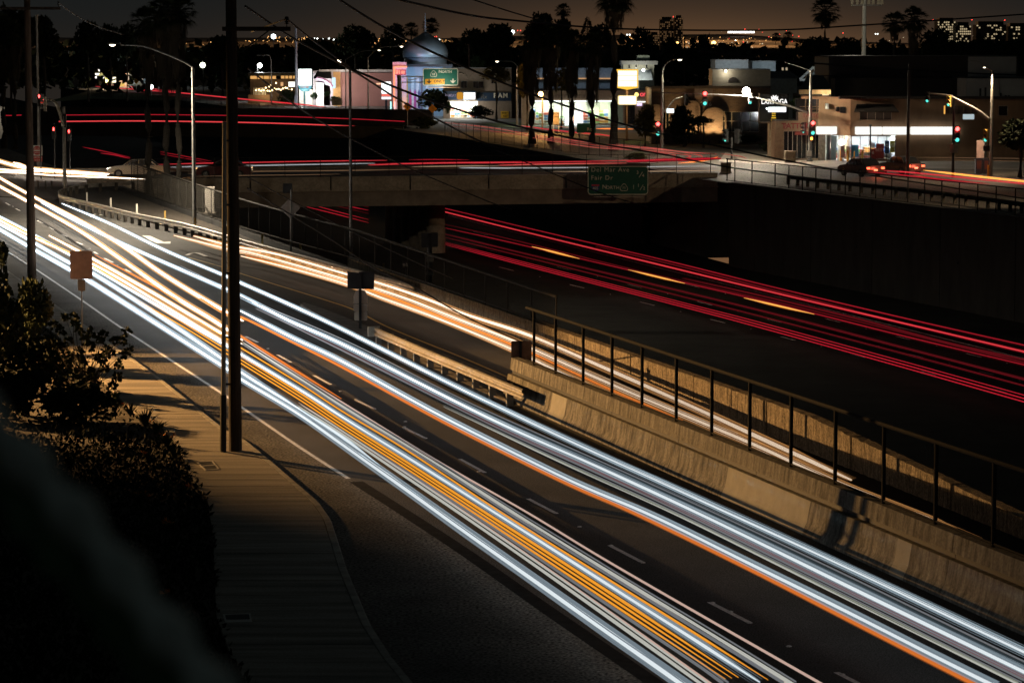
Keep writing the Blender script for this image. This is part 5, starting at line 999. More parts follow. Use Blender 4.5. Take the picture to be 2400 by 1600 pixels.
# posters inside the shop window
def poster(px0, py0, px1, py1, col, nm, txt=None, tc_=None): 
    m = M(nm, col, .5, var=.25, scale=1.5); o = MB().span((xw(px0), Yc + .06, zw(py1)), (xw(px1), Yc + .10, zw(py0))).build('poster', m, t)
    if txt: text(txt, .42, ((xw(px0) + xw(px1)) / 2, Yc + .05, (zw(py1) + zw(py0)) / 2 - .1), tc_ or white_sign, o, align='CENTER', ext=.003)
poster(1965, 341, 1974, 370, (.20, .13, .12), 'poster_brown'); poster(1978, 343, 1987, 368, (.42, .36, .24), 'poster_cream'); poster(1990, 340, 2007, 368, (.05, .24, .42), 'poster_blue'); poster(2033, 349, 2048, 373, (.22, .03, .025), 'poster_red', '6'); poster(2048, 337, 2066, 372, (.26, .04, .035), 'poster_red2', 'BEST', M('pale_red', (.6, .35, .3), .5)); poster(2068, 330, 2078, 360, (.03, .06, .10), 'poster_navy', 'G'); poster(2080, 330, 2091, 358, (.35, .34, .05), 'poster_lime', 'G'); poster(2033, 334, 2046, 347, (.5, .5, .55), 'poster_pale')
window(t, H[1][0], H[1][1], H[1][2], H[1][3], Yc, M('curtain_dim', (.10, .075, .06), .5, var=.4, scale=1), n=4, fm=M('frame_pale', (.5, .42, .34), .6)); window(t, H[2][0], H[2][1], H[2][2], H[2][3], Yc, M('curtain_dim2', (.12, .08, .055), .6, var=.3), n=5, fm=M('frame_tan', (.26, .17, .10), .6)); window(t, H[3][0], H[3][1], H[3][2], H[3][3], Yc, darkglass, n=1)
MB().span((xw(2204), Yc + .1, zw(267.5)), (xw(2207.5), Yc + .13, zw(248))).build('lit_pane', E('amber_pane', (1, .48, .10), .9), t)
zt, zb = zw(244), zw(261); MB().add([(xw(2001), Yc - .02, zt), (xw(2085), Yc - .02, zt), (xw(2096), Yc - 1.1, zb), (xw(1992), Yc - 1.1, zb), (xw(1992), Yc - 1.1, zb - .1), (xw(2096), Yc - 1.1, zb - .1)], [(3, 2, 1, 0), (3, 4, 5, 2)]).build('awning', M('awning', (.07, .055, .045), .9, var=.2, scale=3, stretch=(4, 1, 1)), t)
for px, py, w, h_ in ((1970, 258, .5, .55), (1958, 256, .25, .4), (1935, 250, .25, .5)): MB().box((xw(px), Yc + .25 + (1.0 if px < 1950 else .4), zw(py)), (w, .9, h_)).build('wall_unit', dark_m if px > 1940 else shop_white, t)
# rooftop pipes and dark blocks behind
for px, py in ((2294, 208), (2306, 206), (2342, 219), (2354, 224), (2361, 224), (2375, 226)): MB().tube([(xw(px), Yc + 1.5, zw(232)), (xw(px), Yc + 1.5, zw(py))], .09, 7).build('roof_pipe', dark_m, t)
Yb = 300; t = thing('dark_building', 'big windowless dark block rising behind the corner shop', 'building', (X(2150, Yb), Yb, 0)); xb = lambda p: X(p, Yb)
facade(t, xb(1935), 0, xb(2258), Z(131, Yb), Yb, [], stucco_dk); MB().span((xb(2258), Yb - .06, 0), (xb(2370), Yb + .2, Z(133, Yb))).build('wall', white_wall, t); shell(t, xb(1935), xb(2370), Z(131, Yb), Yb, 14, stucco_dk)
MB().span((xb(1940), Yb - 4, 0), (xb(2300), Yb - .1, Z(183, Yb))).build('lower_block', M('stucco_black', (.016, .016, .018), .9, var=.15), t)
Yb2 = 290; t = thing('white_building', 'pale block at the right edge lower than the dark block', 'building', (X(2400, Yb2), Yb2, 0)); MB().span((X(2255, Yb2), Yb2, 0), (X(2480, Yb2), Yb2 + 9, Z(184, Yb2))).build('wall', white_wall, t); MB().span((X(2254, Yb2), Yb2 - .1, Z(184, Yb2) + .001), (X(2480, Yb2), Yb2 + 9, Z(182, Yb2))).build('roof', dark_m, t)
MB().tube([(X(2330, Yb2), Yb2 - .1, Z(226, Yb2)), (X(2330, Yb2), Yb2 - .1, Z(186, Yb2))], .06, 6).build('drain_pipe', paintmetal, t)
t = thing('roofed_building', 'dark hipped roof with a lit cream fascia left of the dark block', 'building', (X(1900, 290), 290, 0)); Yq = 290
MB().add([(X(1866, Yq), Yq, Z(210, Yq)), (X(1942, Yq), Yq, Z(208, Yq)), (X(1942, Yq), Yq + 8, Z(178, Yq)), (X(1905, Yq), Yq + 8, Z(180, Yq))], [(0, 1, 2, 3)]).build('roof', black, t); MB().span((X(1867, Yq), Yq + .02, Z(221, Yq)), (X(1941, Yq), Yq + .3, Z(210.5, Yq))).build('fascia', M('fascia_cream', (.45, .34, .20), .7), t); MB().span((X(1870, Yq), Yq + .5, 0), (X(1940, Yq), Yq + 8, Z(221.5, Yq))).build('wall', stucco_dk, t); lamp((X(1930, Yq), Yq - 1, Z(222, Yq)), (1, .75, .45), 160, t, .1)
MB().span((X(1921, Yq), Yq - .1, Z(224, Yq)), (X(1935, Yq), Yq + .01, Z(221.5, Yq))).build('wall_lamp', E('eave_lamp', (1, .75, .5), 1.2), t)
# tattoo parlour
Yt = 268; t = thing('tattoo_shop', 'single-storey shop with a TATTOO sign and dark glazed front', 'shop', (X(1880, Yt), Yt, 0)); xt = lambda p: X(p, Yt); zt_ = lambda p: Z(p, Yt)
H2 = [(xt(1832), .1, xt(1917), zt_(307))]; facade(t, xt(1812), 0, xt(1918), zt_(283), Yt, H2, M('tattoo_wall', (.33, .24, .15), .85, var=.2)); shell(t, xt(1812), xt(1918), zt_(282.5), Yt, 8, stucco_tan)
window(t, *H2[0], Yt, darkglass, n=8, fm=M('frame_pale2', (.45, .38, .30), .6)); red_l = M('tattoo_red', (.30, .05, .05), .6)
text('TATTOO', .72, (xt(1862), Yt - .03, zt_(305)), red_l, t, align='CENTER', bold=.02, sx=.95); 
for px in (1836, 1884): MB().tube(smooth([(xt(px), Yt - .03, zt_(303)), (xt(px - 3), Yt - .03, zt_(298)), (xt(px + 2), Yt - .03, zt_(294)), (xt(px - 2), Yt - .03, zt_(290))]), .05, 5).build('flourish', red_l, t)
MB().span((xt(1857), Yt - .8, zt_(316)), (xt(1917), Yt - .05, zt_(307.5))).build('awning', M('awning_red', (.20, .035, .03), .8, var=.2), t)
MB().span((xt(1865), Yt - .3, zt_(283)), (xt(1920), Yt + 2, zt_(263))).build('upper_wall', M('upper_tan', (.34, .24, .16), .85, var=.2), t); MB().span((xt(1866), Yt + 2.05, zt_(262.9)), (xt(1921), Yt + 4, zt_(232))).build('balcony_wall', stucco_dk, t)
for px in (1882, 1895, 1908, 1917): MB().tube([(xt(px), Yt - .2, zt_(263)), (xt(px), Yt - .2, zt_(232))], .06, 6).build('balcony_post', M('frame_tan', (.26, .17, .10)), t)
for py in (250, 256): MB().tube([(xt(1868), Yt - .25, zt_(py)), (xt(1919), Yt - .25, zt_(py))], .03, 5).build('balcony_rail', M('frame_tan', (.26, .17, .10)), t)
MB().span((xt(1874), Yt - .35, zt_(279)), (xt(1919), Yt - .305, zt_(266))).build('sign_panel', M('sign_panel_tan', (.38, .22, .15), .7), t); text('TATTOO', .5, (xt(1900), Yt - .37, zt_(278)), red_l, t, align='CENTER')
# monument sign
Ym = 272; t = thing('monument_sign', 'tall black LXRYOGA sign with a white crown and yellow lines', 'sign', (X(1809, Ym), Ym, 0)); xm = lambda p: X(p, Ym); zm = lambda p: Z(p, Ym)
MB().span((xm(1776), Ym, zm(286)), (xm(1843), Ym + .5, zm(221))).build('panel', black, t); fp = MB(); fp.span((xm(1773), Ym - .05, zm(289)), (xm(1776) - .003, Ym + .55, zm(218))); fp.span((xm(1773), Ym - .05, zm(289)), (xm(1846), Ym + .55, zm(286) - .003)); fp.build('frame', M('frame_brown', (.18, .13, .09), .7), t)
MB().span((xm(1798), Ym + .05, 0), (xm(1817), Ym + .45, zm(289) - .004)).build('pillar', M('pillar_tan', (.33, .25, .17), .8, var=.25), t); LW_ = E('letter_white', (1, .98, .94), 1.3); LY_ = E('letter_yellow', (1, .62, .05), .8)
text('LXRYOGA', .66, (xm(1809.5), Ym - .03, zm(247)), LW_, t, align='CENTER', bold=.012, sx=.82)
cx, cz = xm(1810), zm(228); k = .36; MB().plate([(cx - k * .8, cz - k * .55), (cx + k * .8, cz - k * .55), (cx + k, cz + k * .3), (cx + k * .5, cz - .02), (cx + k * .45, cz + k * .6), (cx, cz + .05), (cx - k * .45, cz + k * .6), (cx - k * .5, cz - .02), (cx - k, cz + k * .3)], Ym - .04, .03).build('crown', LW_, t)
MB().plate(rrect(xm(1795), zm(263), xm(1837), zm(251), .06), Ym - .06, .05).build('lit_panel', E('lit_panel', (.9, .97, 1), 1.5), t); MB().octa((xm(1792), Ym - .1, zm(255)), .08).build('spot', LAMPC, t)
for i, (s, w) in enumerate((('YOGA', .5), ('HEAT', .5), ('PILATES', .6), ('BARRE FIT', .7))): scribble(t, xm(1808.5) - w * .37, zm(267.3 + 5.4 * i), xm(1808.5) + w * .37, zm(264.4 + 5.4 * i), Ym - .03, LY_, 5, .045)
# brick restaurant
Yr = 311; t = thing('brick_building', 'brick building numbered 2216 with arched recesses lit from below', 'building', (X(1650, Yr), Yr, 0)); xr = lambda p: X(p, Yr); zr = lambda p: Z(p, Yr)
brick_m = BRICK('brick', (.20, .13, .085), (.13, .085, .06), (.20, .17, .14), 1.0)
facade(t, xr(1524), 0, xr(1800), zr(208), Yr, [(xr(1690), zr(310), xr(1775), zr(262)), (xr(1550), zr(305), xr(1566), zr(260))], brick_m); shell(t, xr(1524), xr(1800), zr(207), Yr, 14, brick_m); MB().span((xr(1522), Yr - .4, zr(208)), (xr(1800), Yr - .01, zr(202))).build('fascia', M('fascia_dark', (.10, .08, .07), .8), t)
window(t, xr(1690), zr(310), xr(1775), zr(262), Yr, darkglass, n=4, fm=M('frame_cream', (.55, .46, .36), .6)); window(t, xr(1550), zr(305), xr(1566), zr(260), Yr, darkglass, n=2, fm=M('frame_cream', (.55, .46, .36), .6)); MB().span((xr(1690), Yr + .08, zr(285)), (xr(1775), Yr + .17, zr(283.5))).build('transom', M('frame_cream', (.55, .46, .36)), t)
def arch(x0, x1, py_b, py_t, ph=.25):
    a, b, zb_, zt2 = xr(x0), xr(x1), zr(py_b), zr(py_t); c, r_ = (a + b) / 2, (b - a) / 2; n = 14; vs = []
    zs = zt2 - r_ * .9
    pts = [(a, zb_)] + [(c - r_ * math.cos(PI * j / n), zs + r_ * .9 * math.sin(PI * j / n)) for j in range(n + 1)] + [(b, zb_)]
    mb = MB(); kk = len(pts)
    outer = [(p[0], Yr - .30, p[1]) for p in pts]; inner = [(c + (p[0] - c) * .88, Yr - .30, zb_ + (p[1] - zb_) * .93) for p in pts]
    mb.add(outer + inner + [(v[0], Yr - .005, v[2]) for v in outer] + [(v[0], Yr - .005, v[2]) for v in inner], [(i, i + 1, i + 1 + kk, i + kk) for i in range(kk - 1)] + [(i, i + 2 * kk, i + 1 + 2 * kk, i + 1) for i in range(kk - 1)] + [(i + kk, i + 1 + kk, i + 1 + 3 * kk, i + 3 * kk) for i in range(kk - 1)])
    mb.build('arch', brick_m, t)
    for lx in ((a * .7 + b * .3), (a * .3 + b * .7)) if x1 - x0 > 40 else (c,): lamp((lx, Yr - 1.1, .5), (1, .66, .30), 650, t, .08, spot=85, aim=(lx, Yr, 3.6)); MB().tube([(lx, Yr - 1.15, .1), (lx, Yr - 1.1, .45)], .08, 7).build('uplight', dark_m, t)
arch(1520, 1550, 330, 244); arch(1600, 1637, 330, 236); arch(1640, 1698, 330, 252)
text('2216', .62, (xr(1651), Yr - .05, zr(251)), M('numeral', (.75, .68, .58), .5), t, align='CENTER', bold=.01); MB().span((xr(1624), Yr - .35, zr(228)), (xr(1666), Yr - .05, zr(200))).build('lit_panel', M('panel_mauve', (.22, .17, .16), .7), t)
# dark building with small arch lamp behind it, roofs behind
t = thing('house', 'low pale building with an arch under a lamp behind the brick building', 'building', (X(1710, 345), 345, 0)); Yq = 345; MB().span((X(1665, Yq), Yq, 0), (X(1800, Yq), Yq + 6, Z(165, Yq))).build('wall', M('pale_wall', (.30, .28, .24), .8, var=.15), t); MB().span((X(1664, Yq), Yq - .2, Z(165, Yq) + .002), (X(1800, Yq), Yq + 6, Z(162, Yq))).build('roof', white_wall, t)
pts = [(X(1702 + 12 - 12 * math.cos(PI * j / 10), Yq), Z(192 - 11 * math.sin(PI * j / 10), Yq)) for j in range(11)]; MB().plate(pts, Yq - .1, .06).build('arch', stucco_dk, t); q = D(1701, 167, Yq - .5); MB().ball(q, .17, 8).build('wall_lamp', LAMPW, t); lamp(q + Vector((0, -.3, -.2)), (1, .88, .65), 80, t, .1)
t = thing('house', 'pale blue-white flat roof glowing behind the brick building', 'building', (X(1715, 380), 380, 0)); Yq = 380; MB().span((X(1672, Yq), Yq, 0), (X(1748, Yq), Yq + 9, Z(142, Yq))).build('wall', M('cool_wall', (.32, .36, .37), .8, var=.2), t); MB().span((X(1671, Yq), Yq - .2, Z(142, Yq) + .002), (X(1749, Yq), Yq + 9, Z(140, Yq))).build('roof', white_wall, t); lamp((X(1710, Yq), Yq - 5, Z(150, Yq)), COOL, 420, t, .2)
t = thing('house', 'pale roof slope right of the star-bright lamp', 'building', (X(1790, 385), 385, 0)); Yq = 385; MB().span((X(1758, Yq), Yq, 0), (X(1812, Yq), Yq + 9, Z(145, Yq))).build('wall', M('cool_wall', (.32, .36, .37)), t); MB().span((X(1757, Yq), Yq - .2, Z(145, Yq) + .002), (X(1813, Yq), Yq + 9, Z(143, Yq))).build('roof', white_wall, t); lamp((X(1785, Yq), Yq - 5, Z(155, Yq)), COOL, 260, t, .2)
t = thing('house', 'dark house with two small lit windows and a pale eave', 'house', (X(1830, 350), 350, 0)); Yq = 350; MB().span((X(1800, Yq), Yq, 0), (X(1862, Yq), Yq + 7, Z(183, Yq))).build('wall', M('cool_wall2', (.16, .19, .20), .8), t)
MB().add([(X(1796, Yq), Yq - .4, Z(183, Yq)), (X(1868, Yq), Yq - .4, Z(183, Yq)), (X(1852, Yq), Yq + 4, Z(168, Yq)), (X(1806, Yq), Yq + 4, Z(168, Yq))], [(0, 1, 2, 3)]).build('roof', dark_m, t)
for px in (1825, 1834): window(t, X(px, Yq), Z(166, Yq), X(px + 6, Yq), Z(158, Yq), Yq - .2, E('window_dim_yellow', (1, .8, .5), .45), n=1, in_=.0)
t = thing('house', 'gabled house end with white barge boards beside the signal mast', 'house', (X(1900, 330), 330, 0)); Yq = 330; MB().plate([(X(1884, Yq), Z(190, Yq)), (X(1914, Yq), Z(190, Yq)), (X(1914, Yq), Z(175, Yq)), (X(1907, Yq), Z(159, Yq)), (X(1888, Yq), Z(186, Yq))], Yq, 5).build('wall', M('cool_wall2', (.16, .19, .20)), t)
for a, c in (((1874, 187), (1907, 157)), ((1907, 157), (1915, 172)), ((1874, 188), (1900, 188))): MB().tube([D(*a, Yq - .2), D(*c, Yq - .2)], .13, 4).build('barge_board', M('barge', (.5, .55, .56), .7), t)
lamp((X(1893, Yq), Yq - 4, Z(180, Yq)), COOL, 120, t, .2)
# liquor shop with lit windows
Yl = 389; t = thing('glass_front_shop', 'long low shop with brightly lit windows behind the palm trunks', 'shop', (X(1360, Yl), Yl, 0)); xl = lambda p: X(p, Yl); zl = lambda p: Z(p, Yl)
H3 = [(xl(1243), .2, xl(1430), zl(239)), (xl(1462), .1, xl(1486), zl(243))]; facade(t, xl(1222), 0, xl(1530), zl(212), Yl, H3, M('shop_stucco', (.30, .20, .13), .85, var=.15)); shell(t, xl(1222), xl(1530), zl(211), Yl, 12, stucco_tan)
interior(t, xl(1240), .1, xl(1434), zl(238), Yl + .3, 7, M('shop_inner', (.62, .64, .50), .7, var=.1), LSTRIP, RND, shelves=4); window(t, *H3[0], Yl, glass, n=7, fm=galv, name='shop_window'); window(t, *H3[1], Yl, darkglass, n=2, fm=dark_m, name='shop_door')
lamp((xl(1270), Yl + 3, 2.9), (.95, .98, 1), 1100, t, .4); lamp((xl(1340), Yl + 3, 2.9), (.95, .98, .95), 1100, t, .4); lamp((xl(1410), Yl + 3, 2.9), (.9, 1, .8), 900, t, .4)
MB().span((xl(1240), Yl - .15, zl(239)), (xl(1434), Yl - .02, zl(236))).build('tube_light', E('tube_light', (.92, 1, .97), 2.2), t); scribble(t, xl(1290), zl(230), xl(1375), zl(222.5), Yl - .04, M('letter_brown', (.10, .06, .045), .7), 13)
MB().span((xl(1440), Yl - .05, 0.05), (xl(1458), Yl - .002, zl(243))).build('pilaster', M('pilaster_green', (.32, .36, .26), .8, var=.2), t); text("Ol' Sarah", .62, (xl(1497), Yl - .06, zl(228)), E('neon_red', (1, .10, .12), 1.4), t, bold=.012)
MB().span((xl(1488), Yl - .2, zl(240)), (xl(1512), Yl - .03, zl(238))).build('tube_light', E('tube_light', (.92, 1, .97)), t); MB().span((xl(1490), Yl - .2, zl(248)), (xl(1502), Yl - .04, zl(242))).build('window_sign', E('neon_violet', (.75, .6, 1), 1.5), t)
for l, a, c in (('left one of the pair of glaring white ice merchandisers', 1323, 1335), ('right one of the pair of glaring white ice merchandisers', 1345, 1365)):
    o = thing('ice_machine', l, 'ice machine', (X(a, Yl - 6), Yl - 6, 0), 'ice merchandisers before the shop'); Yq = Yl - 6; MB().span((X(a, Yq), Yq, .1), (X(c, Yq), Yq + .8, Z(262, Yq))).build('body', E('ice_glow', (.95, 1, 1), 1.6), o); MB().span((X(a, Yq), Yq - .05, Z(261.5, Yq)), (X(c, Yq), Yq + .8, Z(254, Yq))).build('header', E('ice_header', (1, .96, .86), 1.3), o); MB().span((X((a + c) / 2 - .5, Yq), Yq - .04, 1.1), (X((a + c) / 2 + .5, Yq), Yq - .005, 1.6)).build('handle', galv, o)
lamp((X(1340, Yl - 7), Yl - 8.5, 1.5), (.93, .98, 1), 420, None, .5, name='ice_lamp')
# pole sign
Yp = 321; t = thing('pole_sign', 'tall yellow-edged lit sign over a smaller lit box on one pole', 'sign', (X(1467, Yp), Yp, 0)); MB().tube([(X(1467, Yp), Yp + .2, 0), (X(1467, Yp), Yp + .2, Z(165, Yp))], .13, 8).build('pole', M('pole_brown', (.2, .12, .08), .7), t)
pts = [(X(a, Yp), Z(b, Yp)) for a, b in ((1443, 206), (1468, 211), (1493, 206), (1493, 163), (1443, 163))]; MB().plate(pts, Yp - .2, .5).build('sign_case', E('case_amber', (1, .55, .06), 1.1), t); pts = [(X(a, Yp), Z(b, Yp)) for a, b in ((1446, 203), (1490, 203), (1490, 166), (1446, 166))]; MB().plate(pts, Yp - .24, .03).build('sign_face', E('face_cream', (1, .93, .76), 1.4), t)
for py in (178, 190): MB().span((X(1446, Yp), Yp - .26, Z(py + .4, Yp)), (X(1490, Yp), Yp - .242, Z(py - .4, Yp))).build('divider', M('divider', (.6, .35, .1), .6), t)
MB().plate(rrect(X(1446, Yp), Z(246, Yp), X(1490, Yp), Z(224, Yp), .15), Yp - .2, .4).build('lower_case', E('case_amber2', (1, .75, .25), 1.0), t); MB().plate(rrect(X(1448, Yp), Z(244.5, Yp), X(1488, Yp), Z(225.5, Yp), .12), Yp - .24, .03).build('sign_face', E('face_white', (1, .97, .90), 1.5), t); lamp((X(1467, Yp), Yp - 2, Z(200, Yp)), (1, .75, .35), 500, t, .6)
q = D(1492, 222, Yp + 5); o = thing('road_lamp', 'small yellow lamp at the corner of the red neon lettering', 'lamp', q); MB().ball(q, .25, 8).build('lamp_globe', E('lamp_yel', (1, .75, .2), 2), o)
# pharmacy
Yh = 424; t = thing('pharmacy', 'two-storey pharmacy with a dark RAM sign band and a blazing glass entrance', 'shop', (X(1120, Yh), Yh, 0)); xh = lambda p: X(p, Yh); zh = lambda p: Z(p, Yh)
ph_w = M('pharmacy_wall', (.24, .185, .135), .85, var=.15); H4 = [(xh(1056), .1, xh(1121), zh(237)), (xh(1081), zh(207), xh(1096), zh(190)), (xh(1110), zh(207), xh(1134), zh(191)), (xh(1152), zh(196), xh(1163), zh(184))]
facade(t, xh(1040), 0, xh(1199), zh(161), Yh, H4, ph_w); shell(t, xh(1040), xh(1199), zh(160), Yh, 12, ph_w); MB().span((xh(1039), Yh - .25, zh(161)), (xh(1199), Yh + .3, zh(158.5))).build('cornice', white_wall, t)
interior(t, xh(1054), .05, xh(1124), zh(236), Yh + .3, 6, M('pharm_in', (.72, .73, .66), .7), LSTRIP, RND, shelves=3); window(t, *H4[0], Yh, glass, n=4, fm=M('frame_cream', (.55, .46, .36)), name='shop_window'); lamp((xh(1075), Yh + 2.5, 2.3), (1, .98, .9), 1500, t, .4); lamp((xh(1105), Yh + 2.5, 2.3), (1, .98, .9), 1500, t, .4)
for h4 in H4[1:]: window(t, *h4, Yh, darkglass, n=2)
MB().span((xh(1118), Yh - .3, zh(237)), (xh(1198), Yh - .02, zh(217))).build('sign_band', M('band_navy', (.012, .03, .06), .5, var=.1), t); text('RAM', .95, (xh(1157), Yh - .33, zh(232)), M('letter_cream', (.78, .72, .58), .5), t, bold=.03, spacing=1.2); text('Rx', .85, (xh(1127), Yh - .33, zh(234)), M('letter_grey', (.16, .15, .12), .6), t, shear=.2)
MB().span((xh(1042), Yh - 1.2, zh(234)), (xh(1116), Yh - .32, zh(214))).build('sign_band', M('band_navy', (.012, .03, .06)), t); text("RAMSAY", .62, (xh(1045), Yh - 1.23, zh(229)), E('letter_lit_dim', (.45, .40, .55), .5), t, sx=.7, bold=.01); MB().plate(rrect(xh(1072), zh(233.5), xh(1087), zh(216), .3), Yh - 1.27, .05).build('badge', E('badge_orange', (1, .45, .05), .55), t); MB().span((xh(1088), Yh - 1.26, zh(233)), (xh(1115), Yh - 1.22, zh(217))).build('lit_panel', E('lit_panel2', (1, 1, .95), 1.6), t); scribble(t, xh(1089), zh(233), xh(1106), zh(230.5), Yh - 1.28, M('letter_pale_blue', (.35, .45, .6), .5), 8, .03)
lamp((xh(1090), Yh - 2.5, 2.2), (1, .97, .9), 500, t, .3)
for px in (1064, 1100): pts = [(X(px + 17 - 17 * math.cos(PI * j / 10), Yh), Z(186 - 14 * math.sin(PI * j / 10), Yh)) for j in range(11)]; MB().tube([(p[0], Yh - .02, p[1]) for p in pts], .05, 5).build('arch_trim', ph_w, t)
MB().span((xh(1174), Yh - .08, zh(277)), (xh(1192), Yh - .02, zh(261))).build('poster', M('poster_yellow', (.65, .38, .03), .6), t); scribble(t, xh(1176), zh(267), xh(1190), zh(263.5), Yh - .1, black, 7, .03); scribble(t, xh(1180), zh(275), xh(1190), zh(270), Yh - .1, black, 5, .03)
MB().span((xh(1199.5), Yh + 2, 0), (xh(1222), Yh + 10, zh(196))).build('annex', M('annex_wall', (.16, .11, .08), .9), t)
# domed building
Yd = 442; t = thing('domed_building', 'grey onion-domed building with a thin spire and a red neon sign', 'building', (X(999, Yd), Yd, 0)); xd = lambda p: X(p, Yd); zd = lambda p: Z(p, Yd); c = Vector((X(999, Yd + 4), Yd + 4, 0)); sc_ = (Yd + 4) / F; zq = lambda py: Z(py, Yd + 4)
dome_m = M('dome_metal', (.26, .29, .31), .45, metal=.35, var=.15, scale=.8)
MB().lathe([(50 * sc_, zq(152)), (50 * sc_, zq(136)), (52.3 * sc_, zq(135)), (53 * sc_, zq(125)), (52 * sc_, zq(117)), (48 * sc_, zq(108)), (40 * sc_, zq(99)), (29 * sc_, zq(91)), (18 * sc_, zq(85)), (10 * sc_, zq(80)), (7 * sc_, zq(77)), (0, zq(77))], c, 36).build('dome', dome_m, t, sm=True)
MB().lathe([(51.2 * sc_, zq(137)), (52 * sc_, zq(136)), (51.2 * sc_, zq(134.4))], c, 36).build('dome_band', dark_m, t); MB().tube([c + Vector((0, 0, zq(77))), c + Vector((0, 0, zq(72))), c + Vector((0, 0, zq(30)))], [.28, .16, .03], 8).build('spire', M('spire', (.4, .45, .48), .5), t)
dw_ = M('dome_wall', (.20, .26, .32), .8, var=.15, scale=.5); facade(t, xd(940), 0, xd(1062), zd(157), Yd, [], dw_); shell(t, xd(940), xd(1062), zd(156), Yd, 9, dw_); MB().span((xd(946), Yd - .3, zd(157)), (xd(1062), Yd + .6, zd(151))).build('parapet', stucco_dk, t)
for a, c_, b in ((952, 958, (.5, .27, .06)), (966, 972, (.42, .45, .5)), (978, 984, (.42, .45, .5)), (988, 993, (.1, .09, .13)), (1000, 1006, (.42, .45, .5))): MB().span((xd(a), Yd - .12, zd(262)), (xd(c_), Yd - .01, zd(182))).build('pilaster', M('pil_%d' % a, b, .7), t)
for px, mm in ((964, (.35, .04, .16)), (975, (.25, .04, .2)), (984, (.06, .06, .15))): MB().plate([(xd(px - 3), zd(255)), (xd(px + 3), zd(255)), (xd(px + 3), zd(218)), (xd(px), zd(209)), (xd(px - 3), zd(218))], Yd - .2, .06).build('banner', M('banner_%d' % px, mm, .7), t)
nm = E('neon_coral', (1, .30, .16), 1.5); 
for p in ([(924, 156, Yd - 2), (924, 250, Yd - 2)], [(927, 157, Yd - 2), (954, 157, Yd - 2)]): MB().tube([D(*q) for q in p], .14, 6).build('neon_tube', nm, t)
MB().span((X(923, Yd - 1.8), Yd - 1.7, 0), (X(955, Yd - 1.8), Yd - 1.2, Z(146, Yd))).build('sign_tower', M('tower_mauve', (.35, .26, .30), .8), t); MB().span((X(929, Yd - 2), Yd - 1.95, Z(176, Yd)), (X(954, Yd - 2), Yd - 1.75, Z(164, Yd))).build('sign_box', M('box_dkred', (.2, .02, .03), .6), t); scribble(t, X(930, Yd - 2), Z(173.6, Yd - 2), X(941, Yd - 2), Z(165, Yd - 2), Yd - 2.0, E('neon_letter', (1, .30, .22), 1.5), 4, .07); scribble(t, X(943, Yd - 2), Z(173.6, Yd - 2), X(953, Yd - 2), Z(166, Yd - 2), Yd - 2.0, E('neon_letter', (1, .30, .22)), 4, .07)
lamp((xd(970), Yd - 5, 6), (.42, .62, 1), 750, t, .4); lamp((xd(1015), Yd - 5, 4), (.45, .8, 1), 700, t, .3); lamp((xd(932), Yd - 4, 7), (1, .35, .3), 450, t, .3); lamp((xd(1045), Yd - 3, 9), (.75, .9, 1), 500, t, .3); lamp((xd(955), Yd - 3, 2), (1, .6, .2), 160, t, .2)
# lit totem left of the dome
Yq = 440; t = thing('totem_sign', 'white lit sign box with red and white strips beside the neon tower', 'sign', (X(907, Yq), Yq, 0)); MB().span((X(905, Yq), Yq + .1, 0), (X(910, Yq), Yq + .3, Z(233, Yq))).build('post', dark_m, t)
MB().plate(rrect(X(897, Yq), Z(220, Yq), X(919, Yq), Z(192, Yq), .1), Yq - .1, .4).build('sign_face', E('totem_white', (.95, 1, 1), 1.8), t); MB().span((X(897, Yq), Yq - .1, Z(226, Yq)), (X(919, Yq), Yq + .3, Z(221, Yq))).build('red_strip', E('totem_red', (1, .2, .15), 1.0), t); MB().span((X(897, Yq), Yq - .1, Z(233, Yq)), (X(919, Yq), Yq + .3, Z(227.5, Yq))).build('white_strip', E('totem_white2', (.95, .95, 1), 1.4), t); MB().span((X(885, Yq), Yq, Z(198.5, Yq)), (X(896, Yq), Yq + .3, Z(195, Yq))).build('side_lamp', E('side_lamp', (1, .5, .3), 1.4), t)
for px, col in ((917, (.5, 1, .95)), (926, (1, .5, .5))): MB().span((X(px, Yq), Yq - .2, Z(256, Yq)), (X(px + 3, Yq), Yq, Z(238, Yq))).build('neon_strip', E('strip_%d' % px, col, 1.5), t)
# pink building with entrance
Yk = 515; t = thing('pink_building', 'long pink-walled hall with a dark awning over its white entrance', 'building', (X(850, Yk), Yk, 0)); xk = lambda p: X(p, Yk); zk = lambda p: Z(p, Yk)
pink = M('pink_wall', (.34, .19, .17), .85, var=.12, scale=.4); facade(t, xk(803), 0, xk(925), zk(171), Yk, [], pink); shell(t, xk(740), xk(925), zk(168), Yk, 12, pink); MB().span((xk(752), Yk - .2, zk(169)), (xk(925), Yk + .5, zk(163.5))).build('roof_edge', M('roof_pale', (.5, .52, .5), .7), t)
MB().add([(xk(820), Yk + .5, zk(175)), (xk(912), Yk + .5, zk(175)), (xk(903), Yk + 5, zk(165)), (xk(828), Yk + 5, zk(165))], [(0, 1, 2, 3)]).build('roof_slope', M('roof_slope', (.20, .24, .23), .8), t); facade(t, xk(738), 0, xk(803), zk(166), Yk, [(xk(762), .1, xk(778), zk(200))], M('entr_wall', (.42, .38, .40), .8, var=.15)); MB().span((xk(785), Yk - .2, 0), (xk(802), Yk - .01, zk(168))).build('amber_wall', M('amber_wall', (.45, .27, .10), .8), t)
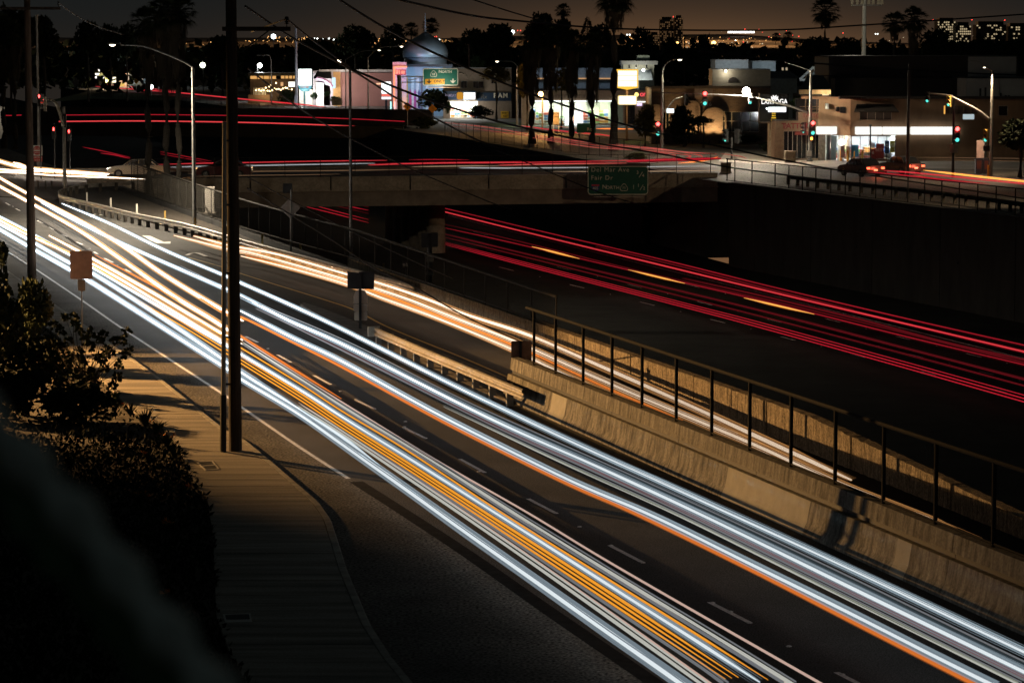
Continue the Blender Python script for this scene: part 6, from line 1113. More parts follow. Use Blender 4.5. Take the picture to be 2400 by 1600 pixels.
MB().add([(xk(740), Yk - 1.5, zk(184)), (xk(783), Yk - 1.5, zk(184)), (xk(780), Yk - .1, zk(167)), (xk(748), Yk - .1, zk(167))], [(0, 1, 2, 3)]).build('awning', black, t); MB().tube(smooth([D(743, 183, Yk - 1.4), D(755, 186, Yk - 1.4), D(770, 193, Yk - 1.4), D(779, 204, Yk - 1.4)]), .3, 5).build('arch_trim', M('arch_mauve', (.4, .25, .38), .8), t)
MB().span((xk(746), Yk - .6, 0), (xk(763), Yk - .1, zk(194))).build('entrance_wall', M('white_plaster', (.70, .70, .66), .8), t); MB().plate(rrect(xk(783), zk(207), xk(790.5), zk(182), .08), Yk - .6, .3).build('blade_sign', E('blade_blue', (.55, .82, 1), 1.3), t); MB().span((xk(705), Yk + .5, 0), (xk(737), Yk + 3, zk(210))).build('side_block', M('white_plaster', (.70, .70, .66)), t)
lamp((xk(760), Yk - 3, 3), (.95, .95, 1), 900, t, .3); lamp((xk(722), Yk - 3, 2.4), (1, .95, .8), 600, t, .3); lamp((xk(800), Yk - 4, 5), (1, .7, .5), 450, t, .3); lamp((xk(860), Yk - 9, 5), (1, .75, .7), 1100, t, .4)
t = thing('totem_sign', 'tall white lit menu sign on a teal post at the left of the pink building', 'sign', (X(718, 505), 505, 0)); Yq = 505; MB().plate(rrect(X(704, Yq), Z(201, Yq), X(735, Yq), Z(162, Yq), .15), Yq - .2, .5).build('sign_face', E('menu_white', (.86, 1, 1), 2.0), t)
tl = M('teal', (.05, .16, .19), .5); MB().plate([(X(704, Yq), Z(205, Yq)), (X(711, Yq), Z(215, Yq)), (X(728, Yq), Z(215, Yq)), (X(735, Yq), Z(205, Yq)), (X(735, Yq), Z(201.5, Yq)), (X(704, Yq), Z(201.5, Yq))], Yq - .2, .4).build('lower_plate', tl, t); MB().span((X(716, Yq), Yq - .1, 0), (X(720, Yq), Yq + .1, Z(215.3, Yq))).build('post', tl, t); scribble(t, X(709, Yq), Z(206, Yq), X(728, Yq), Z(203, Yq), Yq - .25, E('letter_coral', (1, .35, .25), .8), 8, .06); scribble(t, X(712, Yq), Z(214, Yq), X(726, Yq), Z(210, Yq), Yq - .25, M('letter_teal', (.3, .5, .5), .5), 4, .06); lamp((X(719, Yq), Yq - 2, 4), (.75, .95, 1), 600, t, .5)
t = thing('flag_pole', 'tall pale violet pole beside the white menu sign', 'pole', (X(699, 508), 508, 0)); Yq = 508; MB().tube([(X(699, Yq), Yq, 0), (X(699, Yq), Yq, Z(66, Yq))], [.26, .2], 10).build('pole', M('pole_violet', (.5, .5, .58), .5), t); MB().span((X(695, Yq), Yq - .2, 0), (X(701, Yq), Yq + .3, Z(223, Yq))).build('foot', M('pole_violet', (.5, .5, .58)), t); MB().box((X(692, Yq), Yq - .1, Z(200, Yq)), (.1, .1, .1)).build('bracket', dark_m, t)
# restaurant with string lights
Yv = 545; t = thing('restaurant', 'dark restaurant with glowing eaves and strings of bulbs on its patio', 'restaurant', (X(640, Yv), Yv, 0)); xv = lambda p: X(p, Yv); zv = lambda p: Z(p, Yv)
MB().span((xv(592), Yv, 0), (xv(700), Yv + 9, zv(186))).build('wall', M('rest_wall', (.08, .06, .05), .9), t); MB().span((xv(588), Yv - 1, zv(178)), (xv(704), Yv + 9, zv(171))).build('roof', black, t); MB().span((xv(593), Yv - .3, zv(185.5)), (xv(652), Yv - .01, zv(178.5))).build('lit_clerestory', E('clerestory', (1, .52, .16), .75), t); MB().span((xv(664), Yv - .3, zv(184.5)), (xv(698), Yv - .01, zv(176))).build('lit_clerestory', E('clerestory', (1, .52, .16)), t)
for px in (608, 622, 636, 642, 672, 681, 690): MB().span((xv(px), Yv - .36, zv(186)), (xv(px + 2), Yv - .302, zv(177.5))).build('mullion', M('mullion', (.12, .06, .03), .8), t)
MB().span((xv(590), Yv - 3, 0), (xv(640), Yv - 2.8, zv(222))).build('patio_wall', brick_m, t); 
for i in range(9): MB().span((xv(603 + i * 3.3), Yv - 2.9, zv(222)), (xv(604 + i * 3.3), Yv - 2.8, zv(205))).build('patio_post', shop_white, t)
bulb = MB().octa((0, 0, 0), .17).mesh('bulb', E('bulb', (1, .72, .36), 6))
for i, (px, py) in enumerate([(607, 211), (612, 213), (618, 212), (623, 206), (627, 213), (632, 214), (634, 201), (638, 212), (643, 208), (647, 195), (648, 210), (653, 209), (658, 211), (663, 208), (669, 206), (673, 207), (677, 211), (684, 210), (693, 216), (631, 203), (600, 212)]): part_inst(bulb, 'bulb', t, D(px, py, Yv - 4))
for px in (615, 650, 672): lamp(D(px, 212, Yv - 4.5), (1, .66, .3), 260, t, .3)
MB().span((xv(663), Yv - .4, zv(202)), (xv(669), Yv - .02, zv(193))).build('lit_window', E('lit_win_o', (1, .55, .25), .7), t)
t = thing('lit_sign', 'white lit rectangular sign by the pale violet pole', 'sign', (X(690, 520), 520, 0)); Yq = 520; MB().plate(rrect(X(681, Yq), Z(204, Yq), X(700, Yq), Z(192, Yq), .1), Yq, .3).build('sign_face', E('sign_w3', (1, 1, .92), 1.6), t); MB().span((X(690, Yq), Yq + .1, 0), (X(691, Yq), Yq + .2, Z(204, Yq))).build('post', dark_m, t)
t = thing('flood_light', 'glaring white floodlight on a mast above the restaurant', 'lamp', (X(609, 560), 560, 0)); Yq = 560; MB().tube([(X(609, Yq), Yq + .3, 0), (X(609, Yq), Yq + .3, Z(154, Yq))], .1, 6).build('mast', dark_m, t); MB().ball(D(609, 154, Yq), .45, 10).build('lamp_globe', E('flood', (.95, 1, .95), 25), t); lamp(D(609, 156, Yq - 1), (.95, 1, .95), 2500, t, .4)
# far-left filling-station like cluster
Yz = 760; t = thing('roadside_building', 'distant lit shop with a bright sloped roof at the left', 'shop', (X(310, Yz), Yz, 0)); xz = lambda p: X(p, Yz); zz = lambda p: Z(p, Yz)
MB().span((xz(300), Yz, 0), (xz(348), Yz + 9, zz(168))).build('wall', M('rs_wall', (.10, .13, .14), .8), t); MB().add([(xz(300), Yz - 1.5, zz(168)), (xz(346), Yz - 1.5, zz(168)), (xz(342), Yz + 6, zz(152)), (xz(305), Yz + 6, zz(152))], [(0, 1, 2, 3)]).build('roof', M('rs_roof', (.45, .46, .46), .6), t); MB().span((xz(288), Yz - 2, 0), (xz(311), Yz - .1, zz(171))).build('front', M('rs_front', (.48, .36, .26), .7), t); MB().span((xz(334), Yz - 2, zz(187)), (xz(346), Yz - .1, zz(179))).build('front', M('rs_front', (.48, .36, .26)), t); lamp(D(340, 150, Yz - 3), COOL, 4200, t, .4); lamp(D(300, 180, Yz - 5), (1, .75, .5), 1500, t, .4); MB().ball(D(338, 151, Yz - 2), .5, 8).build('lamp_globe', LAMPC, t)
t = thing('pole_sign', 'two stacked overexposed signs on a pole at the distant street', 'sign', (X(244, 740), 740, 0)); Yq = 740; MB().span((X(242, Yq), Yq + .2, 0), (X(245, Yq), Yq + .4, Z(184, Yq))).build('pole', dark_m, t); MB().plate(rrect(X(232, Yq), Z(184, Yq), X(253, Yq), Z(172, Yq), .15), Yq, .4).build('sign_face', E('far_white', (1, .95, .82), 1.9), t); MB().plate(rrect(X(240, Yq), Z(168, Yq), X(253, Yq), Z(161, Yq), .3), Yq, .4).build('sign_face', E('far_white', (1, .95, .82)), t)
t = thing('lit_sign', 'square cream lit sign at the distant street', 'sign', (X(273, 735), 735, 0)); Yq = 735; MB().plate(rrect(X(266, Yq), Z(194, Yq), X(280, Yq), Z(181, Yq), .15), Yq, .4).build('sign_face', E('far_cream', (1, .90, .62), 1.8), t); MB().span((X(272, Yq), Yq + .1, 0), (X(274, Yq), Yq + .3, Z(194, Yq))).build('post', dark_m, t)
t = thing('canopy', 'small amber-lit rounded canopy at the distant street', 'canopy', (X(289, 730), 730, 0)); Yq = 730; MB().plate(rrect(X(281, Yq), Z(203, Yq), X(298, Yq), Z(194, Yq), .4), Yq, 2).build('canopy_box', E('far_amber', (1, .62, .16), .8), t); MB().span((X(283, Yq), Yq + .5, 0), (X(284, Yq), Yq + .7, Z(203, Yq))).build('post', dark_m, t); MB().span((X(295, Yq), Yq + .5, 0), (X(296, Yq), Yq + .7, Z(203, Yq))).build('post', dark_m, t); lamp(D(250, 190, Yq), (1, .7, .4), 5000, t, .5)
t = thing('bus_shelter', 'faint pale wall at the far left behind the palm trunks', 'wall', (X(10, 330), 330, 0)); Yq = 330; MB().span((X(-20, Yq), Yq, 0), (X(20, Yq), Yq + .3, Z(250, Yq))).build('wall', M('pale_wall', (.30, .28, .24)), t); lamp(D(-5, 262, Yq - 3), (1, .9, .75), 200, t, .2)

# lit houses in the middle distance
t = thing('house', 'two-tiered cream building lit above the yellow pole sign', 'building', (X(1490, 470), 470, 0)); Yq = 470; MB().span((X(1458, Yq), Yq, 0), (X(1530, Yq), Yq + 8, Z(152, Yq))).build('wall', M('cream_wall', (.45, .44, .36), .8), t); MB().span((X(1454, Yq), Yq - .3, Z(152, Yq) + .001), (X(1538, Yq), Yq + 8, Z(143, Yq))).build('parapet', white_wall, t); MB().span((X(1491, Yq), Yq + 1, Z(142.5, Yq)), (X(1520, Yq), Yq + 5, Z(130, Yq))).build('tower_room', M('tower_green', (.25, .29, .24), .8), t)
for px in (1470, 1486, 1510): window(t, X(px, Yq), Z(161, Yq), X(px + 4, Yq), Z(151.5, Yq), Yq - .3, darkglass, n=1)
MB().add([(X(1492, Yq), Yq - 2, Z(188, Yq)), (X(1525, Yq), Yq - 2, Z(188, Yq)), (X(1522, Yq), Yq - .1, Z(164, Yq)), (X(1494, Yq), Yq - .1, Z(164, Yq))], [(0, 1, 2, 3)]).build('roof_slope', M('roof_cool', (.28, .32, .35), .7), t); lamp(D(1495, 165, Yq - 4), (1, .97, .8), 600, t, .3); MB().ball(D(1508, 165, Yq - 2.3), .25, 8).build('wall_lamp', LAMPC, t)
t = thing('long_building', 'long blue-lit upper wall glimpsed between the palm crowns', 'building', (X(1330, 480), 480, 0)); Yq = 480; MB().span((X(1225, Yq), Yq, 0), (X(1440, Yq), Yq + 8, Z(160, Yq))).build('wall', M('blue_wall', (.26, .31, .38), .8, var=.2), t); MB().span((X(1224, Yq), Yq - 1, Z(188, Yq)), (X(1441, Yq), Yq - .05, Z(186, Yq))).build('canopy', dark_m, t); MB().span((X(1225, Yq), Yq - .3, Z(186, Yq)), (X(1440, Yq), Yq - .02, Z(183, Yq))).build('lit_strip', E('lit_strip_o', (1, .55, .25), .5), t)
for px in (1260, 1340, 1420): lamp(D(px, 174, Yq - 3), (.75, .88, 1), 55, t, .3)
t = thing('street_light', 'orange sodium lamp glaring between the first two palm trunks', 'street light', (X(1267, 350), 350, 0)); Yq = 350; MB().tube([(X(1271, Yq), Yq + .3, 0), (X(1271, Yq), Yq + .3, Z(221, Yq))], .09, 7).build('pole', wood, t); MB().ball(D(1267, 221, Yq), .30, 10).build('lamp_globe', E('sodium', (1, .62, .2), 30), t); lamp(D(1267, 222, Yq - .8), (1, .5, .14), 5200, t, .25)
for l, px, pt, pb, ax, ay, lx, ly, Yq, on in (('thin street light with a drooping arm above the pink wall', 814, 140, 250, 845, 122, 880, 118, 470, 1), ('taller thin street light with an arm left of the dome', 866, 135, 300, 890, 113, 931, 109, 400, 1), ('pale street light pole with an arm at the pharmacy corner', 1212, 155, 297, 1200, 145, 1176, 144, 380, 1), ('grey street light by the glaring floodlight', 641, 140, 240, 630, 130, 614, 131, 520, 0), ('slim grey pole between the palm trunks', 1334, 160, 330, 0, 0, 0, 0, 322, -1)):
    t = thing('street_light', l, 'street light', (X(px, Yq), Yq, 0)); top = Vector((X(px, Yq), Yq, Z(pt, Yq))); MB().tube([Vector((top.x, Yq, 0)), top], [.16 if on == 1 and px > 1000 else .11, .07], 8).build('pole', paintmetal if px < 1200 or on < 0 else M('pole_cream', (.45, .33, .24), .6), t)
    if on >= 0:
        arm(t, [top, D(ax, ay, Yq), D(lx, ly, Yq)], .06, .05, paintmetal)
        if on: q = D(lx, ly, Yq); cobra(t, q, galv, LAMPW, -1 if lx < px else 1, 1.2); slamp(q + Vector((0, 0, -.4)), (1, .84, .6), 1500, t)
        else: cobra(t, D(lx, ly, Yq), galv, DLENS, -1, 1.2)
for l, px, py, Yq, m, r in (('white lamp high on the slope under the crossarm', 641, 86, 800, 'c', .7), ('greenish lamp left of the bent-arm street light pole', 475, 153, 620, 'g', .62), ('small greenish lamp just left of the near wooden pole', 540, 153, 640, 'g', .32), ('bluish lamp beside the stacked overexposed signs', 261, 153, 730, 'c', .5), ('yellow lamp on the slope above the palm trunks', 1201, 76, 900, 'c', .7), ('orange double lamp in the distance over the brick building', 1673, 102, 900, 'o', .8), ('small orange lamp in the distance right of the centre palms', 1587, 102, 950, 'o', .55), ('orange lamp on the horizon right of the dome', 1084, 105, 900, 'o', .7), ('white lamp low beside the distant red trail', 354, 204, 640, 'c', .55), ('small lamp near the top of the left slope', 474, 117, 900, 'w', .4), ('small lamp on the far street over the restaurant', 614, 116, 800, 'w', .6), ('small lamp in the gap before the pink wall', 795, 144, 640, 'w', .5)):
    t = thing('distant_lamp', l, 'lamp', (X(px, Yq), Yq, 0)); p = D(px, py, Yq); MB().tube([(p.x, Yq + .8, 0), (p.x, Yq + .8, p.z)], .1, 5).build('post', dark_m, t); MB().ball(p, r, 8).build('lamp_globe', {'c': E('dl_cool', (.92, 1, .98), 6), 'g': E('dl_green', (.92, 1, .72), 6), 'o': E('dl_orange', (1, .55, .15), 6), 'w': E('dl_warm', (1, .85, .62), 4)}[m], t)
# ------------------------------------------------------------------ cars
def car(label, loc, rz, paint, lights=(), tail=None, suv=False):
    t = thing('car', label, 'car', loc); loc = Vector(loc); R = Matrix.Rotation(rz, 3, 'Z'); w = lambda x, y, z: loc + R @ Vector((x, y, z))
    def ext(profile, hw, hw2=None):  # side outline (x forward, z) given width; upper points may be narrower
        vs = []
        for s in (-1, 1):
            for x, z in profile: k = hw if hw2 is None or z < 0.95 else hw2; vs.append(w(x, s * k, z))
        n = len(profile); return MB().add(vs, [tuple(range(n)), tuple(range(n, 2 * n))[::-1]] + [(i, i + n, (i + 1) % n + n, (i + 1) % n) for i in range(n)])
    ext([(-2.3, .32), (-2.32, .62), (-2.25, .93), (-1.5, .98), (1.0, .97), (1.9, .86), (2.28, .70), (2.33, .45), (2.28, .28), (1.75, .26), (1.68, .55), (1.4, .68), (1.1, .55), (1.03, .26), (-1.0, .26), (-1.07, .55), (-1.35, .68), (-1.65, .55), (-1.72, .28)], .88).build('body', paint, t)
    ext([(-1.75, .985), (-1.15, 1.40), (-.6, 1.46), (.2, 1.44), (.45, 1.38), (1.05, .985)], .82, .66).build('cabin', darkglass, t)
    ext([(-1.12, 1.42), (-.6, 1.485), (.2, 1.465), (.42, 1.40)], .64, .64).build('roof', paint, t)
    for s in (-1, 1): MB().tube([w(.98, s * .80, 1.0), w(.42, s * .655, 1.40)], .035, 5).build('pillar', paint, t); MB().tube([w(-.25, s * .80, .99), w(-.25, s * .66, 1.44)], .035, 5).build('pillar', paint, t); MB().tube([w(-1.65, s * .80, .99), w(-1.1, s * .655, 1.41)], .05, 5).build('pillar', paint, t)
    for x in (1.39, -1.36):
        for s in (-1, 1):
            c = w(x, s * .78, .32); ax = R @ Vector((0, s, 0)); wl = MB().tube([c - ax * .1, c + ax * .1], .32, 18).build('wheel', black, t); MB().tube([c + ax * .101, c + ax * .112], .2, 14).build('rim', galv, wl)
    for s in (-1, 1): MB().box(w(.62, s * .95, 1.02), (.16, .14, .12), rz).build('mirror', paint, t); MB().box(w(-.25, s * .885, .80), (.16, .02, .03), rz).build('door_handle', dark_m, t)
    for s in (-1, 1):
        hl = MB().ball(w(2.24, s * .66, .66), .10, 8).build('headlight', E('car_head', (1, .95, .85), 10) if 'head' in lights else (E('car_head_amber', (1, .55, .2), 6) if 'amber' in lights else glass), t)
        tl = MB().box(w(-2.29, s * .68, .74), (.06, .30, .16), rz).build('tail_light', E('car_tail', (1, .10, .04), 5) if tail else red_sign, t)
    if tail: MB().box(w(-1.35, 0, 1.22), (.05, .3, .04), rz).build('brake_light', E('car_tail', (1, .10, .04)), t)
    MB().box(w(-2.325, 0, .58), (.02, .34, .15), rz).build('number_plate', white_sign, t)
    if 'head' in lights:
        lamp(w(2.7, .5, .7), (1, .92, .8), 350, t, .1)
    if 'amber' in lights: lamp(w(2.7, .5, .7), (1, .45, .15), 60, t, .1)
    if tail: lamp(w(-2.7, 0, .8), (1, .12, .06), 60, t, .2)
    return t
car('cream car with headlights on at the left end of the overpass', (-30.6, 232.2, .012), PI, M('car_cream', (.80, .72, .58), .35, var=.05, spec=.6), lights=('head',))
car('dark red car with an amber headlight behind the bent-arm street light', (-23.4, 231.0, .012), PI, M('car_maroon', (.10, .008, .010), .3, var=.05, spec=.6), lights=('amber',))
cp = P(2054, 416); car('dark car with glowing tail lights waiting on the right bank road', (cp.x - 1.0, cp.y + 2.1, .012), PI / 2 + .42, M('car_dark', (.03, .028, .027), .25, var=.05, spec=.6), tail=True)
cp = P(2147, 411); car('second dark car behind the tall pole with orange-red tail lights', (cp.x - .9, cp.y + 2.4, .012), PI / 2 + .42, M('car_dark2', (.045, .04, .038), .25, var=.05, spec=.6), tail=True)
# cell tower
Yq = 330; t = thing('cell_tower', 'pale monopole cell tower with panel antennas cut off by the top of the picture', 'tower', (X(2016, Yq), Yq, 0)); MB().tube([(X(2016, Yq), Yq, 0), (X(2016, Yq), Yq, Z(60, Yq)), (X(2016, Yq), Yq, Z(-60, Yq))], [.30, .24, .18], 12).build('pole', M('tower_grey', (.62, .62, .56), .6, var=.1), t)
MB().lathe([(.33, Z(61, Yq)), (.33, Z(57, Yq))], (X(2016, Yq), Yq, 0), 12).build('collar', galv, t); MB().span((X(1986, Yq), Yq - .3, Z(14, Yq)), (X(2056, Yq), Yq + .3, Z(12, Yq))).build('platform', galv, t)
for px in (1986, 1998, 2009, 2025, 2035, 2047, 2055): MB().span((X(px - 3, Yq), Yq - .6, Z(11, Yq)), (X(px + 3, Yq), Yq - .35, Z(-40, Yq))).build('antenna', M('antenna_cream', (.5, .44, .32), .6), t)
lamp((X(2016, Yq) - 3, Yq - 12, 13), (1, .9, .7), 700, t, .3)  # added fill light without a fixture, makes the tower stand out

# ------------------------------------------------------------------ trees and plants
def crown_mesh(seed, n=1500, leaf=.14, squash=1.0, clumps=16):
    r = random.Random(seed); mb = MB(); cs_ = []
    for _ in range(clumps):
        a, u = r.uniform(0, 2 * PI), r.uniform(-.85, 1); q = math.sqrt(max(0, 1 - u * u)) * r.uniform(.45, .78); cs_.append((Vector((q * math.cos(a), q * math.sin(a), u * .68)), r.uniform(.24, .42)))
    cs_.append((Vector((0, 0, 0)), .62))
    for _ in range(n):
        c, rad = r.choice(cs_); d = Vector((r.gauss(0, 1), r.gauss(0, 1), r.gauss(0, 1))).normalized(); p = c + d * rad * r.uniform(.55, 1.05)
        mb.leaf(p, d + Vector((r.uniform(-.8, .8), r.uniform(-.8, .8), r.uniform(-.9, .4))), leaf * .45 * r.uniform(.6, 1.4), leaf * r.uniform(.7, 1.5), r)
    return mb.mesh('crown', leaf_d)
CM = [crown_mesh(i, 1700, .17) for i in range(4)]
def recolour(me, mat): m2 = me.copy(); m2.materials.clear(); m2.materials.append(mat); return m2
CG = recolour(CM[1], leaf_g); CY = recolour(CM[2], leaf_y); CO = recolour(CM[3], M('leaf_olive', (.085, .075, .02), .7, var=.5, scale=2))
TG = None
def tree(label, px, cy, rx, ry, Yq, base=None, me=None, name='tree', group=None, cat=None, trunk=True):
    c = D(px, cy, Yq); sx_, sz_ = rx * Yq / F, ry * Yq / F
    t = thing(name, label, cat or name.replace('_', ' '), (c.x, Yq, 0), group)
    part_inst(me or random.choice(CM), 'crown', t, (c.x, Yq, max(c.z, sz_ * .8)), random.uniform(0, 6), (sx_, sx_, sz_))
    if trunk:
        zt = max(c.z, sz_ * .8); MB().tube([(c.x, Yq, 0), (c.x + sx_ * .04, Yq, zt * .5), (c.x - sx_ * .05, Yq, zt)], [sx_ * .09 + .06, sx_ * .07 + .04, sx_ * .04], 7).build('trunk', bark, t)
        for k in range(3): a = k * 2.1 + px; MB().tube([(c.x, Yq, zt - sz_ * .7), (c.x + math.cos(a) * sx_ * .5, Yq + math.sin(a) * sx_ * .5, zt + sz_ * .2)], [sx_ * .04, .02], 5).build('limb', bark, t)
    return t
TR = 'dark trees along the skyline'
for row in (('big round tree standing dark against the sky left of the dome', 833, 104, 44, 42, 560), ('low rounded treetop right of the violet pole', 722, 112, 26, 22, 600), ('wide low tree behind the floodlit restaurant', 620, 128, 58, 24, 640), ('small bushy treetop just left of the big round tree', 764, 116, 26, 20, 640), ('feathery tall tree right of the big round tree', 922, 92, 30, 34, 600),
            ('spreading treetop with a ragged edge right of the dome', 1110, 104, 34, 36, 580), ('tall wide tree left of the first centre palm', 1162, 96, 46, 44, 560), ('dark treetop tucked behind the dome', 1056, 122, 34, 26, 600), ('dense tree behind the first two centre palms', 1262, 74, 38, 42, 560), ('dense dark tree under the ball-headed palm', 1322, 86, 34, 42, 560), ('rounded tree between the pointed conifer and the tallest palm', 1408, 92, 28, 34, 560),
            ('dark bushy tree right of the tallest centre palm', 1506, 110, 32, 42, 520), ('small dark tree beside the far crossarm', 1576, 108, 16, 20, 640), ('little round treetop left of the orange double lamp', 1626, 104, 11, 15, 700), ('taller treetop just left of the orange double lamp', 1650, 102, 16, 20, 700), ('low hazy trees right of the orange double lamp', 1712, 118, 36, 14, 800), ('wide tree left of the cell tower', 1912, 118, 46, 34, 430), ('tree right behind the cell tower', 1985, 118, 36, 32, 430), ('bushy tree right of the cell tower', 2068, 124, 36, 26, 430),
            ('rounded tree before the lit office windows on the right', 2196, 108, 46, 38, 500), ('low dark tree under the right-hand office windows', 2296, 116, 44, 24, 520), ('dark tree at the right end of the skyline', 2385, 118, 44, 26, 500), ('big dark tree at the far left behind the crossarm', 22, 74, 70, 54, 420), ('dark tree right of the left wooden pole', 102, 88, 48, 50, 430), ('tall uneven tree on the left slope', 205, 92, 34, 42, 560), ('feathery tree on the left slope above the bright signs', 258, 100, 34, 40, 600), ('dark tree left of the tall left palms', 296, 104, 26, 46, 560), ('dense tree behind the near pole', 520, 120, 46, 36, 600)):
    tree(*row, group=TR)
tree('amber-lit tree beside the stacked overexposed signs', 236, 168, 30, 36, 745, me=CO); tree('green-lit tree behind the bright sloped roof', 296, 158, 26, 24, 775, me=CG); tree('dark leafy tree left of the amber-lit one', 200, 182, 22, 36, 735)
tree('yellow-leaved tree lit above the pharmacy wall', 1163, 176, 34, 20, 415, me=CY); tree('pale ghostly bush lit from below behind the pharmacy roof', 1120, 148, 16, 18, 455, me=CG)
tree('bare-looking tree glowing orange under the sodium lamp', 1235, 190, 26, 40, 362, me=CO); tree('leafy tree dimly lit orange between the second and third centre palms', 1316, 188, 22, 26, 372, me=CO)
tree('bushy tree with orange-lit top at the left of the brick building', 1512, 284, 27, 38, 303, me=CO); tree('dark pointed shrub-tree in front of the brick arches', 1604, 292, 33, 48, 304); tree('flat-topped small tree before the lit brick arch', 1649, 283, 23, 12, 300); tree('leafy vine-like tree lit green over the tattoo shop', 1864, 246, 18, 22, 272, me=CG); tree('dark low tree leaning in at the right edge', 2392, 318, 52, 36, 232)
for row in (('round clipped dark shrub left of the pharmacy entrance', 1017, 236, 34, 27, 402), ('squarish dark shrub right of the pharmacy entrance', 1128, 263, 27, 17, 405), ('low dark hedge bush left of the dome pole', 895, 273, 28, 13, 400), ('scruffy low bush by the yellow diamond signs', 998, 288, 32, 15, 372), ('dark hedge left of the violet pole foot', 672, 228, 24, 18, 520), ('small topiary at the left of the white entrance', 736, 225, 9, 9, 505), ('round topiary ball in the white entrance', 768, 220, 8, 7, 508), ('flowery bush at the foot of the amber wall', 786, 232, 13, 7, 508)): tree(*row, name='shrub', me=CG if 'topiary' in row[0] or 'flowery' in row[0] else None, trunk=False)
tree('narrow green-lit shrub at the pharmacy corner', 1050, 252, 9, 15, 415, me=CG, name='shrub', trunk=False); tree('dark shrub row under the brick building window', 1745, 325, 40, 10, 300, name='shrub', trunk=False); tree('pale scrubby plant at the junction behind the overpass fence', 1490, 366, 26, 9, 262, name='shrub', me=CO, trunk=False); tree('dark shrub mass beside the tattoo shop fence', 1800, 345, 20, 12, 290, name='shrub', trunk=False)
# pointed conifer
Yq = 570; c = D(1377, 60, Yq); t = thing('conifer', 'pointed dark conifer between the centre palms', 'tree', (c.x, Yq, 0), TR); mb = MB(); r = random.Random(4)
for i in range(900): k = r.random() ** .6; z = Z(38, Yq) - k * 5.5; a = r.uniform(0, 2 * PI); q = k * 1.9 * r.uniform(.6, 1); mb.leaf((c.x + q * math.cos(a), Yq + q * math.sin(a), z), (math.cos(a), math.sin(a), -.4), .12, .5, r)
mb.build('crown', leaf_d, t); MB().tube([(c.x, Yq, 0), (c.x, Yq, Z(45, Yq))], [.25, .05], 6).build('trunk', bark, t)
# palms
def palm_crown(seed, n=46):
    r = random.Random(seed); mb = MB()
    for i in range(n):
        a = i * 2.399; el = 1.25 - 2.1 * (i / n) + r.uniform(-.12, .12); L = r.uniform(.42, .56); d = Vector((math.cos(a) * math.cos(el), math.sin(a) * math.cos(el), math.sin(el)))
        p1 = d * L; mb.tube([Vector((0, 0, 0)), p1], .012, 3, cap=False); u = d.cross(Vector((0, 0, 1))).normalized()
        for k in range(13):
            b = (k - 6) / 6 * 1.25; e = (d * math.cos(b) + u * math.sin(b)).normalized(); tip = p1 + e * r.uniform(.36, .46) + Vector((0, 0, -.10 - .06 * abs(b))); mid = p1 + e * .2; s_ = e.cross(d.cross(u)).normalized() * .022
            mb.add([p1, mid + s_, tip, mid - s_], [(0, 1, 2, 3)])
    return mb.mesh('crown', leaf_d)
def palm_skirt(seed, n=70):
    r = random.Random(seed); mb = MB()
    for i in range(n):
        a = r.uniform(0, 2 * PI); z0 = -r.uniform(0, .72); q = .42 * (1 - .45 * abs(z0)); d = Vector((math.cos(a), math.sin(a), 0)); p1 = d * q + Vector((0, 0, z0)); mb.tube([d * .12 + Vector((0, 0, z0 + .1)), p1], .015, 3, cap=False); u = Vector((-d.y, d.x, 0))
        for k in range(8): b = (k - 3.5) / 3.5 * .5; tip = p1 + Vector((0, 0, -r.uniform(.2, .34))) + u * b * .26 + d * r.uniform(-.12, .08); mb.add([p1, (p1 + tip) / 2 + u * .02, tip, (p1 + tip) / 2 - u * .02], [(0, 1, 2, 3)])
    return mb.mesh('dry_skirt', frond_dry)
PC = [palm_crown(i) for i in range(3)]; PS = [palm_skirt(i) for i in range(2)]
def palm(label, px, pb, w, cy, cr, sb, sw, Yq=None, group='palm trees'):
    Yq = Yq or P(px, pb).y; x = X(px, Yq); zc = Z(cy, Yq); sc_ = cr * Yq / F; t = thing('palm_tree', label, 'palm tree', (x, Yq, 0), group)
    n = 10; MB().tube([(x + .06 * math.sin(i * 1.7 + px), Yq, zc * i / n) for i in range(n + 1)], [w / 2 * Yq / F * (1.35 if i == 0 else 1 - .25 * i / n) for i in range(n + 1)], 10).build('trunk', M('palm_bark', (.030, .026, .021), .95, var=.5, scale=6, stretch=(1, 1, 3), bump=.6), t)
    if w > 9:
        me = MB().lathe([(1.0, 0), (1.12, .02), (1.0, .05)], n=10).mesh('bark_ring', bark)
        for i in range(1, 12): z = zc * (i / 26); part_inst(me, 'bark_ring', t, (x + .06 * math.sin(z / zc * 10 * 1.7 + px), Yq, z), i, (w / 2 * Yq / F * .92 * (1 - .25 * i / 26), w / 2 * Yq / F * .92 * (1 - .25 * i / 26), 1.0))
    part_inst(PC[int(px) % 3], 'crown', t, (x, Yq, zc), px, (sc_, sc_, sc_))
    if sb: h = (sb - cy) * Yq / F; part_inst(PS[int(px) % 2], 'dry_skirt', t, (x, Yq, zc), px * 2, (sw * Yq / F * 1.1, sw * Yq / F * 1.1, h))
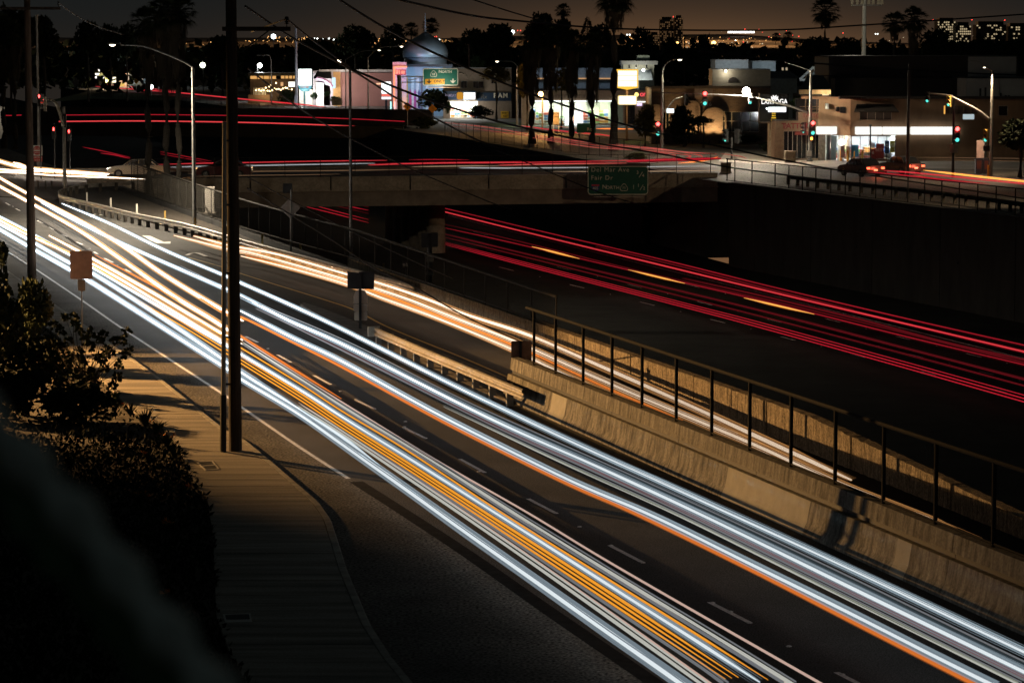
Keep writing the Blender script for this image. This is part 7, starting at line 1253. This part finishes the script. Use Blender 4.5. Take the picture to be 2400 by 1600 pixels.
for row in (('centre palm nearest the sodium lamp, on its left', 1246, 337, 16, 95, 44, 232, 50), ('centre palm right of the sodium lamp', 1290, 336, 14, 88, 44, 222, 48), ('centre palm standing in front of the ice machines', 1339, 338, 14, 100, 44, 238, 38), ('centre palm with the longest shaggy skirt', 1387, 341, 14, 108, 46, 256, 40), ('tallest thick-trunked centre palm, its crown cut by the top', 1437, 353, 20, -8, 66, 74, 56),
            ('left tall palm, leftmost of three by the white car', 354, 460, 17, 58, 58, 190, 48), ('left tall palm, middle of three by the white car', 396, 472, 17, 36, 66, 230, 56), ('left tall palm, rightmost of three by the white car', 424, 484, 15, 30, 62, 190, 50), ('shaggy palm at the far left edge of the picture', 18, 348, 13, 70, 52, 190, 44), ('shaggy palm between the far left edge and the wooden pole', 44, 350, 12, 84, 46, 200, 40)): palm(*row)
for row in (('slim palm left of the cell tower', 1926, 0, 6, 28, 46, 70, 30, 420), ('palm right of the cell tower', 2086, 0, 7, 56, 40, 100, 26, 400), ('shaggy palm with a long skirt right of the cell tower', 2132, 0, 8, 48, 44, 132, 34, 396), ('distant palm left of the dome spire', 966, 0, 4, 72, 26, 0, 0, 620), ('distant palm behind the dome spire', 1012, 0, 4, 62, 28, 80, 16, 620), ('ball-headed slim palm above the centre palms', 1318, 0, 5, 26, 25, 46, 14, 560), ('little distant palm left of the slim palm by the cell tower', 1812, 0, 2, 88, 15, 0, 0, 700), ('second little distant palm left of the slim palm by the cell tower', 1840, 0, 2, 86, 17, 0, 0, 700)): palm(*row)
# far woodland mass
mb = MB(); r = random.Random(9)
for i in range(9000):
    px = r.uniform(-80, 2480); Yq = r.uniform(650, 900); top = 100 + 9 * math.sin(px * .021) + 6 * math.sin(px * .067 + 1) + (8 if 1680 < px < 1860 else 0); zt = Z(top + 4, Yq); z = zt * r.random() ** .5 * r.uniform(.5, 1); mb.leaf((X(px, Yq), Yq, z), (r.gauss(0, 1), r.gauss(0, 1), r.gauss(0, 1)), 1.0, 3.0, r)
stuff('woodland', mb, leaf_d)
# lawns
for nm, pts in (('lawn', [(1450, 330), (1540, 322), (1680, 330), (1690, 342), (1560, 338), (1470, 338)]), ('lawn', [(1130, 290), (1200, 286), (1330, 296), (1390, 303), (1250, 305), (1160, 298)]), ('lawn', [(100, 240), (215, 212), (420, 226), (400, 236), (220, 232)])): struct(nm, MB().add([P(a, b, .02) for a, b in pts], [tuple(range(len(pts)))]), lawn_m)
# planted slope below the viewer, on the left of the sidewalk
bed_px = [(-60, 700), (104, 770), (200, 850), (270, 920), (300, 958), (374, 994), (408, 1036), (427, 1062), (444, 1110), (488, 1168), (492, 1194), (502, 1272), (509, 1442), (526, 1492), (548, 1544), (582, 1602), (650, 1700), (-60, 1700)]
BED = [P(a, b, .06) for a, b in bed_px]
struct('planting_bed', MB().add([tuple(p) for p in BED], [tuple(range(len(BED)))]), soil)
eb = MB(); vs = []; yy = [-40, -10, 3, 14, 26, 38]; zz_ = [9, 9, 8.6, 5.6, 2.6, -.3]
for y, z in zip(yy, zz_):
    for x in (-200, -60, -30, -4.8 - .272 * (y - 44)): vs.append((x, y, z if x > -100 else z))
struct('embankment', eb.add(vs, [(4 * i + j, 4 * i + j + 1, 4 * i + j + 5, 4 * i + j + 4) for i in range(5) for j in range(3)]), soil)
def inside(x, y, poly):
    c = False; j = len(poly) - 1
    for i in range(len(poly)):
        if (poly[i].y > y) != (poly[j].y > y) and x < (poly[j].x - poly[i].x) * (y - poly[i].y) / (poly[j].y - poly[i].y) + poly[i].x: c = not c
        j = i
    return c
mb = MB(); r = random.Random(21); k = 0
while k < 15000:
    y = r.uniform(43, 110) if r.random() < .25 else r.uniform(43, 75); x = r.uniform(-22, -4)
    if not inside(x, y, BED): continue
    k += 1; h = .18 + .22 * (math.sin(x * 1.3) * math.sin(y * .9) + 1) * .5; edge = walk_x(y) - x; h *= min(1, .25 + edge * .35)
    mb.leaf((x, y, .05 + r.random() * h), (r.gauss(0, .7), r.gauss(0, .7), r.uniform(.2, 1.2)), .035, r.uniform(.10, .22), r)
stuff('ground_cover', mb, M('ground_cover_leaf', (.013, .019, .010), .8, var=.5, scale=1, spec=.05))
def strap(label, px, py, hpx, n, mat, seed, flowers=0):
    b = P(px, py, .06); H = hpx * b.y / F; t = thing('strap_leaf_plant', label, 'plant', b, 'strap-leaved plants beside the sidewalk'); r = random.Random(seed); lm = None
    for i in range(n):
        a = r.uniform(0, 2 * PI); L = H * r.uniform(.8, 1.25); sp = r.uniform(.15, .75); d = Vector((math.cos(a), math.sin(a), 0)); u = Vector((-d.y, d.x, 0)); mb = MB(); pts = []
        for q in range(5): s_ = q / 4; pts.append(b + d * (sp * L * s_ * (1 + .5 * s_)) + Vector((0, 0, L * s_ * (1.15 - .45 * s_ * sp))))
        vs = []
        for q, p in enumerate(pts): wv = .03 * math.sin(PI * min(1, .25 + .75 * q / 4)) * (1 if q < 4 else .1); vs += [p - u * wv, p + u * wv]
        mb.add(vs, [(2 * q, 2 * q + 1, 2 * q + 3, 2 * q + 2) for q in range(4)]).build('leaf', mat, t)
    for i in range(flowers):
        a = r.uniform(0, 2 * PI); p = b + Vector((math.cos(a) * .15, math.sin(a) * .15, H * r.uniform(.75, 1.05))); MB().tube([b, p], .008, 4).build('stem', leaf_g, t); mb = MB()
        for k in range(5): mb.leaf(p, (r.uniform(-1, 1), r.uniform(-1, .2), r.uniform(.2, 1)), .02, .13, r)
        mb.build('flower', M('petal_orange', (.75, .25, .04), .5, var=.2), t)
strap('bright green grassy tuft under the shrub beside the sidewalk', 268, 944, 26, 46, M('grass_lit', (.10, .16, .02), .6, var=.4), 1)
for i, (l, px, py, h, f) in enumerate((('strap-leaved plant just right of the bright green tuft', 306, 976, 30, 1), ('tall strap-leaved plant pointing up over the sidewalk edge', 342, 1003, 46, 0), ('strap-leaved plant third along from the bright tuft', 366, 1018, 38, 1), ('strap-leaved plant with an orange flower nearest the pole', 392, 1050, 34, 2), ('strap-leaved plant leaning over the walk left of the utility lids', 408, 1080, 30, 0), ('dark strap-leaved clump in the bed left of the lids', 350, 1090, 36, 1), ('dim strap-leaved clump low in the bed with orange blooms', 330, 1190, 34, 3), ('dim strap-leaved clump beside the curve of the sidewalk', 430, 1165, 30, 1), ('strap-leaved clump with two blooms near the single lid', 400, 1250, 34, 3), ('lowest strap-leaved clump in the dark bed', 395, 1420, 34, 2))): strap(l, px, py, h, 26, leaf_d, 30 + i, f)
# shrub with clustered leaves against the lit sidewalk
sb_ = P(200, 935, .06); t = thing('shrub', 'open-branched shrub with round leaf clusters dark against the lit sidewalk', 'shrub', sb_); r = random.Random(3); lb = MB()
cl = [(154, 745), (173, 744), (175, 756), (125, 761), (143, 774), (186, 772), (211, 779), (243, 786), (298, 777), (286, 799), (304, 822), (261, 826), (232, 797), (200, 797), (229, 836), (279, 854), (246, 861), (275, 883), (264, 903), (214, 872), (186, 826), (136, 811), (118, 797), (171, 872), (143, 861), (221, 897), (200, 847), (250, 818), (211, 811), (160, 800), (165, 836), (190, 890), (150, 890), (110, 840), (240, 842), (292, 830), (268, 800), (180, 915), (225, 920), (130, 905)]
for i, (px, py) in enumerate(cl):
    Yq = sb_.y + r.uniform(-1.1, 1.1); c = D(px, py, Yq); base = Vector((sb_.x + r.uniform(-.15, .15), sb_.y + r.uniform(-.1, .1), .1)); mid = base.lerp(c, .55) + Vector((r.uniform(-.1, .1), r.uniform(-.1, .1), .18)); MB().tube(smooth([base, mid, c], 4), [.016 - .0013 * q for q in range(9)], 4).build('branch', bark, t)
    mb = MB()
    for k in range(34): d = Vector((r.gauss(0, 1), r.gauss(0, 1), r.gauss(0, 1))).normalized(); mb.leaf(c + d * r.uniform(.0, .11), d + Vector((0, 0, .2)), .06, .13, r)
    mb.build('leaf_cluster', leaf_d, t)['kind'] = 'stuff'
for l, px, cy, rx, ry, Yq in (('big dark shrub mass at the left edge of the picture', -5, 760, 78, 130, 92), ('dark shrub in front of the left wooden pole', 70, 740, 46, 92, 96), ('small shrub top peeping up at the left edge', 4, 600, 16, 34, 98), ('low dark shrub between the left mass and the open-branched shrub', 80, 860, 80, 70, 86), ('orange-tinged shrub at the foot of the left wooden pole', 100, 720, 26, 40, 98), ('dark shrub low at the left beneath the others', 20, 950, 90, 80, 80), ('rounded dark shrub left of the strap-leaved plants', 180, 960, 90, 55, 79)):
    tree(l, px, cy, rx, ry, Yq, name='shrub', me=CM[int(px) % 4] if 'orange' not in l else CO, trunk=False, group='shrubs on the slope')
# out-of-focus stem right in front of the viewer
Yq = 2.7; pth = smooth([D(a, b, Yq + o) for a, b, o in ((-80, 930, .1), (60, 1080, .05), (200, 1240, 0), (340, 1420, -.05), (470, 1580, -.1), (600, 1760, -.15))], 6); pth += [Vector((pth[-1].x + .1, pth[-1].y, 9.4)), Vector((pth[-1].x + .12, pth[-1].y, 8.55))]
fm_ = M('stem_pale', (.72, .78, .70), .7, var=.25, scale=20); t = thing('foreground_plant', 'blurred pale green stem with toothed leaves crossing the lower left corner', 'plant', pth[-1]); MB().tube(pth, [.020 + .006 * math.sin(i * 1.3) for i in range(len(pth))], 8).build('stem', fm_, t, sm=True); r = random.Random(2)
for i in range(3, 30, 3): p = pth[i]; mb = MB(); dd = Vector((-.6, r.uniform(-.2, .2), -.5)).normalized(); uu = Vector((.64, 0, -.77)); mb.add([p, p + dd * .045 + uu * .035, p + dd * .06, p + dd * .04 - uu * .03], [(0, 1, 2, 3)]).build('leaf', M('leaf_pale', (.10, .2, .10), .6, var=.2), t)

# ------------------------------------------------------------------ far hills and city lights
K = 55 / 1200
hm = MB(); cols = list(range(-3000, 3400, 200)); vs = []
for x in cols:
    px = 1200 + x / 5200 * F; top = 82 + 6 * math.sin(px * .006) + 5 * math.sin(px * .019 + 2) + (10 if px > 1900 else 0) + (px - 1200) * .006 + (12 if px < 1150 else 0)
    vs += [(x, 4000, 0), (x, 4000, 10), (x, 5200, CAM_H + (112 - top) / F * 5200), (x, 5600, 0)]
struct('hills', hm.add(vs, [(4 * i + j, 4 * i + 4 + j, 4 * i + 5 + j, 4 * i + 1 + j) for i in range(len(cols) - 1) for j in range(3)]), M('hill_brush', (.12, .10, .08), .95, var=.3, scale=.01))
for i, (px, k) in enumerate(((200, .25), (500, .35), (760, .6), (1000, .75), (1250, .8), (1480, 1.1), (1640, 1.5), (1800, 1.1), (2000, .45), (2250, .3))):
    for py, yy_ in ((113, 4160), (97, 4560)): p = D(px, py, yy_); lamp(p + Vector((0, -40, 60)), (1, .50, .19), 2.6e5 * k, None, 8, name='hillside_fill')  # added unseen fill lights, brightening the hillside toward the sky's glow
CL = {n: (MB(), E('city_' + n, c, s)) for n, c, s in (('amber', (1, .50, .16), 3), ('white', (.95, 1, .95), 6), ('red', (1, .06, .04), 5), ('cream', (1, .82, .55), 2))}
r = random.Random(17)
def city(kind, px, py, rad=1.0):
    py = 84 + (py - 55) * .52 if kind in ('amber', 'cream') and px < 2100 else py
    tn = (112 - py) / F; Yq = min(5150, (CAM_H * -1 + 10 - 4000 * K + 0) / (tn - K)) - 6 if tn < K * .8 else 5150
    Yq = max(2000, min(5150, Yq)); CL[kind][0].octa(D(px, py, Yq), .75 * rad * Yq / 5000)
for n, x0, x1, y0, y1, kd in ((26, 575, 720, 58, 84, 'amber'), (16, 640, 830, 62, 108, 'amber'), (34, 870, 960, 60, 92, 'amber'), (22, 1020, 1100, 74, 102, 'amber'), (26, 1465, 1540, 56, 72, 'amber'), (60, 1540, 1830, 62, 108, 'amber'), (30, 1560, 1800, 84, 108, 'cream'), (10, 1700, 1860, 70, 100, 'red'), (16, 575, 1100, 96, 118, 'cream'), (14, 420, 560, 70, 110, 'amber'), (14, 1900, 2400, 66, 110, 'cream'), (6, 160, 290, 62, 95, 'amber'), (8, 2270, 2400, 60, 100, 'cream')):
    for _ in range(n): city(kd, r.uniform(x0, x1), r.uniform(y0, y1), r.uniform(.55, 1.25))
for px, py, q in ((737, 91, 2.0), (744, 91, 1.8), (757, 92, 1.2), (771, 91, 1.9), (782, 93, 1.8), (792, 93, 1.2), (919, 93, 1.3), (925, 93, 1.3), (1030, 93, 1.4), (1200, 76, 2.0), (1277, 60, 2), (1547, 48, 2.2), (1419, 80, 1.6), (1470, 82, 1.8), (1476, 82, 1.8), (1724, 95, 1.5), (2052, 80, 1.5), (2057, 80, 1.5), (2380, 65, 1.6), (2386, 65, 1.6)): city('white', px, py, q)
for px, py in ((1213, 72), (1220, 72), (1018, 87), (1023, 86), (1552, 43), (1568, 42), (1578, 40), (1746, 69), (1976, 78), (2028, 78), (2187, 47), (2211, 46), (2355, 48), (2278, 47), (1872, 86), (2358, 64)): city('red', px, py, 1.1)
for n_, (mb, m_) in CL.items(): stuff('city_lights', mb, m_)
o = tag(MB().tube([D(1706, 76, 4900), D(1768, 76, 4900)], 1.6, 6).build('light_trail', E('aircraft_trail', (1, .92, .8), 4)), 'bright horizontal aircraft light streak low over the horizon', 'light trail')
def tower(label, x0, y0, x1, y1, Yq, rows, cols_, dens, seed, colr, band=False):
    t = thing('office_tower', label, 'tower block', (X((x0 + x1) / 2, Yq), Yq, 0), 'far office towers'); xa, xb_, zt = X(x0, Yq), X(x1, Yq), Z(y0, Yq); MB().span((xa, Yq, 0), (xb_, Yq + 20, zt)).build('wall', M('tower_wall', (.10, .085, .07), .8), t); MB().span((xa + 2, Yq + 2, zt + .01), (xb_ - 2, Yq + 18, zt + 3)).build('roof', dark_m, t); r = random.Random(seed); mb = MB(); dk = MB()
    for i in range(rows):
        for j in range(cols_):
            cx, cz = xa + (xb_ - xa) * (j + .5) / cols_, zt - (zt - Z(y1, Yq)) * (i + .5) / rows; w_ = (xb_ - xa) / cols_ * .32; h_ = (zt - Z(y1, Yq)) / rows * .28
            (mb if r.random() < dens else dk).span((cx - w_, Yq - .3, cz - h_), (cx + w_, Yq - .05, cz + h_))
    if mb.v: stuff('lit_window', mb, colr, t)
    if dk.v: stuff('dark_window', dk, darkglass, t)
wl = E('tower_window', (1, .78, .45), .5); wd = E('tower_window_dim', (1, .55, .25), .12)
tower('lit office block left of the pair on the right skyline', 2186, 50, 2228, 100, 2600, 9, 9, .55, 1, wl); tower('lower office block joined to the lit one on the right skyline', 2229, 60, 2264, 100, 2580, 7, 8, .6, 2, wl); tower('wide office block with scattered lit windows at the right', 2276, 58, 2345, 98, 2620, 8, 14, .30, 3, wl); tower('dim office block at the right end of the skyline', 2350, 62, 2400, 98, 2700, 7, 9, .18, 4, wl)
tower('tall dim tower with red roof lights above the brick building', 1543, 46, 1574, 110, 3400, 14, 8, .5, 5, wd); tower('second dim tower just right of the one with red roof lights', 1576, 42, 1596, 110, 3420, 14, 5, .5, 6, wd); tower('low pale block left of the dim towers', 1518, 82, 1542, 108, 3000, 5, 6, .7, 7, wd)
# utility pole with crossarm far off
Yq = 640; t = thing('utility_pole', 'distant utility pole with stacked crossarms over the brick building', 'utility pole', (X(1600, Yq), Yq, 0)); MB().tube([(X(1600, Yq), Yq, 0), (X(1600, Yq), Yq, Z(82, Yq))], .16, 6).build('pole', wood, t)
for py in (84, 92): MB().span((X(1590, Yq), Yq - .1, Z(py + 1.2, Yq)), (X(1610, Yq), Yq + .1, Z(py, Yq))).build('crossarm', wood, t)
Yq = 520; t = thing('utility_pole', 'dark wooden pole behind the round roof of the dome', 'utility pole', (X(1102, Yq), Yq, 0)); MB().tube([(X(1102, Yq), Yq, 0), (X(1101, Yq), Yq, Z(104, Yq))], .22, 6).build('pole', wood, t); MB().span((X(1094, Yq), Yq - .1, Z(114, Yq)), (X(1108, Yq), Yq + .1, Z(112, Yq))).build('crossarm', wood, t)
